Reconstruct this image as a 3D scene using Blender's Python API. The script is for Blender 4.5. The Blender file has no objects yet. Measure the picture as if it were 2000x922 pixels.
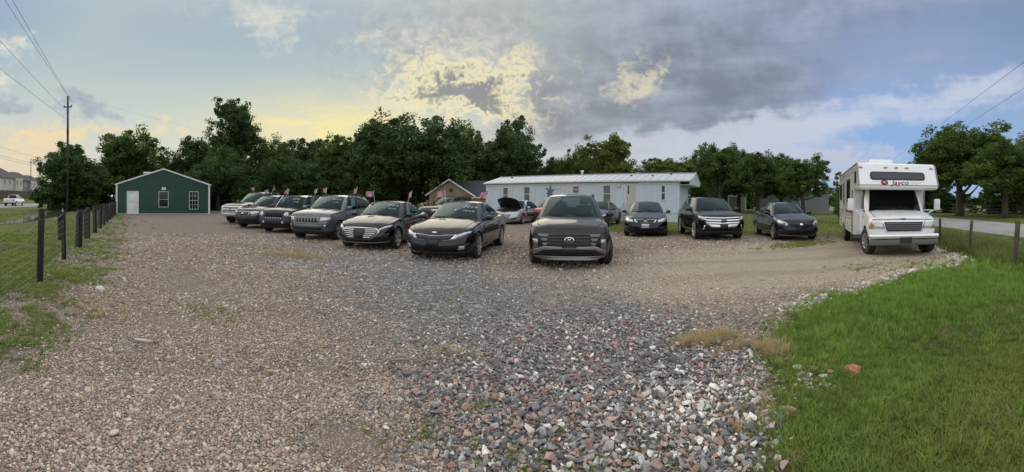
import bpy, bmesh, math, random
import numpy as np
from mathutils import Vector, Matrix
from mathutils.bvhtree import BVHTree

R = math.radians
scene = bpy.context.scene
COL = scene.collection

# ------------------------------------------------------------------ camera (a sweep panorama: cylindrical lens)
cam_d = bpy.data.cameras.new("camera")
cam = bpy.data.objects.new("camera", cam_d)
COL.objects.link(cam)
cam_d.type = 'PANO'
cam_d.panorama_type = 'CENTRAL_CYLINDRICAL'
cam_d.central_cylindrical_range_u_min = -1000 / 750
cam_d.central_cylindrical_range_u_max = 1000 / 750
cam_d.central_cylindrical_range_v_min = -532 / 750
cam_d.central_cylindrical_range_v_max = 390 / 750
cam_d.central_cylindrical_radius = 1.0
cam_d.clip_start = 0.05
cam_d.clip_end = 6000
cam.location = (0, 0, 1.5)
cam.rotation_euler = (R(90), R(-0.42), 0)
scene.camera = cam

# ------------------------------------------------------------------ exposure
scene.view_settings.view_transform = 'Standard'
scene.view_settings.look = 'None'
scene.view_settings.exposure = 0.1
scene.view_settings.gamma = 1.0
scene.render.engine = 'CYCLES'
scene.cycles.use_denoising = True
scene.cycles.max_bounces = 6
scene.cycles.diffuse_bounces = 3
scene.cycles.glossy_bounces = 3
scene.cycles.transparent_max_bounces = 12
scene.cycles.transmission_bounces = 4

# ------------------------------------------------------------------ sky
SUN_AZ = R(-30.0)      # azimuth from +Y, clockwise positive
SUN_EL = R(20.0)

world = bpy.data.worlds.new("World")
scene.world = world
world.use_nodes = True
WT = world.node_tree
WT.nodes.clear()


class E:
    """tiny wrapper so that node maths can be written as expressions"""
    def __init__(s, tree, sock):
        s.t, s.s = tree, sock

    def _op(s, op, *o):
        n = s.t.nodes.new('ShaderNodeMath')
        n.operation = op
        for i, a in enumerate((s,) + o):
            if isinstance(a, E):
                s.t.links.new(a.s, n.inputs[i])
            else:
                n.inputs[i].default_value = float(a)
        return E(s.t, n.outputs[0])

    def __add__(s, o): return s._op('ADD', o)
    __radd__ = __add__
    def __sub__(s, o): return s._op('SUBTRACT', o)
    def __rsub__(s, o): return (s * -1.0) + o
    def __mul__(s, o): return s._op('MULTIPLY', o)
    __rmul__ = __mul__
    def __truediv__(s, o): return s._op('DIVIDE', o)
    def pw(s, o): return s._op('POWER', o)
    def mx(s, o): return s._op('MAXIMUM', o)
    def mn(s, o): return s._op('MINIMUM', o)
    def fn(s, name): return s._op(name)
    def clamp(s): return s.mx(0.0).mn(1.0)

    def step(s, a, b):
        n = s.t.nodes.new('ShaderNodeMapRange')
        n.interpolation_type = 'SMOOTHSTEP'
        s.t.links.new(s.s, n.inputs['Value'])
        n.inputs['From Min'].default_value = a
        n.inputs['From Max'].default_value = b
        return E(s.t, n.outputs[0])


def noise(tree, vec, scale, detail=5, rough=0.55, dist=0.0, kind='FBM'):
    n = tree.nodes.new('ShaderNodeTexNoise')
    n.inputs['Scale'].default_value = scale
    n.inputs['Detail'].default_value = detail
    n.inputs['Roughness'].default_value = rough
    n.inputs['Distortion'].default_value = dist
    if vec is not None:
        tree.links.new(vec, n.inputs['Vector'])
    return E(tree, n.outputs['Fac'])


def combine(tree, x, y, z=0.0):
    n = tree.nodes.new('ShaderNodeCombineXYZ')
    for i, a in enumerate((x, y, z)):
        if isinstance(a, E):
            tree.links.new(a.s, n.inputs[i])
        else:
            n.inputs[i].default_value = a
    return n.outputs[0]


def mixc(tree, fac, a, b, blend='MIX'):
    n = tree.nodes.new('ShaderNodeMix')
    n.data_type = 'RGBA'
    n.blend_type = blend
    if isinstance(fac, E):
        tree.links.new(fac.s, n.inputs[0])
    else:
        n.inputs[0].default_value = fac
    for v, i in ((a, 6), (b, 7)):
        if isinstance(v, (tuple, list)):
            n.inputs[i].default_value = tuple(v)[:3] + (1.0,)
        else:
            tree.links.new(v, n.inputs[i])
    return n.outputs[2]


def srgb(r, g, b):
    return tuple(((c / 255) / 12.92 if c / 255 <= 0.04045 else ((c / 255 + 0.055) / 1.055) ** 2.4) for c in (r, g, b))


def build_sky():
    t = WT
    tc = t.nodes.new('ShaderNodeTexCoord')
    sp = t.nodes.new('ShaderNodeSeparateXYZ')
    t.links.new(tc.outputs['Generated'], sp.inputs[0])
    x, y, z = (E(t, sp.outputs[i]) for i in range(3))
    az = x._op('ARCTAN2', y)
    rad = (x * x + y * y).fn('SQRT').mx(0.02)
    X = az * 7.5                      # azimuth, 0 ahead, clockwise
    Y = (z / rad).mn(6.0) * 7.5       # slope above the horizon
    V = combine(t, x * 7.5, y * 7.5, z * 9.5)
    EL = z.fn('ARCSINE') * 7.5        # elevation angle, finite overhead

    sky = t.nodes.new('ShaderNodeTexSky')
    sky.sky_type = 'NISHITA'
    sky.sun_disc = False
    sky.sun_elevation = SUN_EL
    sky.sun_rotation = SUN_AZ
    sky.air_density = 1.0
    sky.dust_density = 2.2
    sky.ozone_density = 1.6
    cap = t.nodes.new('ShaderNodeVectorMath'); cap.operation = 'MINIMUM'      # thin cloud hides the sun's own aureole
    t.links.new(sky.outputs[0], cap.inputs[0]); cap.inputs[1].default_value = (5.5, 5.2, 4.6)
    col = cap.outputs[0]

    S = 1.0 / SKY_STRENGTH
    def C(r, g, b, k=1.0):
        return tuple(c * S * k for c in srgb(r, g, b))

    wn = t.nodes.new('ShaderNodeTexNoise')            # ragged outlines: the masks are read through a warp
    wn.inputs['Scale'].default_value = 1.1
    wn.inputs['Detail'].default_value = 6
    wn.inputs['Roughness'].default_value = 0.6
    t.links.new(V, wn.inputs['Vector'])
    ws = t.nodes.new('ShaderNodeSeparateColor')
    t.links.new(wn.outputs['Color'], ws.inputs[0])
    Xw = X + (E(t, ws.outputs[0]) - 0.5) * 2.6
    Yw = Y + (E(t, ws.outputs[1]) - 0.5) * 1.3
    n_mid = noise(t, V, 1.3, 6, 0.58, 0.3)
    n_fin = noise(t, V, 4.2, 5, 0.65, 0.4)
    VS = combine(t, x * 3.2 + EL * 0.15, EL * 2.6 - az * 1.65, y * 3.2)
    n_str = noise(t, VS, 0.9, 6, 0.6, 0.3)

    def blob(cx, cy, rx, ry, tilt=0.0, w=True):
        bx, by = (Xw, Yw) if w else (X, Y)
        dx = (bx - cx) / rx
        dy = (by - cy - (bx - cx) * tilt) / ry
        return ((dx * dx + dy * dy) * -1.0).fn('EXPONENT')

    def layer(col, mask, c):
        return mixc(t, mask.clamp(), col, c)

    # haze veil low over the horizon all round, warmer towards the sun
    dsun = (X + 3.9)
    near_sun = (((dsun * dsun) / 20.0) * -1.0).fn('EXPONENT')
    low = ((Y * Y) / 3.0 * -1.0).fn('EXPONENT')
    veil = mixc(t, near_sun, C(192, 198, 206), C(214, 210, 186))
    col = layer(col, low * 0.85, veil)
    # pale wash of high thin cloud, sun side
    wash = blob(-5.0, 2.0, 7.5, 3.4, 0, False)
    col = layer(col, wash * 0.97, mixc(t, Y.step(0.4, 3.9), C(204, 213, 202), C(148, 173, 190)))
    # blue hole to the right
    col = layer(col, blob(7.6, 1.6, 4.5, 3.0, 0, False) * 0.9, mixc(t, Y.step(0.5, 3.0), C(132, 172, 222), C(146, 167, 206)))
    # soft glow where the sun is going down behind the trees
    col = layer(col, blob(-3.9, 1.3, 2.4, 0.8, 0, False) * 0.6, C(236, 224, 176))
    col = layer(col, blob(-3.8, 1.5, 1.4, 0.3) * (n_str.step(0.3, 0.65)) * 0.95, C(255, 234, 150))
    col = layer(col, blob(-9.7, 0.4, 1.3, 0.8, 0, False) * 0.55, C(236, 206, 160))
    # thin broken veil left of centre
    vm = (blob(-0.8, 3.0, 3.4, 1.2, 0.02) + (n_str - 0.5) * 1.5 + (n_mid - 0.5) * 1.2).step(0.2, 1.15)
    col = layer(col, vm * 0.8, mixc(t, (n_fin * 0.6 + n_str * 0.4).step(0.38, 0.66), C(160, 167, 170), C(206, 205, 194)))
    wm = (blob(-5.0, 3.75, 1.6, 0.3) * 0.8 + blob(-4.7, 3.05, 0.45, 0.5) * 0.6 + blob(-1.8, 3.0, 2.4, 0.5) * 0.4 + (n_fin - 0.5) * 1.3 + (n_str - 0.5) * 1.5).step(0.3, 1.1)
    wm = wm * (blob(-3.2, 3.3, 3.6, 0.9, 0, False) * 1.6).clamp()
    col = layer(col, wm * 0.75, C(220, 217, 204))
    # the broad grey deck
    D = (blob(2.6, 2.6, 3.2, 1.25) + blob(1.2, 1.5, 1.8, 0.7) + blob(4.2, 2.1, 1.9, 0.8) + blob(6.5, 4.0, 3.6, 0.8, 0.05) * 0.7
         + blob(8.0, 2.8, 2.0, 0.5) * 0.35 + blob(0.8, 4.2, 4.0, 0.9) * 0.5)
    dm = (D + (n_mid - 0.5) * 0.7 + (n_str - 0.5) * 0.7).step(0.1, 1.15)
    core = blob(3.6, 2.3, 2.0, 0.75) * 0.8 + blob(1.4, 1.6, 1.2, 0.4) * 0.5
    shade = (n_mid * 0.55 + n_str * 0.45 - core * 0.14).step(0.30, 0.66)
    warm = X.step(4.5, -1.5)
    deck = mixc(t, shade, mixc(t, warm, C(118, 126, 140), C(138, 143, 146)), mixc(t, warm, C(158, 167, 188), C(182, 184, 184)))
    col = layer(col, dm * 0.9, deck)
    # white streaks below and to the right of it
    B = (blob(6.8, 1.7, 4.6, 0.36, 0.10) + blob(4.6, 1.2, 2.2, 0.28, 0.02) + blob(5.8, 0.85, 3.2, 0.14, 0.02) * 0.8 + blob(9.0, 2.3, 1.6, 0.3, 0.12) * 0.7
         + blob(3.6, 0.75, 3.4, 0.5) * 0.7 + blob(6.0, 0.5, 2.2, 0.28) * 0.9)
    bm = (B + (n_str - 0.5) * 2.2 + (n_fin - 0.5) * 0.5).step(0.3, 1.25)
    col = layer(col, bm * 0.68, mixc(t, Y.step(0.5, 1.6), C(196, 192, 202), C(204, 210, 220)))
    # gold-rimmed cumulus above the trees
    G = (blob(-1.25, 2.3, 0.95, 0.5) + blob(-0.35, 2.1, 0.8, 0.45, -0.2) + blob(0.0, 2.75, 0.4, 0.3) * 0.55 + blob(-2.3, 1.9, 0.8, 0.14, 0.3) * 0.6
         + blob(-0.4, 1.75, 0.8, 0.25, -0.3) * 0.7)
    n_wsp = noise(t, V, 4.6, 7, 0.6, 0.9)
    gm = G + (n_wsp - 0.5) * 3.0 + (n_mid - 0.5) * 0.8
    gp = (blob(-0.9, 2.2, 1.7, 0.85, 0, False) * 2.0).clamp()
    col = layer(col, gm.step(0.0, 0.95) * gp * 0.88, mixc(t, gm.step(0.7, 1.5), C(240, 229, 186), C(140, 142, 142)))
    g2 = blob(2.55, 2.5, 0.42, 0.45, 0.9) * 0.8 + blob(2.2, 2.2, 0.55, 0.2, 0.6) * 0.8 + (n_wsp - 0.5) * 2.6 + (n_str - 0.5) * 1.4
    col = layer(col, g2.step(0.2, 1.5) * (blob(2.4, 2.4, 0.75, 0.6, 0.5, False) * 2.0).clamp() * 0.85, C(214, 206, 184))
    # small clouds low on the far left
    L = (blob(-9.85, 2.95, 0.45, 0.3) + blob(-9.9, 2.25, 0.35, 0.22) + blob(-8.9, 1.35, 0.75, 0.3) + blob(-6.75, 1.62, 0.5, 0.14, 0.08) * 0.9 + blob(-9.3, 0.9, 1.2, 0.35)
         + blob(-6.9, 1.3, 2.0, 0.12) * 0.7)
    lm = (L + (n_fin - 0.5) * 2.2).step(0.25, 1.3)
    lm = lm * X.step(-5.6, -6.6)
    col = layer(col, lm * 0.8, mixc(t, Y.step(1.2, 2.6), C(238, 214, 168), C(228, 224, 210)))
    K = blob(-8.3, 1.8, 1.1, 0.22, -0.28) + blob(-10.0, 1.85, 0.3, 0.2) + blob(-8.9, 0.62, 0.9, 0.1) * 0.8
    km = (K + (n_fin - 0.5) * 1.3).step(0.25, 1.2)
    km = km * X.step(-6.6, -7.4)
    col = layer(col, km * 0.7, C(152, 162, 178))
    # overhead and behind the viewer: even bright layer added to light the ground
    up = z.step(0.42, 0.80)
    bk = (y * -1.0).step(-0.10, 0.55)
    hi = up.mx(bk) * (0.86 + n_mid * 0.28)
    col = layer(col, hi, C(236, 242, 246, SKY_FILL))

    bg = t.nodes.new('ShaderNodeBackground')
    bg.inputs['Strength'].default_value = SKY_STRENGTH
    t.links.new(col, bg.inputs['Color'])
    out = t.nodes.new('ShaderNodeOutputWorld')
    t.links.new(bg.outputs[0], out.inputs['Surface'])


SKY_STRENGTH = 0.12
SKY_FILL = 1.12
build_sky()
world.cycles.sampling_method = 'MANUAL'
world.cycles.sample_map_resolution = 512

# ------------------------------------------------------------------ sun, low behind the trees
sun_d = bpy.data.lights.new("sun", 'SUN')
sun_d.energy = 1.4
sun_d.angle = R(75)
sun_d.color = (1.0, 0.86, 0.66)
sun = bpy.data.objects.new("sun", sun_d)
COL.objects.link(sun)
sd = Vector((math.sin(SUN_AZ) * math.cos(SUN_EL), math.cos(SUN_AZ) * math.cos(SUN_EL), math.sin(SUN_EL)))
sun.rotation_euler = sd.to_track_quat('Z', 'Y').to_euler()

# ------------------------------------------------------------------ helpers
def tag(o, label=None, cat=None, group=None, kind=None):
    if label: o["label"] = label
    if cat: o["category"] = cat
    if group: o["group"] = group
    if kind: o["kind"] = kind
    return o


def empty(name, loc=(0, 0, 0), rz=0.0, label=None, cat=None, group=None):
    o = bpy.data.objects.new(name, None)
    o.empty_display_size = 0.2
    COL.objects.link(o)
    o.location = loc
    o.rotation_euler = (0, 0, rz)
    return tag(o, label, cat, group)


def link_mesh(name, me, mat=None, parent=None):
    o = bpy.data.objects.new(name, me)
    COL.objects.link(o)
    if mat is not None and len(me.materials) == 0:
        me.materials.append(mat)
    if parent is not None:
        o.parent = parent
    return o


def copy_tree(o, parent=None):
    c = o.copy()
    COL.objects.link(c)
    c.parent = parent
    for ch in list(o.children):
        copy_tree(ch, c)
    return c


class MB:
    """mesh collector"""
    def __init__(s):
        s.v, s.f, s.sm = [], [], []

    def add(s, vs, fs, smooth=False):
        b = len(s.v)
        s.v += [tuple(v) for v in vs]
        s.f += [tuple(i + b for i in f) for f in fs]
        s.sm += [smooth] * len(fs)
        return s

    def box(s, c, d, m=None, bev=0.0):
        x, y, z = (k / 2 for k in d)
        if bev <= 0:
            vs = [(i * x, j * y, k * z) for k in (-1, 1) for j in (-1, 1) for i in (-1, 1)]
            fs = [(0, 2, 3, 1), (4, 5, 7, 6), (0, 1, 5, 4), (2, 6, 7, 3), (0, 4, 6, 2), (1, 3, 7, 5)]
        else:
            bm = bmesh.new()
            bmesh.ops.create_cube(bm, size=1.0)
            for v in bm.verts:
                v.co = Vector((v.co.x * 2 * x, v.co.y * 2 * y, v.co.z * 2 * z))
            bmesh.ops.bevel(bm, geom=list(bm.edges), offset=min(bev, x, y, z) * 0.98, segments=2, profile=0.6, affect='EDGES')
            bm.verts.ensure_lookup_table()
            vs = [v.co.copy() for v in bm.verts]
            fs = [[v.index for v in f.verts] for f in bm.faces]
            bm.free()
        out = []
        for v in vs:
            p = Vector(v)
            if m is not None:
                p = m @ p
            out.append(p + Vector(c))
        return s.add(out, fs, bev > 0)

    def bar(s, a, b, w, h=None, up=(0, 0, 1)):
        """rectangular bar from a to b"""
        h = w if h is None else h
        a, b = Vector(a), Vector(b)
        d = (b - a)
        L = d.length
        d.normalize()
        u = Vector(up)
        if abs(d.dot(u)) > 0.98:
            u = Vector((1, 0, 0))
        r = d.cross(u).normalized()
        u = r.cross(d).normalized()
        vs = []
        for t in (a, b):
            for i, j in ((-1, -1), (1, -1), (1, 1), (-1, 1)):
                vs.append(t + r * (i * w / 2) + u * (j * h / 2))
        return s.add(vs, [(3, 2, 1, 0), (4, 5, 6, 7), (0, 1, 5, 4), (1, 2, 6, 5), (2, 3, 7, 6), (3, 0, 4, 7)])

    def tube(s, pts, rad, n=6, cap=True):
        pts = [Vector(p) for p in pts]
        rads = rad if isinstance(rad, (list, tuple)) else [rad] * len(pts)
        vs, fs = [], []
        ref = Vector((0, 0, 1)) if abs((pts[-1] - pts[0]).normalized().z) < 0.95 else Vector((1, 0, 0))
        for i, p in enumerate(pts):
            d = (pts[min(i + 1, len(pts) - 1)] - pts[max(i - 1, 0)]).normalized()
            r = d.cross(ref).normalized()
            u = r.cross(d)
            for k in range(n):
                a = 2 * math.pi * k / n
                vs.append(p + (r * math.cos(a) + u * math.sin(a)) * rads[i])
        for i in range(len(pts) - 1):
            for k in range(n):
                fs.append((i * n + k, i * n + (k + 1) % n, (i + 1) * n + (k + 1) % n, (i + 1) * n + k))
        s.add(vs, fs, n > 4)
        if cap:
            b = len(s.v) - len(vs)
            s.f.append(tuple(b + k for k in reversed(range(n)))); s.sm.append(False)
            e = b + (len(pts) - 1) * n
            s.f.append(tuple(e + k for k in range(n))); s.sm.append(False)
        return s

    def prism(s, poly, z0, z1, m=None):
        """poly in xy, extruded in z, optional matrix"""
        n = len(poly)
        vs = [Vector((p[0], p[1], z)) for z in (z0, z1) for p in poly]
        if m is not None:
            vs = [m @ v for v in vs]
        fs = [tuple(reversed(range(n))), tuple(range(n, 2 * n))] + [(i, (i + 1) % n, n + (i + 1) % n, n + i) for i in range(n)]
        return s.add(vs, fs)

    def lathe(s, prof, axis='x', n=40, c=(0, 0, 0)):
        """profile of (radius, along) revolved about an axis"""
        vs, fs = [], []
        for r, a in prof:
            for k in range(n):
                t = 2 * math.pi * k / n
                p = (a, r * math.cos(t), r * math.sin(t)) if axis == 'x' else (r * math.cos(t), r * math.sin(t), a) if axis == 'z' else (r * math.cos(t), a, r * math.sin(t))
                vs.append(Vector(p) + Vector(c))
        for i in range(len(prof) - 1):
            for k in range(n):
                fs.append((i * n + k, i * n + (k + 1) % n, (i + 1) * n + (k + 1) % n, (i + 1) * n + k))
        return s.add(vs, fs, True)

    def mesh(s, name):
        me = bpy.data.meshes.new(name)
        me.from_pydata(s.v, [], s.f)
        me.polygons.foreach_set('use_smooth', s.sm)
        me.update()
        return me

    def fix(s, me):
        bm = bmesh.new(); bm.from_mesh(me)
        bmesh.ops.recalc_face_normals(bm, faces=bm.faces)
        bm.to_mesh(me); bm.free()

    def build(s, name, mat, parent=None, recalc=True):
        me = s.mesh(name)
        if recalc:
            s.fix(me)
        return link_mesh(name, me, mat, parent)


# ------------------------------------------------------------------ materials
MATS = {}


def bsdf(m):
    return m.node_tree.nodes['Principled BSDF']


def mat(name, col, rough=0.6, metal=0.0, var=0.0, vscale=3.0, bump=0.0, bscale=40.0, coat=0.0, spec=None, emit=None, dirt=None, dscale=2.0, damt=0.5):
    """procedural material: colour with two scales of variation, optional dirt colour, optional bump"""
    if name in MATS:
        return MATS[name]
    m = bpy.data.materials.new(name)
    m.use_nodes = True
    t = m.node_tree
    b = bsdf(m)
    b.inputs['Base Color'].default_value = (*col, 1)
    b.inputs['Roughness'].default_value = rough
    b.inputs['Metallic'].default_value = metal
    if spec is not None:
        b.inputs['Specular IOR Level'].default_value = spec
    if coat:
        b.inputs['Coat Weight'].default_value = coat
        b.inputs['Coat Roughness'].default_value = 0.06
    if emit:
        b.inputs['Emission Color'].default_value = (*emit[:3], 1)
        b.inputs['Emission Strength'].default_value = emit[3]
    if var or bump or dirt:
        tc = t.nodes.new('ShaderNodeTexCoord')
        src = tc.outputs['Object']
        c = None
        if var:
            n1 = noise(t, src, vscale, 5, 0.6)
            n2 = noise(t, src, vscale * 9, 3, 0.6)
            f = ((n1 * 0.65 + n2 * 0.35) - 0.5) * 2.6 + 0.5
            lo = tuple(k * (1 - var) for k in col)
            hi = tuple(min(1, k * (1 + var)) for k in col)
            c = mixc(t, f.clamp(), lo, hi)
        if dirt:
            n3 = noise(t, src, dscale, 6, 0.65, 0.2).step(0.45, 0.7)
            c = mixc(t, n3 * damt, c if c is not None else col, dirt)
        if c is not None:
            t.links.new(c, b.inputs['Base Color'])
            nr = noise(t, src, vscale * 2.3, 4, 0.6)
            t.links.new((((nr - 0.5) * 0.35) + rough).clamp().s, b.inputs['Roughness'])
        if bump:
            n4 = noise(t, src, bscale, 4, 0.6)
            bp = t.nodes.new('ShaderNodeBump')
            bp.inputs['Strength'].default_value = bump
            bp.inputs['Distance'].default_value = 0.02
            t.links.new(n4.s, bp.inputs['Height'])
            t.links.new(bp.outputs[0], b.inputs['Normal'])
    MATS[name] = m
    return m


def glass(name, tint=(0.32, 0.36, 0.36), rough=0.015, ior=1.36):
    if name in MATS:
        return MATS[name]
    m = bpy.data.materials.new(name)
    m.use_nodes = True
    t = m.node_tree
    t.nodes.clear()
    tr = t.nodes.new('ShaderNodeBsdfTransparent'); tr.inputs[0].default_value = (*tint, 1)
    gl = t.nodes.new('ShaderNodeBsdfGlossy'); gl.inputs['Roughness'].default_value = rough; gl.inputs['Color'].default_value = (0.74, 0.93, 0.97, 1)
    fr = t.nodes.new('ShaderNodeFresnel'); fr.inputs[0].default_value = ior
    f = E(t, fr.outputs[0]).clamp()
    mx = t.nodes.new('ShaderNodeMixShader')
    t.links.new(f.s, mx.inputs[0]); t.links.new(tr.outputs[0], mx.inputs[1]); t.links.new(gl.outputs[0], mx.inputs[2])
    o = t.nodes.new('ShaderNodeOutputMaterial')
    t.links.new(mx.outputs[0], o.inputs[0])
    MATS[name] = m
    return m


def attr_mat(name, lo, hi, rough=0.6, trans=0.0, attr='tone', kind='GEOMETRY', spec=0.25, hue=None):
    """colour picked by an attribute between two (or three) colours; optional translucency for leaves"""
    m = bpy.data.materials.new(name)
    m.use_nodes = True
    t = m.node_tree
    b = bsdf(m)
    a = t.nodes.new('ShaderNodeAttribute'); a.attribute_name = attr; a.attribute_type = kind
    c = mixc(t, E(t, a.outputs['Fac']), lo, hi)
    t.links.new(c, b.inputs['Base Color'])
    b.inputs['Roughness'].default_value = rough
    b.inputs['Specular IOR Level'].default_value = spec
    if trans:
        tl = t.nodes.new('ShaderNodeBsdfTranslucent')
        c2 = mixc(t, 1.0, c, (1.25, 1.3, 0.5), 'MULTIPLY')
        t.links.new(c2, tl.inputs[0])
        mx = t.nodes.new('ShaderNodeMixShader'); mx.inputs[0].default_value = trans
        t.links.new(b.outputs[0], mx.inputs[1]); t.links.new(tl.outputs[0], mx.inputs[2])
        t.links.new(mx.outputs[0], t.nodes['Material Output'].inputs[0])
    MATS[name] = m
    return m


def text_verts(s, size=0.1, shear=0.0, align='CENTER', bold=0.0):
    """flat letters from Blender's built-in font -> verts (x,y), faces"""
    cu = bpy.data.curves.new('lettering', 'FONT')
    cu.body = s
    cu.size = size
    cu.shear = shear
    cu.align_x = align
    cu.align_y = 'CENTER'
    cu.offset = bold
    cu.resolution_u = 2
    o = bpy.data.objects.new('lettering', cu)
    COL.objects.link(o)
    dg = bpy.context.evaluated_depsgraph_get()
    me = o.evaluated_get(dg).to_mesh()
    vs = [v.co.copy() for v in me.vertices]
    fs = [tuple(p.vertices) for p in me.polygons]
    bpy.data.objects.remove(o)
    bpy.data.curves.remove(cu)
    return vs, fs


def np_mesh(name, verts, quads, tone=None, tri=False, smooth=False):
    """big mesh through numpy"""
    k = 3 if tri else 4
    me = bpy.data.meshes.new(name)
    verts = np.asarray(verts, dtype=np.float32); quads = np.asarray(quads, dtype=np.int32)
    me.vertices.add(len(verts)); me.vertices.foreach_set('co', verts.ravel())
    me.loops.add(len(quads) * k); me.loops.foreach_set('vertex_index', quads.ravel())
    me.polygons.add(len(quads))
    me.polygons.foreach_set('loop_start', np.arange(0, len(quads) * k, k, dtype=np.int32))
    me.polygons.foreach_set('loop_total', np.full(len(quads), k, dtype=np.int32))
    me.polygons.foreach_set('use_smooth', np.full(len(quads), smooth))
    if tone is not None:
        a = me.attributes.new('tone', 'FLOAT', 'POINT')
        a.data.foreach_set('value', np.asarray(tone, dtype=np.float32))
    me.update(); me.validate()
    return me

# ------------------------------------------------------------------ ground, gravel lot, roads, ditch water
rng = np.random.default_rng(7)
GRAVEL = [(0.5, -4), (0.95, 0.4), (1.22, 1.65), (1.62, 2.0), (1.95, 2.4), (2.27, 2.88), (2.75, 3.35), (3.5, 3.8), (4.56, 4.0), (6.0, 3.9), (6.9, 4.1), (7.9, 3.75), (8.75, 3.5),
          (10.2, 4.5), (11.5, 5.8), (13.4, 8.2), (13.3, 10.3), (12.2, 11.6), (10.77, 13.5), (8.6, 14.9), (6.5, 15.8), (4.9, 17.2), (3.6, 21), (3.0, 27.5), (-5, 30), (-14, 37), (-27, 39),
          (-31, 30), (-29.6, 18.0), (-27.5, 16.9), (-14.5, 9.2), (-8.3, 5.0), (-5.6, 3.0), (-4.0, 1.7), (-3.2, 1.0), (-2.7, 0.4), (-2.4, -1), (-2.2, -4)]


def ragged(poly, step=0.14, amp=0.13, seed=1):
    r = np.random.default_rng(seed)
    out = []
    n = len(poly)
    for i in range(n):
        a, b = np.array(poly[i]), np.array(poly[(i + 1) % n])
        L = np.linalg.norm(b - a)
        far = max(1.0, np.hypot(*((a + b) / 2)) / 7)
        k = max(1, int(L / (step * far)))
        for j in range(k):
            p = a + (b - a) * j / k
            out.append(tuple(p + np.clip(r.normal(0, amp * 0.35 * min(far, 1.6), 2), -.3 * step * far, .3 * step * far)))
    return out


def inside(poly, X, Y):
    res = np.zeros(X.shape, bool)
    n = len(poly)
    for i in range(n):
        x1, y1 = poly[i]; x2, y2 = poly[(i + 1) % n]
        c = ((y1 > Y) != (y2 > Y)) & (X < (x2 - x1) * (Y - y1) / (y2 - y1 + 1e-12) + x1)
        res ^= c
    return res


def sheet(name, poly, z, m, label=None):
    bm = bmesh.new()
    f = bm.faces.new([bm.verts.new((p[0], p[1], z)) for p in poly])
    bmesh.ops.triangulate(bm, faces=[f])
    bmesh.ops.recalc_face_normals(bm, faces=bm.faces)
    if bm.faces[:] and bm.faces[0].normal.z < 0:
        bmesh.ops.reverse_faces(bm, faces=bm.faces)
    me = bpy.data.meshes.new(name); bm.to_mesh(me); bm.free()
    o = link_mesh(name, me, m)
    return tag(o, label, None, None, 'structure')


# meadow / lawn sheet
def lawn_material():
    m = bpy.data.materials.new('lawn'); m.use_nodes = True
    t = m.node_tree; b = bsdf(m)
    tc = t.nodes.new('ShaderNodeTexCoord'); P = tc.outputs['Object']
    a = noise(t, P, 0.12, 6, 0.6); c = noise(t, P, 1.3, 6, 0.65); d = noise(t, P, 24, 4, 0.7)
    col = mixc(t, (a * 0.5 + c * 0.5).step(0.36, 0.64), (0.085, 0.095, 0.035), (0.15, 0.17, 0.06))
    col = mixc(t, d.step(0.35, 0.7) * 0.55, col, (0.20, 0.21, 0.085))
    col = mixc(t, c.step(0.6, 0.75) * 0.35, col, (0.24, 0.19, 0.11))
    t.links.new(col, b.inputs['Base Color'])
    b.inputs['Roughness'].default_value = 0.95; b.inputs['Specular IOR Level'].default_value = 0.1
    bp = t.nodes.new('ShaderNodeBump'); bp.inputs['Strength'].default_value = 0.9; bp.inputs['Distance'].default_value = 0.06
    t.links.new((d + c).s, bp.inputs['Height']); t.links.new(bp.outputs[0], b.inputs['Normal'])
    return m


LAWN = lawn_material()
g = MB()
ring = [0, 20, 60, 150, 400, 1200, 4000]
NA = 48
vs = [(0, 0, 0)]
for r in ring[1:]:
    for k in range(NA):
        a = 2 * math.pi * k / NA
        vs.append((r * math.cos(a), r * math.sin(a), 0))
fs = [(0, 1 + k, 1 + (k + 1) % NA) for k in range(NA)]
for i in range(len(ring) - 2):
    for k in range(NA):
        p, q = 1 + i * NA + k, 1 + i * NA + (k + 1) % NA
        fs.append((p, p + NA, q + NA, q))
g.add(vs, fs)
ground = g.build('ground', LAWN)
tag(ground, 'green grass ground reaching away behind the lot', None, None, 'structure')


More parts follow.
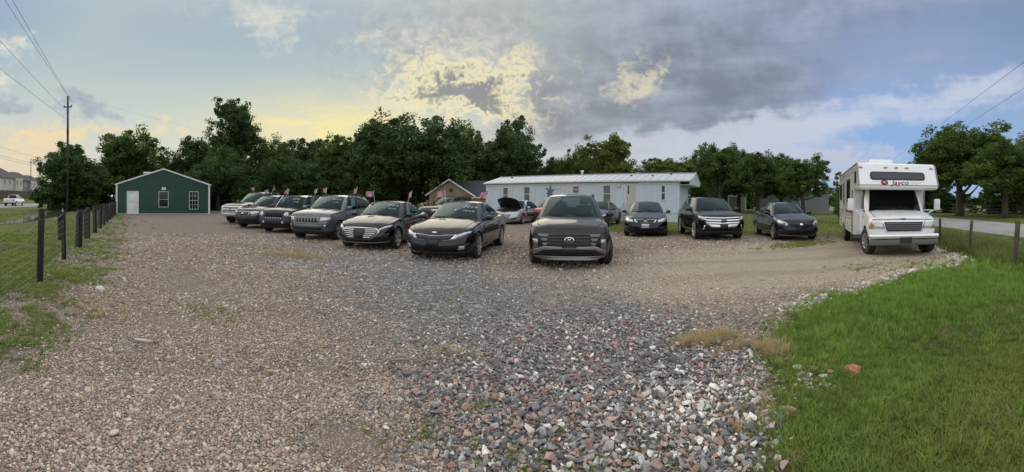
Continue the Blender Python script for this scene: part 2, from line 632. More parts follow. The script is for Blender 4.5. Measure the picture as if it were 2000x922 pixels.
def gravel_material():
    m = bpy.data.materials.new('gravel_bed'); m.use_nodes = True
    t = m.node_tree; b = bsdf(m)
    tc = t.nodes.new('ShaderNodeTexCoord'); P = tc.outputs['Object']
    sp = t.nodes.new('ShaderNodeSeparateXYZ'); t.links.new(P, sp.inputs[0])
    x, y = E(t, sp.outputs[0]), E(t, sp.outputs[1])
    wob = noise(t, P, 0.5, 5, 0.6); wob2 = noise(t, P, 2.2, 5, 0.65)

    def blob(cx, cy, rx, ry, ang=0.0):
        ca, sa = math.cos(ang), math.sin(ang)
        dx, dy = x - cx, y - cy
        u = (dx * ca + dy * sa) / rx; v = (dy * ca - dx * sa) / ry
        return ((u * u + v * v) * -1.0).fn('EXPONENT')
    dn = t.nodes.new('ShaderNodeTexNoise'); dn.inputs['Scale'].default_value = 38; dn.inputs['Detail'].default_value = 4; t.links.new(P, dn.inputs['Vector'])
    dm_ = t.nodes.new('ShaderNodeVectorMath'); dm_.operation = 'MULTIPLY_ADD'; dm_.inputs[1].default_value = (.045, .045, .045)
    t.links.new(dn.outputs['Color'], dm_.inputs[0]); t.links.new(P, dm_.inputs[2]); PD = dm_.outputs[0]
    vo = t.nodes.new('ShaderNodeTexVoronoi'); vo.inputs['Scale'].default_value = 44; t.links.new(PD, vo.inputs['Vector'])
    vo2 = t.nodes.new('ShaderNodeTexVoronoi'); vo2.inputs['Scale'].default_value = 13; t.links.new(P, vo2.inputs['Vector'])
    rs = t.nodes.new('ShaderNodeSeparateColor'); t.links.new(vo.outputs['Color'], rs.inputs[0]); rnd = E(t, rs.outputs[0]); rnd2 = E(t, rs.outputs[1])
    rs2 = t.nodes.new('ShaderNodeSeparateColor'); t.links.new(vo2.outputs['Color'], rs2.inputs[0]); rndb = E(t, rs2.outputs[0])
    # river pebble mix
    peb = mixc(t, rnd, (0.21, 0.16, 0.125), (0.47, 0.375, 0.30))
    peb = mixc(t, rnd2.step(0.75, 0.9) * 0.8, peb, (0.55, 0.51, 0.47))
    peb = mixc(t, rndb.step(0.7, 0.9) * 0.5, peb, (0.30, 0.20, 0.165))
    # crushed blue-grey and pink rock
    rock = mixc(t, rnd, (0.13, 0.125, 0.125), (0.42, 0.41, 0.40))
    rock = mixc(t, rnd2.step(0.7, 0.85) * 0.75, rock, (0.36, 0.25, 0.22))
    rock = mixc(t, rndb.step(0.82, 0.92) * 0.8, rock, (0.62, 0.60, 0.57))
    tan = mixc(t, rnd * 0.6 + wob2 * 0.4, (0.50, 0.41, 0.30), (0.76, 0.64, 0.49))
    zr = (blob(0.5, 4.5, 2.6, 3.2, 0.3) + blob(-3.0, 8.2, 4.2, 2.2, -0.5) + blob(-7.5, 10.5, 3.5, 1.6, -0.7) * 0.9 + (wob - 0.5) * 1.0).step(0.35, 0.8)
    zt = (blob(5.2, 7.6, 4.8, 3.2, 0.1) * 1.2 + blob(9.5, 6.5, 3.5, 3.5) + (wob - 0.5) * 0.9).step(0.3, 0.75)
    zd = (blob(-3.6, 2.9, 0.5, 0.35) * 0.9 + blob(-5.0, 4.4, 1.0, 0.5, -0.6) * 0.7 + blob(-0.9, 2.15, 0.45, 0.25) * 0.8 + (wob2 - 0.5) * 0.7).step(0.35, 0.8)
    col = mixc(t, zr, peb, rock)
    col = mixc(t, zt * 0.92, col, tan)
    col = mixc(t, zd * 0.7, col, (0.42, 0.32, 0.245))
    # wheel ruts: worn finer bands curving round the lot
    rut = ((x * 0.35 + y * 1.0 + (wob - 0.5) * 1.6) * 3.4).fn('SINE').step(0.2, 0.95)
    col = mixc(t, rut * zt * 0.28, col, (0.30, 0.245, 0.185))
    col = mixc(t, (wob2.step(0.55, 0.75)) * 0.4, col, (0.22, 0.18, 0.145))
    wob3 = noise(t, P, 11, 4, 0.7)
    col = mixc(t, wob3.step(0.5, 0.72) * 0.42, col, (0.17, 0.145, 0.125))
    col = mixc(t, wob3.step(0.48, 0.3) * 0.35, col, (0.52, 0.47, 0.41))
    gap = E(t, vo.outputs['Distance']).step(0.3, 0.75)
    t.links.new(col, b.inputs['Base Color'])
    b.inputs['Roughness'].default_value = 0.9; b.inputs['Specular IOR Level'].default_value = 0.2
    bp = t.nodes.new('ShaderNodeBump'); bp.inputs['Strength'].default_value = 1.0; bp.inputs['Distance'].default_value = 0.03
    h = (gap * -1.0) + E(t, vo2.outputs['Distance']) * -1.2 * (1.0 - zt * 0.7) + wob2 * 0.8
    t.links.new(h.s, bp.inputs['Height']); t.links.new(bp.outputs[0], b.inputs['Normal'])
    return m


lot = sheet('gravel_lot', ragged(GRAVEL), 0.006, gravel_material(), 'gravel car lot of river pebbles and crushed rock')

STRIP = [(-2.35, -2.0), (-2.6, 0.35), (-3.15, 0.95), (-3.9, 1.62), (-5.5, 2.9), (-8.2, 4.9), (-14.3, 9.1), (-20.0, 12.4), (-24.0, 14.3), (-24.4, 13.9), (-19.0, 10.4), (-13.6, 6.75), (-10.3, 4.55), (-7.5, 2.7), (-6.2, 1.85), (-4.6, 0.6), (-3.6, -2.0)]
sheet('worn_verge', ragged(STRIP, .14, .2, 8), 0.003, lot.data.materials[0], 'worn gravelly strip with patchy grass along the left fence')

ASPH = mat('asphalt', (0.30, 0.29, 0.28), 0.9, var=0.14, vscale=0.5, bump=0.3, bscale=60, dirt=(0.2, 0.19, 0.18), dscale=0.3, damt=0.5)
WHITE_LINE = mat('road_paint', (0.72, 0.70, 0.64), 0.7, var=0.1)
DIRT = mat('pale_dirt', (0.42, 0.34, 0.25), 0.95, var=0.25, vscale=1.2, bump=0.6, bscale=30)


def strip(name, a, b, w0, w1, z, m, label):
    """road strip from a to b, offsets w0..w1 to the right of travel"""
    a, b = Vector((*a, 0)), Vector((*b, 0))
    d = (b - a).normalized(); r = Vector((d.y, -d.x, 0))
    vs = [a + r * w0, a + r * w1, b + r * w1, b + r * w0]
    o = MB().add([(v.x, v.y, z) for v in vs], [(0, 1, 2, 3)]).build(name, m)
    if o.data.polygons[0].normal.z < 0:
        o.data.flip_normals()
    return tag(o, label, None, None, 'structure')


# the lane to the right, behind the wire fence
RA, RB = (-20.0, -35.4), (150.0, 180.0)
rd_d = (Vector((*RB, 0)) - Vector((*RA, 0))).normalized()
strip('road', (2.0, -13.6), (140.0, 160.0), 0.0, 6.2, 0.010, ASPH, 'grey country lane beyond the wire fence beside the motorhome')
# the road far to the left
strip('road', (-30.0, -12.6), (-230.0, 221.0), 0.2, -14.0, 0.012, ASPH, 'grey road with pickups beyond the ditch')
strip('road_marking', (-30.0, -12.6), (-230.0, 221.0), -6.8, -7.0, 0.017, WHITE_LINE, 'worn centre line of the far road')

# rising verge across the far road
VD = Vector((-0.65, 0.76, 0)); VN = Vector((-0.76, -0.65, 0))
vb = MB()
vs, fs = [], []
prof = [(14.6, 0.0), (19, 0.35), (26, 0.85), (34, 1.15), (60, 1.25), (260, 1.3), (262, -0.1)]
for i, s in enumerate(np.linspace(-60, 420, 25)):
    for o, z in prof:
        p = Vector((-36.0, -5.6, 0)) + VD * float(s) + VN * o
        vs.append((p.x, p.y, z + 0.004 + (0.12 * math.sin(s * 0.13 + o) if 16 < o < 100 else 0)))
n = len(prof)
for i in range(24):
    for j in range(n - 1):
        fs.append((i * n + j, i * n + j + 1, (i + 1) * n + j + 1, (i + 1) * n + j))
tag(vb.add(vs, fs, True).build('verge', LAWN), 'raised grass verge below the long board fence', None, None, 'structure')

# standing water in the ditch
WATER = mat('ditch_water', (0.10, 0.10, 0.085), 0.04, bump=0.05, bscale=6)
wp = [(-20.0, 4.4), (-24.4, 7.2), (-30.2, 10.8), (-37.0, 14.4), (-43.0, 18.7), (-44.6, 21.2), (-38.5, 17.6), (-31.3, 13.4), (-26.2, 10.2), (-21.4, 6.7)]
sheet('water', ragged(wp, 0.3, 0.28, 5), 0.016, WATER, 'bright strip of standing water in the roadside ditch')


# ------------------------------------------------------------------ scattered stones and grass (instances on points)
def proto_collection(name, meshes):
    c = bpy.data.collections.new(name)
    for i, me in enumerate(meshes):
        c.objects.link(bpy.data.objects.new(me.name, me))
    return c


def scatter(name, pts, rot, scl, idx, coll, tone=None, col=None):
    me = bpy.data.meshes.new(name)
    me.vertices.add(len(pts)); me.vertices.foreach_set('co', np.asarray(pts, np.float32).ravel())
    def put(nm, ty, key, arr):
        a = me.attributes.new(nm, ty, 'POINT'); a.data.foreach_set(key, np.ascontiguousarray(arr).ravel())
    put('rot', 'FLOAT_VECTOR', 'vector', np.asarray(rot, np.float32))
    put('scl', 'FLOAT_VECTOR', 'vector', np.asarray(scl, np.float32))
    put('idx', 'INT', 'value', np.asarray(idx, np.int32))
    if tone is not None:
        put('tone', 'FLOAT', 'value', np.asarray(tone, np.float32))
    if col is not None:
        put('tint', 'FLOAT_VECTOR', 'vector', np.asarray(col, np.float32))
    o = bpy.data.objects.new(name, me); COL.objects.link(o)
    ng = bpy.data.node_groups.new(name + '_scatter', 'GeometryNodeTree')
    ng.interface.new_socket('Geometry', in_out='INPUT', socket_type='NodeSocketGeometry')
    ng.interface.new_socket('Geometry', in_out='OUTPUT', socket_type='NodeSocketGeometry')
    N = ng.nodes; L = ng.links
    gi = N.new('NodeGroupInput'); go = N.new('NodeGroupOutput')
    ci = N.new('GeometryNodeCollectionInfo'); ci.inputs['Collection'].default_value = coll
    ci.inputs['Separate Children'].default_value = True; ci.inputs['Reset Children'].default_value = True
    def na(nm, ty):
        n = N.new('GeometryNodeInputNamedAttribute'); n.data_type = ty; n.inputs['Name'].default_value = nm
        return n.outputs['Attribute']
    e2r = N.new('FunctionNodeEulerToRotation'); L.new(na('rot', 'FLOAT_VECTOR'), e2r.inputs[0])
    ip = N.new('GeometryNodeInstanceOnPoints')
    ip.inputs['Pick Instance'].default_value = True
    L.new(gi.outputs[0], ip.inputs['Points']); L.new(ci.outputs[0], ip.inputs['Instance'])
    L.new(na('idx', 'INT'), ip.inputs['Instance Index']); L.new(e2r.outputs[0], ip.inputs['Rotation']); L.new(na('scl', 'FLOAT_VECTOR'), ip.inputs['Scale'])
    L.new(ip.outputs[0], go.inputs[0])
    md = o.modifiers.new('scatter', 'NODES'); md.node_group = ng
    return o


def stone_mat(name, kind, rough=0.85):
    m = bpy.data.materials.new(name); m.use_nodes = True
    t = m.node_tree; b = bsdf(m)
    if kind == 'inst':
        a = t.nodes.new('ShaderNodeAttribute'); a.attribute_name = 'tint'; a.attribute_type = 'INSTANCER'
        c = a.outputs['Vector']
    else:
        a = t.nodes.new('ShaderNodeObjectInfo'); c = a.outputs['Color']
    tc = t.nodes.new('ShaderNodeTexCoord')
    n1 = noise(t, tc.outputs['Object'], 2.2, 5, 0.65)
    f = (n1 - 0.5) * 1.6 + 0.95
    mm = t.nodes.new('ShaderNodeVectorMath'); mm.operation = 'SCALE'
    t.links.new(c, mm.inputs[0]); t.links.new(f.s, mm.inputs['Scale'])
    t.links.new(mm.outputs[0], b.inputs['Base Color'])
    b.inputs['Roughness'].default_value = rough; b.inputs['Specular IOR Level'].default_value = 0.3
    return m


STONE_I, STONE_O = stone_mat('loose_stone', 'inst'), stone_mat('single_stone', 'obj')


def pebble_mesh(seed, m):
    r = random.Random(seed)
    bm = bmesh.new(); bmesh.ops.create_icosphere(bm, subdivisions=2, radius=1.0)
    ph = [r.uniform(0, 6) for _ in range(6)]
    for v in bm.verts:
        p = v.co
        k = 1 + 0.13 * math.sin(2.1 * p.x + ph[0]) + 0.13 * math.sin(2.4 * p.y + ph[1]) + 0.1 * math.sin(2.8 * p.z + ph[2])
        v.co = p * k
    for f in bm.faces: f.smooth = True
    me = bpy.data.meshes.new('pebble'); bm.to_mesh(me); bm.free(); me.materials.append(m)
    return me


def rock_mesh(seed, m, npt=10):
    r = random.Random(seed)
    bm = bmesh.new()
    for i in range(npt):
        v = Vector((r.gauss(0, 1), r.gauss(0, 1), r.gauss(0, 1))).normalized() * r.uniform(0.8, 1.1)
        bm.verts.new(v)
    res = bmesh.ops.convex_hull(bm, input=bm.verts)
    junk = [e for e in res['geom_interior'] if isinstance(e, bmesh.types.BMVert)]
    bmesh.ops.delete(bm, geom=junk, context='VERTS')
    bmesh.ops.bevel(bm, geom=list(bm.edges), offset=0.025, segments=1, affect='EDGES')
    me = bpy.data.meshes.new('rock'); bm.to_mesh(me); bm.free(); me.materials.append(m)
    return me


PEB = proto_collection('pebble_shapes', [pebble_mesh(i, STONE_I) for i in range(6)])
ROCK = proto_collection('rock_shapes', [rock_mesh(i + 20, STONE_I) for i in range(10)])

PEB_PAL = np.array([1.13, 1.03, 0.93]) * np.array([(.34, .26, .21), (.28, .22, .185), (.42, .355, .30), (.23, .19, .175), (.50, .45, .39), (.31, .21, .175), (.37, .33, .31), (.22, .21, .205), (.43, .37, .32), (.33, .25, .235), (.52, .49, .45)])
ROCK_PAL = np.array([1.18, 1.13, 1.08]) * np.array([(.12, .122, .13), (.19, .19, .20), (.28, .275, .28), (.41, .405, .40), (.33, .20, .17), (.40, .28, .245), (.66, .64, .60), (.30, .26, .245)])
ROCK_W = np.array([.16, .2, .17, .13, .10, .10, .08, .06]); ROCK_W /= ROCK_W.sum()


def jgrid(cell, d0, d1, a0, a1):
    n = int(d1 / cell) + 1
    ax = (np.arange(-n, n) + 0.5) * cell
    X, Y = np.meshgrid(ax, ax)
    X = X.ravel() + rng.uniform(-.5, .5, X.size) * cell; Y = Y.ravel() + rng.uniform(-.5, .5, Y.size) * cell
    d = np.hypot(X, Y); th = np.arctan2(X, Y)
    k = (d >= d0) & (d < d1) & (th > a0) & (th < a1)
    return X[k], Y[k]


def vnoise(X, Y, s, seed=0):
    """cheap smooth value noise"""
    r = np.random.default_rng(seed); T = r.random((64, 64))
    x, y = X * s, Y * s
    i, j = np.floor(x).astype(int), np.floor(y).astype(int)
    u, v = x - i, y - j
    u = u * u * (3 - 2 * u); v = v * v * (3 - 2 * v)
    g_ = lambda a, b: T[a % 64, b % 64]
    return (g_(i, j) * (1 - u) + g_(i + 1, j) * u) * (1 - v) + (g_(i, j + 1) * (1 - u) + g_(i + 1, j + 1) * u) * v


def gb(X, Y, cx, cy, rx, ry, ang=0.0):
    ca, sa = math.cos(ang), math.sin(ang)
    u = ((X - cx) * ca + (Y - cy) * sa) / rx; v = ((Y - cy) * ca - (X - cx) * sa) / ry
    return np.exp(-(u * u + v * v))


def rockness(X, Y):
    z = gb(X, Y, 0.9, 3.4, 1.5, 1.9, 0.25) * 1.3 + gb(X, Y, 0.9, 2.1, 0.8, 0.7) + gb(X, Y, 0.2, 5.4, 2.2, 2.0, -0.5) + gb(X, Y, -3.5, 8.2, 3.8, 1.8, -0.5) * 0.9
    return z + (vnoise(X, Y, 0.9, 3) - 0.5) * 0.8 + (vnoise(X, Y, 3.0, 4) - 0.5) * 0.5


def tanness(X, Y):
    return gb(X, Y, 5.2, 7.6, 4.6, 2.6, 0.1) * 1.2 + gb(X, Y, 9.5, 6.5, 3.5, 3.5) + (vnoise(X, Y, 0.7, 5) - 0.5) * 0.6


def bare(X, Y):
    return gb(X, Y, -3.6, 2.9, 0.45, 0.3) + gb(X, Y, -0.9, 2.15, 0.45, 0.25) + gb(X, Y, -5.0, 4.4, 0.9, 0.4, -0.6) * 0.8 + (vnoise(X, Y, 2.5, 8) - 0.5) * 0.9 + (vnoise(X, Y, .7, 9) - 0.5) * 0.8


bands = [(0.6, 3.2, .0165), (3.2, 4.8, .0225), (4.8, 8.0, .037), (8.0, 16, .075)]
pp, pr, ps, pi_, pc = [], [], [], [], []
rp, rr, rs_, ri, rc = [], [], [], [], []
big = []
for d0, d1, cell in bands:
    X, Y = jgrid(cell, d0, d1, -1.75, 1.45)
    k = inside(GRAVEL, X + rng.normal(0, .06, X.size), Y + rng.normal(0, .06, X.size)) & (bare(X, Y) < rng.uniform(0.35, 0.8, X.size))
    k |= inside(STRIP, X, Y) & (vnoise(X, Y, 1.4, 41) > rng.uniform(.35, .8, X.size))
    k &= (tanness(X, Y) < rng.uniform(0.2, 1.1, X.size))
    k &= rockness(X, Y) < rng.uniform(0.15, 1.05, X.size)
    X, Y = X[k], Y[k]; n = len(X)
    s = np.exp(rng.normal(0, .32, n)) * (0.0077 * (1 if cell < .02 else cell / .02) ** 0.62)
    an = np.stack([s * rng.uniform(.9, 1.35, n), s * rng.uniform(.8, 1.1, n), s * rng.uniform(.45, .75, n)], 1)
    pp.append(np.stack([X, Y, 0.006 + an[:, 2] * rng.uniform(-.2, .8, n)], 1)); ps.append(an)
    pr.append(np.stack([rng.normal(0, .3, n), rng.normal(0, .3, n), rng.uniform(0, 6.28, n)], 1)); pi_.append(rng.integers(0, 6, n))
    base = PEB_PAL[rng.integers(0, len(PEB_PAL), n)] * rng.uniform(.75, 1.3, (n, 1))
    tz = np.clip(tanness(X, Y), 0, 1)[:, None]
    pc.append(base * (1 - tz * .6) + np.array([.60, .50, .385]) * tz * .6)
    # crushed rock
    X, Y = jgrid(max(cell * 1.35, .0245), d0, d1, -1.75, 1.45)
    X = np.concatenate([X, rng.normal(2.25, .16, 90 if d0 < 1 else 0)]); Y = np.concatenate([Y, rng.normal(2.25, .13, 90 if d0 < 1 else 0)])
    dd = rockness(X, Y)
    spill = gb(X, Y, 2.25, 2.25, .32, .26)
    k = (inside(GRAVEL, X + rng.normal(0, .11, X.size), Y + rng.normal(0, .11, X.size)) & (dd > rng.uniform(0.1, 0.9, X.size)) & (tanness(X, Y) < .8)) | (spill > rng.uniform(.35, 1.4, X.size))
    X, Y = X[k], Y[k]; n = len(X)
    near = np.clip(1.35 - np.hypot(X - 1.1, Y - 2.6) / 3.0, 0.35, 1.0)
    s = np.clip(np.exp(rng.normal(0, .44, n)), .3, 2.6) * (0.0120 * near + .0035) * (1 if cell < .025 else (cell / .025) ** .55)
    an = np.stack([s * rng.uniform(.9, 1.6, n), s * rng.uniform(.7, 1.1, n), s * rng.uniform(.4, .8, n)], 1)
    pz = np.stack([X, Y, 0.006 + an[:, 2] * rng.uniform(.3, 1.3, n)], 1)
    ro = np.stack([rng.normal(0, .4, n), rng.normal(0, .4, n), rng.uniform(0, 6.28, n)], 1)
    wl = np.clip(gb(X, Y, 1.35, 2.55, .45, .4) * 0.5, 0, 1)
    ci_ = rng.choice(len(ROCK_PAL), n, p=ROCK_W); ci_ = np.where(rng.random(n) < wl, 6, ci_)
    cc = ROCK_PAL[ci_] * rng.uniform(.8, 1.25, (n, 1))
    rp.append(pz); rs_.append(an); rr.append(ro); ri.append(rng.integers(0, 10, n)); rc.append(cc)
cat_ = np.concatenate
# a coarse rim of pale rubble along the pad edge by the fence
EDGE = [(3.5, 3.85), (4.6, 4.05), (6.0, 3.95), (6.9, 4.15), (7.9, 3.8), (8.8, 3.5), (10.2, 4.5), (11.5, 5.8)]
ex, ey = [], []
for (x0, y0), (x1, y1) in zip(EDGE[:-1], EDGE[1:]):
    n = int(math.hypot(x1 - x0, y1 - y0) * 130)
    u = rng.random(n); ex.append(x0 + (x1 - x0) * u + rng.normal(0, .16, n)); ey.append(y0 + (y1 - y0) * u + rng.normal(0.12, .16, n))
X, Y = cat_(ex), cat_(ey); n = len(X)
s = np.exp(rng.normal(0, .4, n)) * .022
an = np.stack([s * 1.2, s, s * .8], 1)
rp.append(np.stack([X, Y, an[:, 2] * .6], 1)); rs_.append(an); rr.append(np.stack([rng.normal(0, .5, n), rng.normal(0, .5, n), rng.uniform(0, 6.28, n)], 1)); ri.append(rng.integers(0, 10, n))
rc.append(np.array([.70, .65, .56]) * rng.uniform(.6, 1.2, (n, 1)))

rp, rs_, rr, ri, rc = cat_(rp), cat_(rs_), cat_(rr), cat_(ri), cat_(rc)
dist = np.hypot(rp[:, 0], rp[:, 1])
th = np.arctan2(rp[:, 0], rp[:, 1])
app = np.where((dist > 2.0) & (np.abs(th) < 1.3), rs_[:, 0] / dist, 0)
pick = np.argsort(-app)[:300]
keep = np.ones(len(rp), bool); keep[pick] = False
tag(scatter('gravel', cat_(pp), cat_(pr), cat_(ps), cat_(pi_), PEB, col=cat_(pc)), 'brown and grey river pebbles covering the lot', None, None, 'stuff')
tag(scatter('gravel', rp[keep], rr[keep], rs_[keep], ri[keep], ROCK, col=rc[keep]), 'crushed grey and pink rock spread over the lot', None, None, 'stuff')
ROCKS_O = [rock_mesh(i + 60, STONE_O, 12) for i in range(8)]
for q, i in enumerate(pick):
    o = link_mesh('stone', ROCKS_O[q % 8], None, lot)
    o.location = rp[i]; o.rotation_euler = rr[i]; o.scale = rs_[i]
    o.color = (*rc[i], 1)


# grass ----------------------------------------------------------------------------------------------------
def clump_mesh(seed, nb, h, spread, m, wid=0.0022, lean=0.5):
    r = random.Random(seed)
    vs, fs, tn = [], [], []
    for b in range(nb):
        a = r.uniform(0, 6.28); q = spread * math.sqrt(r.random())
        bx, by = q * math.cos(a), q * math.sin(a)
        hh = h * r.uniform(.5, 1.15); la = r.uniform(0, 6.28); le = r.uniform(.1, lean) * hh
        w = wid * r.uniform(.7, 1.4); pa = la + 1.57
        dx, dy = math.cos(pa) * w, math.sin(pa) * w
        base = len(vs)
        for k, (f, ww) in enumerate(((0, 1), (.5, .85), (1, .12))):
            cx, cy = bx + math.cos(la) * le * f * f, by + math.sin(la) * le * f * f
            z = hh * (f - .12 * f * f * (le / hh) * 2)
            vs += [(cx - dx * ww, cy - dy * ww, z), (cx + dx * ww, cy + dy * ww, z)]
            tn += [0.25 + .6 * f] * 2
        fs += [(base, base + 1, base + 3, base + 2), (base + 2, base + 3, base + 5, base + 4)]
    me = np_mesh('grass_clump', vs, fs, tn)
    me.materials.append(m)
    return me


def grass_mat(name, lo, hi):
    m = bpy.data.materials.new(name); m.use_nodes = True
    t = m.node_tree; b = bsdf(m)
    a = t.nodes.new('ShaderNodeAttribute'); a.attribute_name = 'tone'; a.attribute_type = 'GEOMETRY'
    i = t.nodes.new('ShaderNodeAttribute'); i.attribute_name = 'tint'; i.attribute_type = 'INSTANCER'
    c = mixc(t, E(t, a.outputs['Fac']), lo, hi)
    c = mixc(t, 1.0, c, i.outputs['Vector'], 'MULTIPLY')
    t.links.new(c, b.inputs['Base Color']); b.inputs['Roughness'].default_value = 0.7; b.inputs['Specular IOR Level'].default_value = 0.2
    tl = t.nodes.new('ShaderNodeBsdfTranslucent'); t.links.new(c, tl.inputs[0])
    mx = t.nodes.new('ShaderNodeMixShader'); mx.inputs[0].default_value = 0.35
    t.links.new(b.outputs[0], mx.inputs[1]); t.links.new(tl.outputs[0], mx.inputs[2]); t.links.new(mx.outputs[0], t.nodes['Material Output'].inputs[0])
    return m


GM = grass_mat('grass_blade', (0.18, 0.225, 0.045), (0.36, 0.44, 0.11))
GD = grass_mat('dry_grass_blade', (0.42, 0.33, 0.17), (0.72, 0.58, 0.33))
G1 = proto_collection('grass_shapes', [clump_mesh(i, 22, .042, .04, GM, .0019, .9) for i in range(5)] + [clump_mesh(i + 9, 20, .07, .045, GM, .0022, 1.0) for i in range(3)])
G2 = proto_collection('dry_grass_shapes', [clump_mesh(i + 30, 22, .11, .03, GD, .0016, 1.2) for i in range(4)])
G3 = proto_collection('weed_shapes', [clump_mesh(i + 50, 24, .3, .16, GM, .006, .9) for i in range(4)])

gx, gy, gs, gc = [], [], [], []
for d0, d1, cell, sc in [(0.7, 4.0, .030, 1.0), (4.0, 8.0, .055, 1.25), (8.0, 16, .12, 1.9), (16, 34, .30, 2.6)]:
    X, Y = jgrid(cell, d0, d1, -1.6, 1.6)
    wb = (vnoise(X, Y, 2.6, 31) - .5) * .5 * max(1, d0 / 5)
    inn = inside(GRAVEL, X + wb + rng.normal(0, .15 * max(1, d0 / 4), X.size), Y + wb + rng.normal(0, .15 * max(1, d0 / 4), X.size))
    pt = vnoise(X, Y, 1.1, 11) * .6 + vnoise(X, Y, 3.7, 12) * .4
    fl = (X - -6.49) * 0.56 + (Y - 2.31) * 0.83            # signed distance to the left fence line (+ towards the lot)
    left = X < -1.0
    strip_l = left & (fl > -0.1) & (fl < 3)
    ok = ~inn
    # worn patchy strip inside the left fence
    ok &= ~(strip_l & (pt < rng.uniform(.30, .54, X.size) - .10 * np.exp(-((fl - .9) / .5) ** 2)))
    # roads and the water stay clear
    r1 = (X - 2.0) * 0.783 - (Y + 13.6) * 0.622; ok &= ~((r1 > -.3) & (r1 < 6.5))
    wx = np.interp(X, [-44, -37, -30.4, -25, -20.5, -14], [19.6, 15.8, 11.8, 8.4, 5.5, 2.0]); ok &= ~((X < -16) & (np.abs(Y - wx) < 2.6))
    ok &= ~(left & (fl <= -0.1) & (pt < rng.uniform(.18, .4, X.size)))
    ok &= ~((X > 0) & (pt < rng.uniform(.05, .36, X.size)))
    # building and water
    ok &= ~((X > 2) & (Y > 22) & (X < 14))
    X, Y, pt = X[ok], Y[ok], pt[ok]
    gx.append(X); gy.append(Y); n = len(X)
    lush = np.clip(gb(X, Y, 5.2, 3.0, 2.6, 1.3) + gb(X, Y, 9, 2.5, 4, 1.5), 0, 1)
    sh = sc * rng.uniform(.7, 1.15, n) * (0.30 + .75 * pt + .85 * lush)
    gs.append(np.stack([np.full(n, sc) * rng.uniform(.8, 1.2, n), np.full(n, sc) * rng.uniform(.8, 1.2, n), sh], 1))
    v = rng.uniform(.62, 1.15, (n, 1)) * (0.62 + .6 * pt[:, None])
    br = np.clip((vnoise(X, Y, 1.3, 21) * .6 + vnoise(X, Y, 4.1, 22) * .4 - .40) * 3.2, 0, 1)[:, None] * rng.random((n, 1)) ** .6 * (0.3 - .28 * lush[:, None])
    gc.append((np.array([.88, .98, .9]) * v + lush[:, None] * np.array([.02, .16, 0])) * (1 - br) + np.array([1.5, .95, 1.1]) * br * rng.uniform(.6, 1.1, (n, 1)))
X, Y = cat_(gx), cat_(gy); n = len(X)
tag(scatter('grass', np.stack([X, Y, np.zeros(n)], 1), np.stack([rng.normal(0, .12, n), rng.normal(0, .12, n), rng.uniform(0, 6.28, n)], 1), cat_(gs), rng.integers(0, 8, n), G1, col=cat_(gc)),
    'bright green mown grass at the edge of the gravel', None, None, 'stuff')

# thin tufts growing through the gravel and the dry yellow patches
tx, ty, ts = [], [], []
for cx, cy, rx, ry, n, s in [(-3.5, 3.5, .35, .16, 90, .9), (-0.64, 2.35, .22, .1, 60, .7), (-0.2, 2.7, .18, .1, 45, .7), (0.35, 2.4, .2, .1, 40, .7), (0.1, 2.15, .2, .1, 60, .8), (1.0, 2.15, .3, .2, 60, .6), (1.2, 2.35, .25, .15, 40, .6),
                             (7.2, 5.3, .5, .3, 60, 1.2), (7.9, 4.6, .5, .2, 60, 1.3), (8.9, 9.6, .9, .3, 260, 1.6), (9.7, 10.0, .6, .3, 120, 1.6), (-1.8, 2.6, .5, .3, 40, .6), (-0.9, 5.3, .6, .3, 40, .8), (0.55, 2.05, .12, .08, 30, .8)]:
    tx.append(rng.normal(cx, rx, n)); ty.append(rng.normal(cy, ry, n)); ts.append(np.full(n, s))
X, Y, S_ = cat_(tx), cat_(ty), cat_(ts); n = len(X)
tag(scatter('grass', np.stack([X, Y, np.full(n, .004)], 1), np.stack([rng.normal(0, .2, n), rng.normal(0, .2, n), rng.uniform(0, 6.28, n)], 1), np.stack([S_, S_, S_ * rng.uniform(.4, .9, n)], 1), rng.integers(0, 8, n), G1,
            col=np.array([1.0, .95, .9]) * rng.uniform(.6, 1.1, (n, 1))), 'sparse green tufts growing up through the gravel', None, None, 'stuff')
tx, ty, ts = [], [], []
for cx, cy, rx, ry, n, s in [(2.03, 3.6, .17, .07, 260, .95), (2.42, 3.0, .08, .13, 110, 1.0), (2.25, 3.3, .14, .1, 70, .8), (-5.4, 8.4, .55, .25, 420, .8), (-6.6, 9.3, .7, .2, 180, .7), (-0.6, 3.7, .2, .1, 40, .6), (-4.6, 2.4, .4, .3, 70, .8), (1.6, 2.15, .15, .1, 50, .7)]:
    tx.append(rng.normal(cx, rx, n)); ty.append(rng.normal(cy, ry, n)); ts.append(np.full(n, s))
X, Y, S_ = cat_(tx), cat_(ty), cat_(ts); n = len(X)
tag(scatter('grass', np.stack([X, Y, np.full(n, .004)], 1), np.stack([rng.normal(0, .35, n), rng.normal(0, .35, n), rng.uniform(0, 6.28, n)], 1), np.stack([S_, S_, S_ * rng.uniform(.5, 1.1, n)], 1), rng.integers(0, 4, n), G2,
            col=rng.uniform(.6, 1.1, (n, 1)) * np.ones(3)), 'dry straw-coloured tufts among the rocks', None, None, 'stuff')
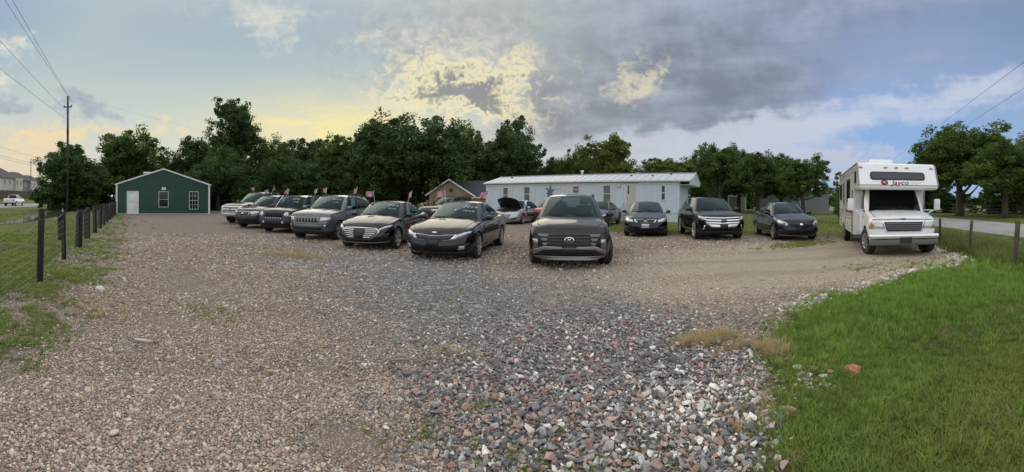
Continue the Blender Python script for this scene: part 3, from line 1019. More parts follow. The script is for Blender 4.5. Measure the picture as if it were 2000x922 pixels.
# broad-leaved weeds and dry stalks dotted through the lawn
n = 520
d_ = rng.uniform(1.9, 9, n) ; a_ = rng.uniform(.66, 1.45, n); X = d_ * np.sin(a_); Y = d_ * np.cos(a_)
k = ~inside(GRAVEL, X, Y) & ((X - 2.0) * 0.783 - (Y + 13.6) * 0.622 < -.3); X, Y = X[k], Y[k]; n = len(X)
tag(scatter('weeds', np.stack([X, Y, np.zeros(n)], 1), np.stack([rng.normal(0, .15, n), rng.normal(0, .15, n), rng.uniform(0, 6.28, n)], 1), rng.uniform(.18, .42, (n, 1)) * np.ones(3), rng.integers(0, 4, n), G3,
            col=np.array([.9, .95, .95]) * rng.uniform(.5, 1.15, (n, 1))), 'low weeds dotted through the mown grass', None, None, 'stuff')
n = 700
d_ = rng.uniform(1.9, 9, n) ; a_ = rng.uniform(.62, 1.45, n); X = d_ * np.sin(a_); Y = d_ * np.cos(a_)
k = ~inside(GRAVEL, X, Y) & (vnoise(X, Y, 1.2, 61) > .5); X, Y = X[k], Y[k]; n = len(X)
tag(scatter('grass', np.stack([X, Y, np.zeros(n)], 1), np.stack([rng.normal(0, .3, n), rng.normal(0, .3, n), rng.uniform(0, 6.28, n)], 1), np.stack([np.full(n, .9), np.full(n, .9), rng.uniform(.35, .7, n)], 1), rng.integers(0, 4, n), G2,
            col=rng.uniform(.35, .75, (n, 1)) * np.ones(3)), 'dead stalks mixed into the mown grass', None, None, 'stuff')
# taller weeds along the right-hand wire fence
u = rng.uniform(-2, 11, 900); X = 8.9 + u * .707 + rng.normal(.4, .6, 900); Y = 2.3 + u * .707 + rng.normal(-.4, .6, 900); n = 900
tag(scatter('weeds', np.stack([X, Y, np.zeros(n)], 1), np.stack([rng.normal(0, .1, n), rng.normal(0, .1, n), rng.uniform(0, 6.28, n)], 1), rng.uniform(.5, 1.2, (n, 1)) * np.ones(3), rng.integers(0, 4, n), G3,
            col=np.array([.75, .72, .8]) * rng.uniform(.55, 1.05, (n, 1))), 'tall rough weeds along the wire fence', None, None, 'stuff')

# ------------------------------------------------------------------ buildings
PANE = mat('window_pane', (0.015, 0.018, 0.02), 0.05, spec=0.5)
WTRIM = mat('white_trim', (0.72, 0.72, 0.70), 0.55, var=0.08, vscale=1.5, dirt=(0.45, 0.42, 0.38), dscale=1.1, damt=0.3)
DARKM = mat('dark_metal', (0.03, 0.03, 0.032), 0.45, metal=0.4)
BLIND = mat('window_blind', (0.20, 0.22, 0.22), 0.7, var=0.2)


def window(parent, u, w, z0, z1, y=0.0, fr=0.06, rows=2, cols=1, mtrim=None, proud=0.045, blinds=False):
    """sash window in a wall facing -y; the frame is the part, its panes are sub-parts"""
    mtrim = mtrim or WTRIM
    f = MB()
    h = z1 - z0
    f.box((u - w / 2 + fr / 2, y - proud / 2, (z0 + z1) / 2), (fr, proud, h))
    f.box((u + w / 2 - fr / 2, y - proud / 2, (z0 + z1) / 2), (fr, proud, h))
    f.box((u, y - proud / 2 - .003, z1 - fr / 2), (w - 2 * fr - .002, proud, fr))
    f.box((u, y - proud / 2 - .006, z0 + fr / 2), (w - 2 * fr - .002, proud + .02, fr))
    f.box((u, y - proud / 2, (z0 + z1) / 2), (w - 2 * fr - .004, proud * .8, fr * .7))
    o = f.build('window', mtrim, parent)
    for r in range(rows):
        a = z0 + fr + (h - 2 * fr) * r / rows; b = z0 + fr + (h - 2 * fr) * (r + 1) / rows
        for c in range(cols):
            p = u - w / 2 + fr + (w - 2 * fr) * c / cols; q = u - w / 2 + fr + (w - 2 * fr) * (c + 1) / cols
            MB().box(((p + q) / 2, y - .012, (a + b) / 2), (q - p - .02, .008, b - a - .02)).build('pane', PANE, o)
    if cols > 1:
        m = MB()
        for c in range(1, cols):
            m.box((u - w / 2 + fr + (w - 2 * fr) * c / cols, y - .026, (z0 + z1) / 2), (.018, .012, h - 2 * fr))
        for r in range(1, rows):
            if abs(r - rows / 2) > .01:
                m.box((u, y - .0285, z0 + fr + (h - 2 * fr) * r / rows), (w - 2 * fr, .010, .018))
        m.build('muntin', mtrim, o)
    if blinds:
        m = MB()
        n = int((h - 2 * fr) / .07)
        for k in range(n):
            m.box((u, y - .018, z0 + fr + .035 + k * .07), (w - 2 * fr - .03, .004, .045))
        m.build('blind', BLIND, o)
    return o


def star_mesh(parent, name, u, y, z, r, m, depth=0.06):
    vs = [(u, y - depth, z)]
    for k in range(10):
        a = math.pi / 2 + k * math.pi / 5
        q = r if k % 2 == 0 else r * 0.40
        vs.append((u + q * math.cos(a), y, z + q * math.sin(a)))
    fs = [(0, 1 + (k + 1) % 10, 1 + k) for k in range(10)] + [tuple(range(1, 11))]
    return MB().add(vs, fs).build(name, m, parent)


# --- green metal building
GREEN = mat('green_metal_siding', (0.008, 0.058, 0.034), 0.42, var=0.22, vscale=0.8, spec=0.5, dirt=(.028, .072, .048), dscale=1.3, damt=.4)
GB_ = empty('metal_building', (-27.275, 21.3, 0), R(58.28), 'dark green ribbed metal building with white corner trim and door', 'building')
HW, EV, PK, DEP = 4.2, 2.66, 4.0, 12.0
wall = MB()
wall.prism([(-HW, 0), (HW, 0), (HW, EV), (0, PK), (-HW, EV)], 0, 0.06, Matrix(((1, 0, 0, 0), (0, 0, 1, 0), (0, 1, 0, 0), (0, 0, 0, 1))))
wall.box((-HW + .03, DEP / 2 + .03, EV / 2), (.06, DEP - .06, EV))
wall.box((HW - .03, DEP / 2 + .03, EV / 2), (.06, DEP - .06, EV))
wall.prism([(-HW, 0), (HW, 0), (HW, EV), (0, PK), (-HW, EV)], DEP, DEP + .06, Matrix(((1, 0, 0, 0), (0, 0, 1, 0), (0, 1, 0, 0), (0, 0, 0, 1))))
wall.build('wall', GREEN, GB_)
ribs = MB()
for k in range(28):
    u = -HW + .15 + k * .3
    top = PK - abs(u) / HW * (PK - EV) - .02
    for (a, b) in ([(0.02, top)] if not (-3.35 < u < -2.17) else [(2.12, top)]) if not (-.52 < u < .52 or 2.27 < u < 3.28) else [(.02, .38 if u > 1 else .58), (2.09, top)]:
        ribs.box((u, -.012, (a + b) / 2), (.05, .024, b - a))
        ribs.box((u + .15, -.005, (a + b) / 2), (.03, .010, b - a))
tag(ribs.build('siding_ribs', GREEN, GB_), kind='stuff')
for s in (-1, 1):
    MB().box((s * (HW + .01), -.02, EV / 2), (.15, .10, EV)).build('corner_trim', WTRIM, GB_)
    t_ = MB(); t_.bar((s * (HW + .16), -.06, EV - .02), (0, -.06, PK + .06), .12, .14, (0, -1, 0)); t_.build('rake_trim', WTRIM, GB_)
    rf = MB()
    rf.add([(s * (HW + .2), -.10, EV + .0), (0, -.10, PK + .09), (0, DEP + .2, PK + .09), (s * (HW + .2), DEP + .2, EV), (s * (HW + .2), -.10, EV - .03), (0, -.10, PK + .06), (0, DEP + .2, PK + .06), (s * (HW + .2), DEP + .2, EV - .03)],
           [(0, 1, 2, 3), (7, 6, 5, 4), (0, 4, 5, 1), (3, 2, 6, 7), (0, 3, 7, 4)])
    rf.build('roof', mat('galvanised_roof', (0.42, 0.43, 0.43), 0.45, metal=0.5, var=0.1), GB_)
dr_ = MB(); dr_.box((-2.76, -.04, 1.0), (.92, .05, 1.96))
d_o = dr_.build('door', WTRIM, GB_)
for zz_ in (.55, 1.38):
    MB().box((-2.76, -.072, zz_), (.62, .012, .62), bev=.005).build('panel', WTRIM, d_o)
MB().lathe([(0.001, -.13), (.03, -.125), (.032, -.10), (.012, -.09), (.012, -.065)], 'y', 12, (-2.41, 0, 1.0)).build('handle', DARKM, d_o)
fr_ = MB(); fr_.box((-3.26, -.05, 1.02), (.07, .08, 2.04)).box((-2.26, -.05, 1.02), (.07, .08, 2.04)).box((-2.76, -.05, 2.03), (.92, .078, .07))
fr_.build('door_frame', WTRIM, GB_)
window(GB_, 0.01, .88, .62, 2.03, -.02, .035, 2, 1)
window(GB_, 2.775, .84, .42, 2.06, -.02, .035, 4, 3)
sg = MB(); sg.box((.03, -.05, 2.29), (.38, .03, .24)); sgo = sg.build('sign', mat('sign_face', (.62, .66, .66), .5), GB_)
MB().box((-1.2, 2.6, 3.86), (.9, .9, .14)).build('roof_vent', WTRIM, GB_)
MB().box((0, -.06, .03), (HW * 2 + .1, .28, .06)).build('slab_edge', mat('concrete', (.42, .40, .37), .9, var=.15, bump=.2), GB_)

# --- pale blue mobile home
PHI = 0.62
MH = empty('mobile_home', (11.36, 24.38, 0), -PHI, 'long pale blue mobile home with white metal roof and shutters', 'mobile home')
BLUE = mat('pale_blue_siding', (0.58, 0.65, 0.71), 0.55, var=0.07, vscale=1.2, dirt=(0.47, 0.52, 0.56), dscale=.7, damt=0.35)
SKIRT = mat('skirting', (0.60, 0.64, 0.67), 0.6, var=0.08, dirt=(0.42, 0.42, 0.38), dscale=1.5, damt=0.4)
FRIEZE = mat('frieze', (0.62, 0.63, 0.63), 0.6, var=0.06)
ROOFM = mat('white_metal_roof', (0.52, 0.54, 0.565), 0.45, metal=0.05, var=0.08, vscale=0.6, dirt=(0.45, 0.45, 0.43), dscale=.5, damt=0.3)
LEN, WID, EVM, RDG = 16.8, 4.7, 2.93, 3.58
MB().box((-LEN / 2, WID / 2, 1.8), (LEN - .04, WID - .04, 2.24)).build('wall', BLUE, MH)
side = MB()
n = int(LEN / .205)
for k in range(n):
    u = -LEN + (k + .5) * LEN / n
    w_ = LEN / n - .014
    for z0, z1 in ((1.22, 2.64),):
        side.box((u, .006, (z0 + z1) / 2), (w_, .024, z1 - z0))
tag(side.build('siding_board', BLUE, MH), kind='stuff')
MB().box((-LEN / 2, .0, .925), (LEN, .034, .57)).build('lower_panel', BLUE, MH)
MB().box((-LEN / 2, -.008, 1.212), (LEN, .03, .03)).build('belt_trim', SKIRT, MH)
MB().box((-LEN / 2, -.004, .64), (LEN, .04, .035)).build('belt_trim', SKIRT, MH)
MB().box((-LEN / 2, -.006, 2.765), (LEN + .02, .04, .23)).build('frieze', FRIEZE, MH)
n = 14
for k in range(n):
    MB().box((-LEN + (k + .5) * LEN / n, .02 + (k % 3) * .004, .31), (LEN / n - .012, .03, .62)).build('skirting_panel', SKIRT, MH)
# end wall, seen at a slant on the right
end = MB()
for k in range(16):
    end.box((.012, (k + .5) * WID / 16, 1.93), (.024, WID / 16 - .014, 1.4))
tag(end.build('siding_board', BLUE, MH), kind='stuff')
MB().box((.01, WID / 2, .925), (.034, WID, .57)).build('lower_panel', BLUE, MH)
MB().box((.005, WID / 2, .31), (.03, WID, .62)).build('skirting_panel', SKIRT, MH)
OV = .80
gb_ = MB()
gb_.prism([(-.16, EVM - .29), (WID + .16, EVM - .29), (WID + .16, EVM - .04), (WID / 2, RDG - .02), (-.16, EVM - .04)], OV - .05, OV, Matrix(((0, 0, 1, 0), (1, 0, 0, 0), (0, 1, 0, 0), (0, 0, 0, 1))))
gb_.box((OV / 2 - .03, WID / 2, EVM - .30), (OV - .03, WID + .3, .02))
gable = gb_.build('gable', BLUE, MH)
MB().lathe([(.001, OV + .012), (.10, OV + .012), (.10, OV)], 'x', 6, (0, WID / 2, 3.18)).build('gable_ornament', DARKM, gable)
endw = MB()
for yy, ww in ((3.55, .44), (4.05, .44)):
    endw.box((.05, yy, 1.95), (.03, ww + .12, 1.15))
eo = endw.build('window', WTRIM, MH)
for yy in (3.55, 4.05):
    for zz_ in (1.68, 2.22):
        MB().box((.068, yy, zz_), (.01, .40, .46)).build('pane', PANE, eo)
# roof panels with standing seams, one by one
slope = math.atan2(RDG - EVM, WID / 2 + .2)
NP = 30
rl = math.hypot(WID / 2 + .2, RDG - EVM)
pw_ = (LEN + OV + .15) / NP
pm = MB().box((0, 0, 0), (pw_ - .006, rl, .018)).box((pw_ / 2 - .02, 0, .02), (.03, rl, .024)).mesh('roof_panel')
for sgn in (0, 1):
    for k in range(NP):
        o = link_mesh('roof_panel', pm, ROOFM, MH)
        yc = (WID / 2 - .2) / 2 - .0 if sgn == 0 else WID - (WID / 2 - .2) / 2
        o.location = (-LEN - .15 + (k + .5) * pw_, yc, (EVM + RDG) / 2 + .015)
        o.rotation_euler = (slope if sgn == 0 else -slope, 0, 0)
MB().bar((-LEN - .15, -.21, EVM - .02), (OV, -.21, EVM - .02), .05, .10).build('eave_trim', WTRIM, MH)
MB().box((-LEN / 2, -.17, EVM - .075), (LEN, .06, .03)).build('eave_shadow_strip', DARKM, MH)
for s in (-1, 1):
    MB().bar((OV + .03, WID / 2 + s * (WID / 2 + .22), EVM - .03), (OV + .03, WID / 2, RDG + .04), .03, .10).build('rake_trim', WTRIM, MH)
MB().bar((-LEN - .15, WID / 2, RDG + .045), (OV, WID / 2, RDG + .045), .24, .03).build('ridge_cap', ROOFM, MH)
vt = MB(); vt.tube([(-8.6, WID / 2 + .1, RDG), (-8.6, WID / 2 + .1, RDG + .28)], .09, 10); vt.lathe([(.001, RDG + .42), (.14, RDG + .36), (.16, RDG + .28), (.09, RDG + .26)], 'z', 12, (-8.6, WID / 2 + .1, 0))
vt.build('roof_vent', WTRIM, MH)
for u, f in ((-15.2, .75), (-4.0, .65), (-2.3, .6), (-1.0, .8)):
    zc = EVM + (RDG - EVM) * f; yc = -.2 + (WID / 2 + .2) * f
    MB().box((u, yc, zc + .07), (.14, .16, .06)).build('roof_patch', DARKM, MH)
SHUT = mat('cream_shutter', (0.63, 0.625, 0.62), 0.6, var=0.06)


def shutter(u, z0, z1, w):
    s = MB().box((u, -.018, (z0 + z1) / 2), (w, .03, z1 - z0))
    so = s.build('shutter', SHUT, MH)
    m = MB()
    k = int((z1 - z0 - .12) / .05)
    for i in range(k):
        m.box((u, -.037, z0 + .08 + i * .05), (w - .08, .010, .03))
    m.build('louver', SHUT, so)


for u0, u1, z0, z1, sh in ((-14.92, -14.32, 1.28, 2.55, .40), (-12.75, -12.12, 1.36, 2.58, .42), (-8.27, -7.68, 2.0, 2.6, .42), (-5.75, -5.11, 1.36, 2.64, .40)):
    window(MH, (u0 + u1) / 2, u1 - u0, z0, z1, 0, .05, 2, 1, blinds=True)
    for s in (-1, 1):
        shutter((u0 + u1) / 2 + s * ((u1 - u0) / 2 + sh / 2 + .02), z0 - .04, z1 + .04, sh)
MB().box((-7.98, -.05, 1.90), (1.5, .06, .03)).build('window_shelf', WTRIM, MH)
window(MH, -1.165, .36, 1.52, 2.62, 0, .055, 2, 1)
DOOR = mat('beige_door', (0.52, 0.50, 0.44), 0.5, var=0.06, dirt=(.40, .37, .31), damt=.3)
do = MB().box((-3.52, -.02, 1.65), (.78, .05, 2.02)).build('door', DOOR, MH)
MB().box((-3.74, -.05, 2.28), (.10, .012, .62)).build('pane', PANE, do)
MB().box((-3.52, -.05, 1.72), (.70, .012, .025)).build('panel', DOOR, do)
MB().lathe([(.001, -.11), (.03, -.10), (.03, -.08), (.012, -.045)], 'y', 10, (-3.84, 0, 1.62)).build('handle', DARKM, do)
MB().box((-3.94, -.02, 1.68), (.06, .07, 2.1)).box((-3.10, -.02, 1.68), (.06, .07, 2.1)).build('door_frame', WTRIM, MH)
MB().box((-3.52, -.06, 2.79), (1.06, .14, .05)).build('drip_cap', mat('grey_trim', (.3, .3, .3), .6), MH)
lm = MB().lathe([(.001, 2.42), (.06, 2.44), (.075, 2.56), (.05, 2.64), (.001, 2.66)], 'z', 12, (-4.42, -.12, 0)); lm.box((-4.42, -.04, 2.62), (.08, .09, .10))
lm.build('porch_lamp', mat('lamp_glass', (.55, .56, .55), .3), MH)
MB().box((-9.5, -.05, 2.46), (.30, .10, .10)).build('wall_vent', WTRIM, MH)
ww_ = empty('wooden_steps', (11.36 - .8139 * 3.7 - .58 * .65, 24.38 + .581 * 3.7 - .8139 * .65, 0), -PHI, 'small steps with pale handrails at the beige mobile home door', 'steps')
STEPM = mat('weathered_step', (.36, .34, .31), .8, var=.15)
for k in range(3):
    MB().box((.1, .38 - k * .28, .55 - k * .19), (1.0, .30, .06)).build('tread', STEPM, ww_)
for s in (-1, 1):
    m = MB()
    m.bar((.1 + s * .5, .5, .0), (.1 + s * .5, .5, 1.42), .05).bar((.1 + s * .5, -.35, 0), (.1 + s * .5, -.35, 1.0), .05).bar((.1 + s * .5, .52, 1.40), (.1 + s * .5, -.42, .98), .05, .07)
    m.bar((.1 + s * .5, .1, .3), (.1 + s * .5, .1, 1.18), .04)
    m.build('handrail', mat('pale_rail', (.55, .55, .54), .6), ww_)
dx, dy = math.cos(PHI), -math.sin(PHI)
st = star_mesh(None, 'wall_star', 0, 0, 0, .50, mat('star_metal', (.17, .18, .20), .5, metal=.3), .09)
st.location = (11.36 + dx * -10.24 + .0, 24.38 + dy * -10.24 - .01, 2.24); st.rotation_euler = (0, R(8), -PHI)
st.location.x -= math.sin(PHI) * .03; st.location.y -= math.cos(PHI) * .03
tag(st, 'large dark metal barn star on the pale blue mobile home wall', 'star')

# --- brick bungalow behind the cars
BRICK = mat('tan_brick', (0.30, 0.225, 0.165), 0.85, var=0.3, vscale=6, bump=0.5, bscale=20)
SHING = mat('dark_shingles', (0.055, 0.058, 0.066), 0.9, var=0.25, vscale=2, bump=0.4, bscale=15)
BH = empty('brick_house', (-7.35, 46.4, 0), R(-4), 'tan brick bungalow with arched windows behind the parked cars', 'house')
BH.scale = (.82, .82, .88)
m = Matrix(((1, 0, 0, 0), (0, 0, 1, 0), (0, 1, 0, 0), (0, 0, 0, 1)))
BRW = MB(); BRW.prism([(-3.5, 0), (3.2, 0), (3.2, 2.2), (-.35, 4.15), (-3.5, 2.45)], 0, .3, m)
BRW.box((-.15, 5.2, 1.1), (6.6, 9.6, 2.2)); BRW.build('wall', BRICK, BH)
rf = MB()
rf.add([(-3.95, -.35, 2.2), (-.35, -.35, 4.4), (-.35, 11, 4.4), (-3.95, 11, 2.2), (3.6, -.35, 2.05), (3.6, 11, 2.05)], [(0, 1, 2, 3), (1, 4, 5, 2)])
rf.add([(2.6, -.1, 2.0), (9.5, -.1, 2.0), (8.5, 4.5, 4.45), (.2, 4.5, 4.45)], [(0, 1, 2, 3)])
rf.build('roof', SHING, BH)
MB().box((6.2, .45, 1.0), (6.4, .3, 2.0)).build('wall', BRICK, BH)
for a, b in (((-3.98, -.4, 2.2), (-.35, -.4, 4.42)), ((-.35, -.4, 4.42), (3.64, -.4, 2.05))):
    MB().bar(a, b, .06, .22, (0, -1, 0)).bar(a, b, .22, .06, (0, -1, 0)).build('rake_trim', WTRIM, BH)
MB().box((6.3, -.12, 1.94), (6.6, .08, .18)).build('eave_trim', WTRIM, BH)
star_mesh(BH, 'star_ornament', -.1, -.05, 2.95, .42, DARKM, .08)
for u, h_ in ((-2.4, 1.7), (0, 1.75), (2.1, 1.8)):
    w_ = MB()
    ang = [(math.cos(math.pi * k / 10) * .48, math.sin(math.pi * k / 10) * .48) for k in range(11)]
    for k in range(10):
        a, b = ang[k], ang[k + 1]
        w_.bar((u + a[0], -.03, h_ + a[1]), (u + b[0], -.03, h_ + b[1]), .10, .08, (0, -1, 0))
    w_.bar((u - .48, -.03, .2), (u - .48, -.03, h_), .08, .08, (0, -1, 0)).bar((u + .48, -.03, .2), (u + .48, -.03, h_), .08, .08, (0, -1, 0)).bar((u - .44, -.03, h_ - .45), (u + .44, -.03, h_ - .45), .06, .06)
    wo = w_.build('arched_window', mat('brick_arch', (.22, .14, .10), .85), BH)
    MB().box((u, -.012, (h_ - .35) / 2 + .1), (.86, .02, h_ - .55)).build('pane', PANE, wo)
    vs = [(u, -.014, h_ - .4)] + [(u + a[0] * .92, -.014, h_ - .4 + .4 * (a[1] > 0) + a[1] * .92) for a in ang]
    MB().add(vs, [(0, k, k + 1) for k in range(1, 11)]).build('fanlight', BRICK, wo)

# --- far houses beyond the left-hand road
HW1 = mat('white_house_siding', (0.55, 0.54, 0.50), 0.7, var=0.06)
HW2 = mat('grey_house_siding', (0.20, 0.225, 0.25), 0.7, var=0.06)
RF1 = mat('grey_house_roof', (0.075, 0.072, 0.075), 0.85, var=0.15)
labs = ['white two storey house cut off by the left picture edge', 'grey blue gabled house next after the cut-off white one', 'pale house behind the far utility pole', 'fourth house along the long board fence',
        'fifth house along the long board fence', 'last house along the fence, beside the dark tree']
def at_(px_az, d):
    return (d * math.sin(px_az), d * math.cos(px_az))
for i, (az, d, w_, mt) in enumerate(((-1.340, 104, 9, HW1), (-1.296, 122, 10, HW2), (-1.262, 140, 10, HW1), (-1.240, 160, 10, HW1), (-1.221, 182, 10, HW2), (-1.203, 204, 10, HW1))):
    x, y = at_(az, d)
    H = empty('house', (x, y, 1.2), R(131), labs[i], 'house', 'houses beyond the far road')
    MB().box((0, 0, 2.7), (w_, 9, 5.4)).build('wall', mt, H)
    mm_ = HW1 if mt is HW2 else HW2
    MB().box((w_ / 2 - 1.2, -4.6, 2.7), (3.6, .6, 5.4)).build('wall', HW1, H)
    r_ = MB()
    a, b, e = w_ / 2 + .4, 4.95, 5.3
    r_.add([(-a, -b, e), (a, -b, e), (a, b, e), (-a, b, e), (-a + 3.4, 0, e + 2.9), (a - 3.4, 0, e + 2.9)], [(0, 1, 5, 4), (1, 2, 5), (2, 3, 4, 5), (3, 0, 4), (3, 2, 1, 0)])
    r_.build('roof', RF1, H)
    for u, z in ((-3.0, 4.2), (-.6, 4.2), (2.4, 4.2), (4.2, 4.2)):
        yy = -4.52 if u < 2 else -4.92
        wo = MB().box((u, yy, z), (.95, .06, 1.4)).build('window', WTRIM, H)
        MB().box((u, yy - .035, z), (.78, .02, 1.22)).build('pane', PANE, wo)
    for yv, z in ((-2.2, 4.2), (2.0, 4.2)):
        wo = MB().box((w_ / 2 + .02, yv, z), (.06, .95, 1.4)).build('window', WTRIM, H)
        MB().box((w_ / 2 + .055, yv, z), (.02, .78, 1.22)).build('pane', PANE, wo)
    MB().tube([(1.5, 1.0, e + 1.8), (1.5, 1.0, e + 3.2)], .1, 6).build('roof_vent', DARKM, H)

# --- buildings seen under the trees, right of the mobile home
WH = empty('farmhouse', (31.5, 56.0, 0), R(-30), 'cream two storey gabled house under the trees right of the mobile home', 'house')
CREAM = mat('cream_siding', (0.58, 0.55, 0.45), 0.7, var=0.06)
MB().prism([(-2.2, 0), (2.2, 0), (2.2, 3.5), (0, 5.0), (-2.2, 3.5)], -.2, 5.5, m).build('wall', CREAM, WH)
r_ = MB(); r_.add([(-2.5, -.5, 3.35), (0, -.5, 5.1), (0, 5.8, 5.1), (-2.5, 5.8, 3.35), (2.5, -.5, 3.35), (2.5, 5.8, 3.35)], [(0, 1, 2, 3), (1, 4, 5, 2)]); r_.build('roof', RF1, WH)
for u, z in ((-.9, 2.9), (.9, 2.9)):
    wo = MB().box((u, -.24, z), (.75, .08, 1.15)).build('window', WTRIM, WH); MB().box((u, -.29, z), (.58, .02, .98)).build('pane', PANE, wo)
pr = MB(); pr.add([(-3.0, -3.4, 2.2), (6.2, -3.4, 2.2), (6.2, -.2, 2.8), (-3.0, -.2, 2.8)], [(0, 1, 2, 3)]); pr.build('porch_roof', RF1, WH)
for u in (-2.8, -.8, 1.2, 3.2, 5.9):
    MB().box((u, -3.3, 1.1), (.14, .14, 2.2)).build('porch_post', WTRIM, WH)
MB().box((4.3, 1.5, 1.35), (4.0, 3.0, 2.7)).build('wall', CREAM, WH)
SHD = empty('metal_shed', (42.5, 47.5, 0), R(-40), 'long grey corrugated shed behind the tree trunks', 'shed')
CORR = mat('corrugated_grey', (0.24, 0.255, 0.265), 0.5, metal=0.3, var=0.1)
MB().box((0, 0, 1.45), (11.4, 6, 2.9)).build('wall', CORR, SHD)
cr = MB()
for k in range(38):
    cr.box((-5.6 + k * .3, -3.02, 1.45), (.12, .05, 2.9))
tag(cr.build('siding_ribs', CORR, SHD), kind='stuff')
MB().box((0, 0, 2.98), (12, 6.8, .14)).build('roof', mat('shed_roof', (.3, .3, .29), .5, var=.1), SHD)
wo = MB().box((1.6, -3.07, 1.2), (.9, .06, .9)).build('window', WTRIM, SHD); MB().box((1.6, -3.11, 1.2), (.75, .02, .75)).build('pane', PANE, SHD)
TR = empty('travel_trailer', (38.6, 5.6, 0), R(-75), 'white travel trailer cut off by the right picture edge', 'trailer')
RVW = mat('rv_white', (0.74, 0.74, 0.72), 0.35, var=0.04, vscale=1.0, dirt=(.55, .53, .48), dscale=1.0, damt=.3)
MB().box((0, 0, 1.45), (6.0, 2.3, 2.1), bev=.18).build('body', RVW, TR)
for u in (-1.8, 1.2):
    wo = MB().box((u, -1.16, 1.75), (.9, .04, .6)).build('window', WTRIM, TR); MB().box((u, -1.185, 1.75), (.8, .02, .5)).build('pane', PANE, wo)
for s in (-1, 1):
    MB().lathe([(.14, -.1), (.30, -.1), (.33, -.06), (.33, .06), (.30, .1), (.14, .1)], 'y', 20, (.4, s * 1.0, .33)).build('wheel', DARKM, TR)
MB().box((0, -1.165, 1.15), (5.4, .02, .14)).build('stripe', mat('trailer_stripe', (.25, .28, .34), .5), TR)

# ------------------------------------------------------------------ trees
BARK = mat('bark', (0.075, 0.062, 0.05), 0.95, var=0.3, vscale=3, bump=0.8, bscale=14)
LEAF = [attr_mat('leaf_dark', (0.028, 0.052, 0.018), (0.095, 0.15, 0.045), 0.55, 0.25),
        attr_mat('leaf_mid', (0.045, 0.080, 0.020), (0.135, 0.20, 0.055), 0.55, 0.28),
        attr_mat('leaf_light', (0.075, 0.105, 0.025), (0.19, 0.235, 0.065), 0.55, 0.32)]


def leaf_cloud(r, centres, radii, per, size, flat=0.75, tones=None):
    """leaf-sized rhombic faces gathered in clumps"""
    n = len(centres)
    idx = np.repeat(np.arange(n), per)
    N = len(idx)
    d = r.normal(0, 1, (N, 3)); d /= np.linalg.norm(d, axis=1)[:, None]
    rad = radii[idx] * r.random(N) ** 0.45
    p = centres[idx] + d * rad[:, None] * np.array([1, 1, flat])
    a = r.normal(0, 1, (N, 3)); a[:, 2] *= .6; a /= np.linalg.norm(a, axis=1)[:, None]
    b = r.normal(0, 1, (N, 3)); b -= (b * a).sum(1)[:, None] * a; b /= np.linalg.norm(b, axis=1)[:, None]
    s = size * np.exp(r.normal(0, .3, N))
    A = a * s[:, None]; B = b * (s * .55)[:, None]
    V = np.stack([p - A, p - B, p + A, p + B], 1).reshape(-1, 3)
    Q = np.arange(N * 4).reshape(-1, 4)
    ct = r.random(n) if tones is None else tones
    t = np.clip(ct[idx] * .7 + r.random(N) * .45 - .05, 0, 1)
    return V, Q, np.repeat(t, 4)


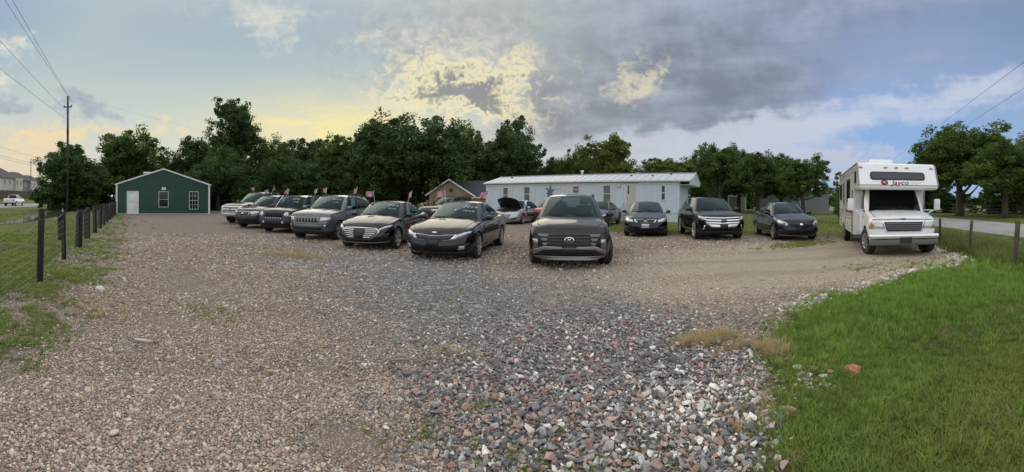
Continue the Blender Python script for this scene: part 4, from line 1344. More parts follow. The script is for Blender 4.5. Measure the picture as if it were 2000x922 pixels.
def make_tree(seed, h, w, base, kind, m, nl=26, ncl=15, per=70, size=.15, limb=8):
    """returns (trunk mesh, crown mesh) in metres, standing at the origin"""
    r = np.random.default_rng(seed)
    cz, rz, rx = (h + base) / 2, (h - base) / 2, w / 2
    lob = []
    k = 0
    while len(lob) < nl:
        v = r.normal(0, 1, 3); v /= np.linalg.norm(v)
        f = r.uniform(.4, .88) if len(lob) > nl * .2 else r.uniform(0, .4)
        if kind == 'oak' and v[2] < 0: v[:2] *= 1.25 / max(.45, math.hypot(v[0], v[1])) * .8
        x, y, z = v[0] * rx * f, v[1] * rx * f, cz + v[2] * rz * f
        sh = 1.0
        if kind == 'oak':
            sh = 1.0 if z > base + .18 * (h - base) else .9
        elif kind == 'tall':
            u = (z - base) / (h - base); sh = .55 + .6 * math.sin(math.pi * min(1, max(0, u)) ** .8)
        elif kind == 'cone':
            u = (z - base) / (h - base); sh = 1.15 - .8 * u
        lob.append((x * sh, y * sh, z, r.uniform(.17, .30) * min(w, h) * (1.0 if kind != 'tall' else .95)))
    lob = np.array(lob)
    C, Rr, T = [], [], []
    for x, y, z, q in lob:
        d = r.normal(0, 1, (ncl, 3)); d /= np.linalg.norm(d, axis=1)[:, None]
        rr = q * r.random(ncl) ** .4
        c = np.array([x, y, z]) + d * rr[:, None] * np.array([1, 1, .75])
        C.append(c); Rr.append(q * r.uniform(.22, .42, ncl)); T.append(np.clip(r.random() * .5 + r.random(ncl) * .6, 0, 1))
    C = np.concatenate(C); Rr = np.concatenate(Rr); T = np.concatenate(T)
    C[:, 2] = np.maximum(C[:, 2], base * .55 + .1)
    # twigs reaching past the outline
    k = int(len(C) * .18)
    o = r.integers(0, len(C), k); dirv = C[o] - np.array([0, 0, cz]); dirv /= np.linalg.norm(dirv, axis=1)[:, None] + 1e-6
    C = np.concatenate([C, C[o] + dirv * r.uniform(.2, .5, (k, 1)) * (w / 10)]); Rr = np.concatenate([Rr, Rr[o] * .5]); T = np.concatenate([T, r.random(k)])
    V, Q, tn = leaf_cloud(r, C, Rr, per, size, .75, T)
    low = V[:, 2] < .03
    V[low, 2] = .03
    crown = np_mesh('crown', V, Q, tn); crown.materials.append(m)
    tr = MB()
    r0 = .035 * h * (.85 if kind == 'tall' else 1)
    top = base + (h - base) * .62
    px, py = r.normal(0, .25, 2)
    pts = [(0, 0, -.1), (px * .1, py * .1, h * .06), (px * .5, py * .5, base + .1 * h), (px, py, top)]
    tr.tube(pts, [r0 * 1.35, r0, r0 * .78, r0 * .18], 9)
    for i in r.permutation(len(lob))[:limb]:
        x, y, z, q = lob[i]
        s = min(top * .9, max(base * .75 + .4, z * .45))
        f = s / top
        a = Vector((px * f, py * f, s)); e = Vector((x, y, z)); mid = a.lerp(e, .5) + Vector((0, 0, -.06 * h * r.random()))
        tr.tube([a, mid, e], [r0 * .5, r0 * .3, r0 * .07], 6)
    trunk = tr.mesh('trunk'); trunk.materials.append(BARK)
    return trunk, crown


TREE = {
    'oak_a': make_tree(1, 10, 11, .8, 'oak', LEAF[0], 48, 15, 80, 0.128),
    'oak_b': make_tree(2, 10, 9.5, .1, 'oak', LEAF[0], 48, 15, 80, 0.128),
    'oak_c': make_tree(3, 10, 8.5, .2, 'oak', LEAF[1], 44, 15, 80, 0.128),
    'tall_a': make_tree(4, 17, 9, 3.5, 'tall', LEAF[0], 46, 14, 63, 0.136),
    'round_a': make_tree(5, 9, 7.2, 2.3, 'oak', LEAF[1], 36, 14, 82, 0.112),
    'round_b': make_tree(6, 9, 7.0, 2.0, 'oak', LEAF[0], 36, 14, 82, 0.112),
    'round_c': make_tree(7, 9, 7.5, 1.9, 'oak', LEAF[1], 44, 15, 88, 0.104),
    'light_a': make_tree(8, 10, 7.5, .8, 'oak', LEAF[2], 32, 13, 71, 0.120),
    'bush_a': make_tree(9, 3.6, 4.8, .05, 'oak', LEAF[0], 16, 12, 69, 0.096, 4),
    'bush_b': make_tree(10, 3.2, 4.2, .05, 'oak', LEAF[1], 16, 12, 69, 0.096, 4),
    'sapling': make_tree(11, 4.2, 2.0, 1.0, 'tall', LEAF[2], 14, 5, 35, 0.068, 12),
}
NAT = {'oak_a': (10.8, 12), 'oak_b': (10.7, 10.5), 'oak_c': (10.6, 9.5), 'tall_a': (17.6, 10), 'round_a': (9.7, 8), 'round_b': (9.7, 7.8), 'round_c': (9.7, 8.3), 'light_a': (10.6, 8.4),
       'bush_a': (3.9, 5.3), 'bush_b': (3.5, 4.7), 'sapling': (4.5, 2.4)}


def plant(kind, az, d, h, w, rot, label, cat='tree', group=None, name='tree'):
    x, y = d * math.sin(az), d * math.cos(az)
    nh, nw = NAT[kind]
    t = empty(name, (x, y, 0), rot, label, cat, group)
    t.scale = (w / nw, w / nw, h / nh)
    link_mesh('trunk', TREE[kind][0], None, t)
    link_mesh('crown', TREE[kind][1], None, t)
    return t


GRP = 'trees behind the lot'
plant('oak_b', -1.147, 44, 8.2, 8.6, 0.3, 'dark bushy tree left of the green building, hiding the tall utility pole base', group=GRP)
plant('oak_c', -0.995, 52, 11.3, 11.4, 1.3, 'dark rounded tree directly behind the left half of the green building', group=GRP)
plant('bush_a', -0.895, 58, 7.0, 9.0, 2.0, 'low dark tree behind the right half of the green building', group=GRP)
plant('oak_a', -0.83, 54, 10.8, 10.2, 2.6, 'dark tree at the foot of the tallest tree, on its building side', group=GRP)
plant('tall_a', -0.727, 62, 18.2, 10.2, 0.9, 'tallest tree, an airy crown rising above all others', group=GRP)
plant('oak_b', -0.765, 46, 8.0, 8.6, 3.3, 'dense dark tree in front of the tallest tree', group=GRP)
plant('oak_c', -0.62, 62, 12.0, 11.4, 4.0, 'dark tree next after the tallest tree, crown level with the one beside it', group=GRP)
plant('oak_b', -0.515, 60, 11.6, 11.4, 5.1, 'dark flat-topped tree standing against the brightest glow', group=GRP)
plant('oak_a', -0.575, 49, 7.4, 8.4, 1.1, 'shorter dark tree behind the flag row, below the glow', group=GRP)
plant('oak_c', -0.445, 52, 10.8, 7.6, 2.2, 'dark tree next to the broad live oak on its glow side', group=GRP)
plant('oak_a', -0.262, 53, 14.2, 17.0, 0.5, 'broadest live oak, dark and wide, above the parked sedans', group=GRP)
plant('oak_b', -0.372, 50, 11.8, 8.6, 3.9, 'dark tree overlapping the glow side of the broad live oak', group=GRP)
plant('oak_c', -0.125, 62, 14.4, 10.6, 0.2, 'dark tree between the broad live oak and the tall tree over the bungalow', group=GRP)
plant('oak_b', -0.005, 60, 15.0, 10.6, 2.9, 'tall dark tree rising above the near end of the mobile home roof', group=GRP)
plant('oak_a', 0.112, 62, 9.1, 8.6, 1.7, 'low dark tree behind the middle of the mobile home', group=GRP)
plant('oak_c', 0.172, 58, 10.2, 6.6, 3.0, 'dark narrow tree beside the pale leafy one behind the mobile home', group=GRP)
plant('light_a', 0.250, 50, 11.4, 8.4, 0.4, 'pale yellow-green tree behind the mobile home', group=GRP)
plant('light_a', 0.395, 56, 8.9, 10.4, 2.4, 'low spreading light green tree over the gable end of the mobile home', group=GRP)
plant('oak_c', 0.475, 62, 8.9, 7.5, 5.5, 'green tree peeping over the mobile home gable', group=GRP)
GR2 = 'trees on the lawn right of the mobile home'
plant('round_a', 0.540, 47, 9.6, 6.6, 1.2, 'first lawn tree from the mobile home gable, tallest of its row', group=GR2)
plant('round_b', 0.590, 55, 9.2, 7.4, 2.2, 'second lawn tree from the mobile home, set back', group=GR2)
plant('round_c', 0.640, 50, 8.7, 7.6, 3.4, 'third lawn tree from the mobile home, above the midsize SUV', group=GR2)
plant('round_b', 0.702, 53, 8.5, 6.6, 4.4, 'fourth lawn tree from the mobile home, before the grey shed', group=GR2)
plant('round_a', 0.760, 45, 7.5, 6.6, 5.6, 'last lawn tree of the row, over the small navy sedan', group=GR2)
GR3 = 'trees across the lane'
plant('round_c', 1.165, 42, 10.9, 11.4, 0.6, 'large broad green tree across the lane beside the motorhome', group=GR3)
plant('round_c', 1.285, 37, 8.0, 8.8, 2.7, 'green tree across the lane at the right picture edge', group=GR3)
plant('oak_c', 1.33, 47, 10.2, 8.0, 1.9, 'darker tree rising behind the one at the right picture edge', group=GR3)
plant('oak_b', 1.08, 56, 8.6, 8.0, 1.0, 'dark tree set back between the motorhome and the large green tree', group=GR3)
plant('oak_c', 1.013, 90, 10.8, 6.0, 1.0, 'tree top just showing above the motorhome roof')
plant('bush_b', 0.862, 26, 2.7, 2.6, 1.0, 'rounded green shrub just behind the motorhome rear', 'shrub', name='shrub')
plant('sapling', 0.855, 29, 4.3, 2.0, 2.0, 'thin feathery sapling rising over the shrub behind the motorhome', 'sapling', name='sapling')
rr_ = random.Random(5)
for az_, d_, h_, w_, lb_ in ((-1.165, 43, 4.6, 6.4, 'dark bush at the foot of the tall utility pole'), (-1.10, 47, 5.2, 6.6, 'dark bush between the bushy tree and the green building'), (-1.05, 50, 5.6, 7.0, 'dark bush against the left wall of the green building'),
                             (-0.93, 56, 6.4, 8.0, 'dark bush looming over the green building roof')):
    plant('bush_a', az_, d_, h_, w_, az_ * 9, lb_, 'bush', name='bush')
for i in range(12):
    az = -0.86 + i * 0.052 + rr_.uniform(-.01, .01)
    plant('bush_a' if i % 3 else 'bush_b', az, rr_.uniform(50, 56), rr_.uniform(3.4, 5.2), rr_.uniform(5.5, 7.5), rr_.uniform(0, 6), 'dark undergrowth bush under the tree line behind the parked cars', 'bush', 'undergrowth under the tree line', 'bush')
for i in range(16):
    az = -0.80 + i * 0.085
    plant(('oak_b', 'oak_c', 'oak_a')[i % 3], az, rr_.uniform(80, 92), rr_.uniform(9.5, 11.5), rr_.uniform(11, 13), rr_.uniform(0, 6), 'far dark tree closing the gaps behind the tree line', 'tree', 'far trees closing the gaps', 'tree')
for i in range(7):
    az = 1.04 + i * 0.06
    plant('bush_b' if i % 2 else 'bush_a', az, rr_.uniform(50, 60), rr_.uniform(3.2, 4.6), rr_.uniform(6, 8), rr_.uniform(0, 6), 'dark bush behind the rail fence across the lane', 'bush', 'bushes across the lane', 'bush')
for i in range(8):
    az = 0.50 + i * 0.05
    plant('bush_b' if i % 2 else 'bush_a', az, rr_.uniform(74, 84), rr_.uniform(3.2, 5.6), rr_.uniform(6, 8), rr_.uniform(0, 6), 'distant bush beyond the lawn trees', 'bush', 'bushes beyond the lawn', 'bush')

# ------------------------------------------------------------------ vehicles
def paint(name, col, metal=0.0, rough=0.3):
    m = mat(name, col, rough, metal=metal, coat=1.0, var=0.10, vscale=1.6, spec=0.06, dirt=tuple(min(1, k * 1.4 + .004) for k in col), dscale=1.4, damt=0.2)
    b = bsdf(m)
    b.inputs['Coat Roughness'].default_value = 0.035
    return m


BLACKP = mat('black_plastic', (0.018, 0.018, 0.019), 0.55, var=0.15, vscale=4)
GAPM = mat('shut_line', (0.004, 0.004, 0.004), 0.9)
RUBBER = mat('tyre_rubber', (0.022, 0.021, 0.020), 0.85, var=0.3, vscale=6, dirt=(0.09, 0.08, 0.07), dscale=3, damt=0.45)
CHROME = mat('chrome', (0.80, 0.81, 0.82), 0.18, metal=0.85)
ALLOY = mat('alloy', (0.50, 0.51, 0.52), 0.3, metal=0.9, var=0.1)
DALLOY = mat('dark_alloy', (0.10, 0.10, 0.105), 0.35, metal=0.8)
LENS = mat('headlight_lens', (0.50, 0.52, 0.54), 0.08, metal=0.55, var=0.35, vscale=14, coat=1.0)
DLENS = mat('dark_headlight_lens', (0.10, 0.105, 0.11), 0.08, metal=0.4, var=0.5, vscale=16, coat=1.0)
AMBER = mat('amber_lens', (0.55, 0.20, 0.04), 0.2, coat=1.0)
REDL = mat('red_lens', (0.35, 0.012, 0.01), 0.2, coat=1.0)
SILVERP = mat('satin_silver', (0.22, 0.222, 0.225), 0.4, metal=0.6)
PLATEB = mat('black_plate', (0.02, 0.02, 0.021), 0.5)
PLATEW = mat('white_plate', (0.62, 0.62, 0.60), 0.5)
SEATM = mat('car_seat_cloth', (0.035, 0.034, 0.033), 0.85, var=0.2)
DASH = mat('car_interior', (0.016, 0.016, 0.017), 0.75)
CARGLASS = glass('car_glass', (0.50, 0.62, 0.63))
TINT = glass('tinted_glass', (0.30, 0.33, 0.34))
CHALK = mat('window_chalk', (0.66, 0.67, 0.66), 0.8)
PAPER = mat('window_paper', (0.62, 0.65, 0.68), 0.6)


def pch(pts):
    """smooth monotone interpolation through points"""
    xs = np.array([p[0] for p in pts], float); ys = np.array([p[1] for p in pts], float)
    h = np.diff(xs); d = np.diff(ys) / h
    m = np.zeros(len(xs)); m[0], m[-1] = d[0], d[-1]
    for i in range(1, len(xs) - 1):
        m[i] = 0 if d[i - 1] * d[i] <= 0 else 2 * d[i - 1] * d[i] / (d[i - 1] + d[i])

    def f(x):
        x = min(max(x, xs[0]), xs[-1])
        i = min(int(np.searchsorted(xs, x, 'right') - 1), len(h) - 1)
        t = (x - xs[i]) / h[i]
        return float((2 * t**3 - 3 * t**2 + 1) * ys[i] + (t**3 - 2 * t**2 + t) * h[i] * m[i] + (-2 * t**3 + 3 * t**2) * ys[i + 1] + (t**3 - t**2) * h[i] * m[i + 1])
    return f


SEDAN = dict(L=4.85, W=1.83, H=1.46, fo=.96, wb=2.795, rt=.325, tw=.22, cf=.55, nf=2.5, cr=.42,
             zs=[(0, .66), (.08, .70), (.35, .785), (.8, .87), (1.25, .925), (2.2, .945), (3.6, .985), (4.2, 1.03), (4.6, 1.03), (4.85, .95)],
             crown=[(0, .0), (.3, .045), (1.2, .075), (1.7, .02), (3.8, .02), (4.2, .04), (4.85, .0)],
             zb=[(0, .22), (.3, .17), (.9, .2), (4.0, .21), (4.85, .3)],
             ff=[(0, .13), (.15, .04), (.4, 0), (.6, .015), (.8, .05), (1, .15)], rf=[(0, .10), (.3, 0), (.6, .02), (1, .08)],
             wf=[(0, .90), (.15, .965), (.45, 1.0), (.7, .985), (.88, .955), (1, .915)],
             gb=(1.30, 1.62, 4.02, 4.30), gt=(2.18, 2.30, 3.28, 3.42), xb=.765, xt=.555, zr=[(2.1, 1.37), (2.7, 1.415), (3.42, 1.36)], rc=.05,
             win=[(.05, .46), (.50, .80), (.83, .93)], doors=[(1.55, 2.66), (2.68, 3.62)])
SUV = dict(L=4.63, W=1.86, H=1.68, fo=.90, wb=2.72, rt=.36, tw=.235, cf=.45, nf=2.9, cr=.35,
           zs=[(0, .84), (.08, .90), (.4, .98), (1.1, 1.06), (1.6, 1.08), (3.5, 1.12), (4.3, 1.13), (4.63, 1.05)],
           crown=[(0, .0), (.25, .04), (1.1, .06), (1.6, .02), (4.2, .02), (4.63, .0)],
           zb=[(0, .27), (.3, .22), (.9, .24), (3.9, .25), (4.63, .36)],
           ff=[(0, .16), (.15, .06), (.35, .0), (.6, .01), (.82, .03), (1, .12)], rf=[(0, .10), (.3, 0), (.6, .02), (1, .05)],
           wf=[(0, .92), (.15, .975), (.45, 1.0), (.7, .985), (.88, .96), (1, .925)],
           gb=(1.14, 1.42, 4.30, 4.48), gt=(1.92, 2.05, 3.98, 4.12), xb=.80, xt=.60, zr=[(1.9, 1.56), (2.6, 1.615), (4.1, 1.57)], rc=.05,
           win=[(.045, .40), (.43, .72), (.755, .93)], doors=[(1.42, 2.48), (2.50, 3.42)])


ALLCARS = []


class Car:
    def __init__(s, base, **kw):
        s.p = dict(base)
        if 'L' in kw or 'W' in kw or 'H' in kw:      # scale the template to the real size first
            kx = kw.get('L', base['L']) / base['L']; kz = kw.get('H', base['H']) / base['H']; kw_ = kw.get('W', base['W']) / base['W']
            p = s.p
            for k in ('zs', 'zr'):
                p[k] = [(a * kx, b * kz) for a, b in base[k]]
            p['crown'] = [(a * kx, b) for a, b in base['crown']]
            p['zb'] = [(a * kx, b) for a, b in base['zb']]
            p['gb'] = tuple(a * kx for a in base['gb']); p['gt'] = tuple(a * kx for a in base['gt'])
            p['xb'] *= kw_; p['xt'] *= kw_
            p['doors'] = [(a * kx, b * kx) for a, b in base['doors']]
        s.p.update(kw)
        p = s.p
        s.L, s.W = p['L'], p['W']
        s.zs, s.zb, s.cr_, s.ff, s.rf, s.wf, s.zr = (pch(p[k]) for k in ('zs', 'zb', 'crown', 'ff', 'rf', 'wf', 'zr'))
        s.ax = (p['fo'], p['fo'] + p['wb'])
        s.Ra = p['rt'] + p.get('arch', .055)

    def plan(s, y):
        return 1 - .04 * abs(2 * y / s.L - 1) ** 4

    def half(s, y, t):
        """half width at station y, level t"""
        p = s.p
        w = s.W / 2 * s.wf(t) * s.plan(y)
        yf, yr, n = s.ff(t), s.L - s.rf(t), p['nf']
        cf = p['cf'] * (1.45 - .45 * t)
        if y < yf + cf:
            k = max(0.0, 1 - (y - yf) / cf)
            return w * max(0.0, 1 - min(1, k) ** n) ** (1 / n)
        if y > yr - p['cr']:
            k = max(0.0, (y - yr + p['cr']) / p['cr'])
            return w * max(0.0, 1 - min(1, k) ** n) ** (1 / n)
        return w

    def B(s, j, t):
        """ring point j (0..NF+NS+NR) at level t"""
        p = s.p
        NF, NS, NR = s.N
        yf, yr, n = s.ff(t), s.L - s.rf(t), p['nf']
        if j <= NF:
            a = math.pi / 2 * j / NF
            y = yf + p['cf'] * (1.45 - .45 * t) * (1 - math.cos(a) ** (2 / n)); x = math.sin(a) ** (2 / n)
        elif j <= NF + NS:
            f = (j - NF) / NS
            cf = p['cf'] * (1.45 - .45 * t)
            y = yf + cf + (yr - p['cr'] - yf - cf) * f; x = 1
        else:
            a = math.pi / 2 * (1 - (j - NF - NS) / NR)
            y = yr - p['cr'] * (1 - math.cos(a) ** (2 / n)); x = math.sin(a) ** (2 / n)
        x *= s.W / 2 * s.wf(t) * s.plan(y)
        z0, z1 = s.zb(y), s.zs(y) - .03
        return Vector((x, y, z0 + (z1 - z0) * t))

    def cap(s, y, q):
        h = s.half(y, 1.0)
        e = 1 - math.exp(-max(0.0, y - s.ff(1.0)) / .06)
        r_ = 1 - math.exp(-max(0.0, s.L - s.rf(1.0) - y) / .06)
        z = s.zs(y) - .03 + (.03 * (1 - abs(q) ** 6) + s.cr_(y) * (1 - q * q)) * e * r_
        return Vector((h * q, y, z))

    def side(s, y, t):
        z0, z1 = s.zb(y), s.zs(y) - .03
        return Vector((s.half(y, t), y, z0 + (z1 - z0) * t))

    # -- build ------------------------------------------------------------------------------------
    def build(s, name, label, loc, rz, pm, group=None, rim='five', rimm=None, clad=0.0, tint=True, hood=True, steer=0.0, cat='car', seats=True, rails=False, bpil=True):
        p = s.p
        s.root = empty(name, loc, rz, label, cat, group)
        ALLCARS.append(s)
        s.pm = pm
        s.off = Vector((0, -s.L / 2, 0))
        s.N = (16, 84, 12)
        NJ = sum(s.N)
        NT = 22
        V = {}
        body, cl = MB(), MB()
        jambs = {1: MB(), -1: MB()}
        jamb = 'jamb'

        def put(mb, quad):
            mb.add([v + s.off for v in quad], [(0, 1, 2, 3)], True)
        grid = [[s.B(j, t / NT) for t in range(NT + 1)] for j in range(NJ + 1)]
        Ra = s.Ra
        for col in grid:                                    # wheel arches: push the sheet out to the arch circle
            for v in col:
                pass
        def inarch(v):
            return any((v.y - a) ** 2 + (v.z - p['rt']) ** 2 < Ra * Ra for a in s.ax) and v.x > s.W * .28
        ins = [[inarch(v) for v in col] for col in grid]
        snap = [[v.copy() for v in col] for col in grid]
        for j in range(NJ + 1):
            for t in range(NT + 1):
                if ins[j][t]:
                    v = snap[j][t]
                    a = min(s.ax, key=lambda q: abs(q - v.y))
                    d = Vector((0, v.y - a, v.z - p['rt'])); L_ = d.length or 1e-6
                    d *= Ra / L_
                    v.y, v.z = a + d.y, max(p['rt'] + d.z, s.zb(v.y) * .0 + .16 if d.z < 0 else 0)
        bv, bf = [], []
        for j in range(NJ):
            for t in range(NT):
                c = [(j, t), (j + 1, t), (j + 1, t + 1), (j, t + 1)]
                if all(ins[a][b] for a, b in c):
                    continue
                quad = [snap[a][b] for a, b in c]
                ym = sum(v.y for v in quad) / 4; tm = (t + .5) / NT
                isdoor = s.N[0] <= j < s.N[0] + s.N[1] and any(a < ym < b for a, b in p['doors']) and tm > .17
                tgt = cl if tm < clad else (jamb if isdoor else body)
                k = -.012 if isdoor else 0
                for sx in (1, -1):
                    q = [Vector((v.x * sx + k * sx, v.y, v.z)) for v in quad]
                    if sx < 0: q.reverse()
                    put(jambs[sx] if tgt is jamb else tgt, q)
                    i0 = len(bv); bv += [v + s.off for v in q]; bf.append((i0, i0 + 1, i0 + 2, i0 + 3))
        # upper caps
        yc, ye = p['gb'][0], p['gb'][3]
        ya = s.ff(1.0) + .004
        ys = [ya + .0005, ya + .003, ya + .008] + [ya + .016 + i * .016 for i in range(28)]
        while ys[-1] < s.L - s.rf(1.0) - .06: ys.append(ys[-1] + .05)
        ys.append(s.L - s.rf(1.0) - .004)

        def hood_y0(q):
            return s.ff(1.0) + p['cf'] * (1 - (1 - (abs(q) * .93) ** p['nf']) ** (1 / p['nf'])) * .95 + .03
        qs = [-1, -.985, -.95, -.9, -.865] + [-.8 + i * .2 for i in range(9)] + [.865, .9, .95, .985, 1]
        under, inter, pan = MB(), MB(), MB()
        for a, b in zip(ys[:-1], ys[1:]):
            for q0, q1 in zip(qs[:-1], qs[1:]):
                quad = [s.cap(a, q0), s.cap(a, q1), s.cap(b, q1), s.cap(b, q0)]
                ym, qm = (a + b) / 2, (q0 + q1) / 2
                ymin = min(p['gb'][0] + .05, p['gb'][1])
                curve = yc + (p['gb'][1] - yc) * qm * qm
                if hood_y0(qm) - .006 < ym < curve - .02 and abs(qm) < .865 and hood is not None:
                    for v in quad: v.z -= .02
                    tgt = under
                elif ym >= curve - .02 and ym < ye - .04 and abs(qm) < .9:
                    tgt = inter
                else:
                    tgt = body
                put(tgt, quad)
                if tgt is not inter:
                    i0 = len(bv); bv += [v + s.off for v in quad]; bf.append((i0, i0 + 1, i0 + 2, i0 + 3))
        # floor pan
        for a, b in zip(ys[:-1], ys[1:]):
            h0, h1 = s.half(a, 0), s.half(b, 0)
            z0, z1 = s.zb(a) + .02, s.zb(b) + .02
            pan.add([Vector((-h0 * .8, a, z0)) + s.off, Vector((h0 * .8, a, z0)) + s.off, Vector((h1 * .8, b, z1)) + s.off, Vector((-h1 * .8, b, z1)) + s.off], [(3, 2, 1, 0)])
        s.bvh = BVHTree.FromPolygons(bv, bf)
        s.body = body.build('body', pm, s.root, recalc=False)
        s.weld(s.body)
        for jm in jambs.values():
            if jm.v: s.weld(jm.build('door_jamb', GAPM, s.root, recalc=False))
        under.build('engine_bay', GAPM, s.root, recalc=False)
        pan.build('underbody', GAPM, s.root, recalc=False)
        if inter.v: inter.build('interior', DASH, s.root, recalc=False)
        if cl.v: s.weld(cl.build('sill_cladding', BLACKP, s.root, recalc=False))
        # hood and doors
        if hood:
            h = MB()
            n, m = 16, 14
            g = []
            for i in range(n + 1):
                row = []
                for k in range(m + 1):
                    q = -.855 + 1.71 * k / m
                    y0 = max(s.ff(1.0) + .012, hood_y0(q) - .028)
                    y1 = yc + (p['gb'][1] - yc) * q * q - .03
                    y = y0 + (y1 - y0) * i / n
                    v = s.cap(y, q); v.z += .005 + (.012 * math.exp(-((abs(q) - .62) / .09) ** 2) * min(1, i / 4))
                    row.append(v + s.off)
                g.append(row)
            vs = [v for r_ in g for v in r_]
            fs = [(i * (m + 1) + k, i * (m + 1) + k + 1, (i + 1) * (m + 1) + k + 1, (i + 1) * (m + 1) + k) for i in range(n) for k in range(m)]
            s.hood = h.add(vs, fs, True).build('hood', pm, s.root, recalc=False)
        for a, b in p['doors']:
            for sx in (1, -1):
                d = MB(); n, m = 14, 12
                vs = []
                for i in range(n + 1):
                    for k in range(m + 1):
                        t = .185 + (.995 - .185) * k / m
                        y = a + .008 + (b - a - .016) * i / n
                        v = s.side(y, t); v.x += .003
                        # swage line along the door
                        v.x += .010 * math.exp(-((t - .80) / .045) ** 2) - .007 * math.exp(-((t - .30) / .12) ** 2)
                        for ax in s.ax:
                            dd = Vector((0, v.y - ax, v.z - p['rt']))
                            if dd.length < Ra + .012:
                                dd *= (Ra + .012) / dd.length; v.y, v.z = ax + dd.y, p['rt'] + dd.z
                        vs.append(Vector((v.x * sx, v.y, v.z)) + s.off)
                fs = [(i * (m + 1) + k, (i + 1) * (m + 1) + k, (i + 1) * (m + 1) + k + 1, i * (m + 1) + k + 1) for i in range(n) for k in range(m)]
                if sx < 0: fs = [tuple(reversed(f)) for f in fs]
                do = d.add(vs, fs, True).build('door', pm, s.root, recalc=False)
                hv = s.side(b - .16, .80)
                MB().box(Vector(((hv.x + .028) * sx, hv.y, hv.z)) + s.off, (.03, .19, .035), bev=.012).build('handle', p.get('handle', pm), do)
        s.greenhouse(pm, tint, bpil)
        s.wheels(rim, rimm or ALLOY, steer)
        # mirrors
        for sx in (1, -1):
            b0 = s.cap(p['gb'][1] + .10, 1.0)
            m = MB()
            m.box(Vector((sx * (b0.x + .14), b0.y - .02, b0.z + .10)) + s.off, (.20, .115, .13), Matrix.Rotation(sx * .12, 3, 'Z'), bev=.055)
            m.bar(Vector((sx * (b0.x - .03), b0.y + .02, b0.z + .01)) + s.off, Vector((sx * (b0.x + .09), b0.y, b0.z + .06)) + s.off, .06, .04)
            mo = m.build('mirror', p.get('mirror', pm), s.root)
            MB().box(Vector((sx * (b0.x + .145), b0.y + .045, b0.z + .10)) + s.off, (.15, .006, .09), Matrix.Rotation(sx * .12, 3, 'Z')).build('mirror_glass', CHROME, mo)
        if rails:
            for sx in (1, -1):
                a, b = p['gt'][1] + .12, p['gt'][2] - .1
                pts = []
                for i in range(9):
                    y = a + (b - a) * i / 8
                    pts.append(Vector((sx * (p['xt'] + .015), y, s.zr(y) + (.045 if 0 < i < 8 else .0))) + s.off)
                MB().tube(pts, .018, 6).build('roof_rail', rails, s.root)
        if seats:
            yb = p['gb'][1]
            zb_ = s.zs(yb + .6)
            for sx in (.37, -.37):
                so = MB().box(Vector((sx, yb + .95, zb_ + .06)) + s.off, (.46, .14, .42), Matrix.Rotation(-.18, 3, 'X'), bev=.06).build('seat', SEATM, s.root)
                MB().box(Vector((sx, yb + 1.02, zb_ + .36)) + s.off, (.25, .09, .16), bev=.04).build('headrest', SEATM, so)
            so = MB().box(Vector((0, yb + 1.9, zb_ + .02)) + s.off, (1.15, .14, .34), bev=.06).build('seat', SEATM, s.root)
            w = MB(); w.tube([Vector((.37 + .17 * math.cos(a), yb + .40 + .04 * math.sin(a), zb_ + .02 + .17 * math.sin(a))) + s.off for a in [k * math.pi / 10 for k in range(-2, 13)]], .016, 6)
            w.build('steering_wheel', SEATM, s.root)
        return s.root

    def weld(s, o):
        bm = bmesh.new(); bm.from_mesh(o.data)
        bmesh.ops.remove_doubles(bm, verts=bm.verts, dist=.0008)
        bmesh.ops.recalc_face_normals(bm, faces=bm.faces)
        bm.to_mesh(o.data); bm.free()

    def greenhouse(s, pm, tint, bpil):
        p = s.p
        gb, gt = p['gb'], p['gt']
        ts = [0, .045, .15, .3, .45, .6, .75, .87, .935, 1]
        fw = [0, .2, .4, .6, .78, .90, 1.0]                   # windshield columns, centre -> corner
        us = [0.0]
        for a, b in p['win']:
            us += [a] + [a + (b - a) * k / 4 for k in range(1, 4)] + [b]
        us = sorted(set(us + [1.0]))
        cols = [('F', f) for f in fw] + [('S', u) for u in us[1:]] + [('R', f) for f in (.9, .78, .6, .4, .2, 0)]

        def pt(kind, f, t):
            if kind == 'F':
                b = Vector((p['xb'] * f, gb[0] + (gb[1] - gb[0]) * f * f, 0)); a = Vector((p['xt'] * f, gt[0] + (gt[1] - gt[0]) * f * f, 0))
            elif kind == 'R':
                b = Vector((p['xb'] * .97 * f, gb[3] + (gb[2] - gb[3]) * f * f, 0)); a = Vector((p['xt'] * .95 * f, gt[3] + (gt[2] - gt[3]) * f * f, 0))
            else:
                yb = gb[1] + (gb[2] - gb[1]) * f; ya = gt[1] + (gt[2] - gt[1]) * f
                bow = 4 * f * (1 - f)
                b = Vector((p['xb'] * (1 - .03 * f) + .035 * bow, yb, 0)); a = Vector((p['xt'] * (1 - .05 * f) + .03 * bow, ya, 0))
            hb = s.half(b.y, 1.0) or 1
            b.x = min(b.x, hb * .985)
            b.z = s.cap(b.y, min(1, b.x / hb)).z - .006
            a.z = s.zr(a.y) + (p['rc'] * (1 - (a.x / p['xt']) ** 2) if kind != 'S' else 0)
            v = b.lerp(a, t)
            k = 4 * t * (1 - t)
            if kind == 'F': v.y -= .045 * k; v.z += .012 * k
            elif kind == 'R': v.y += .05 * k
            else: v.x += .035 * k
            return v
        G = [[pt(k, f, t) for t in ts] for k, f in cols]
        frame, blk = MB(), MB()
        panes = {}
        iS = len(fw) - 1
        nS = len(us) - 1
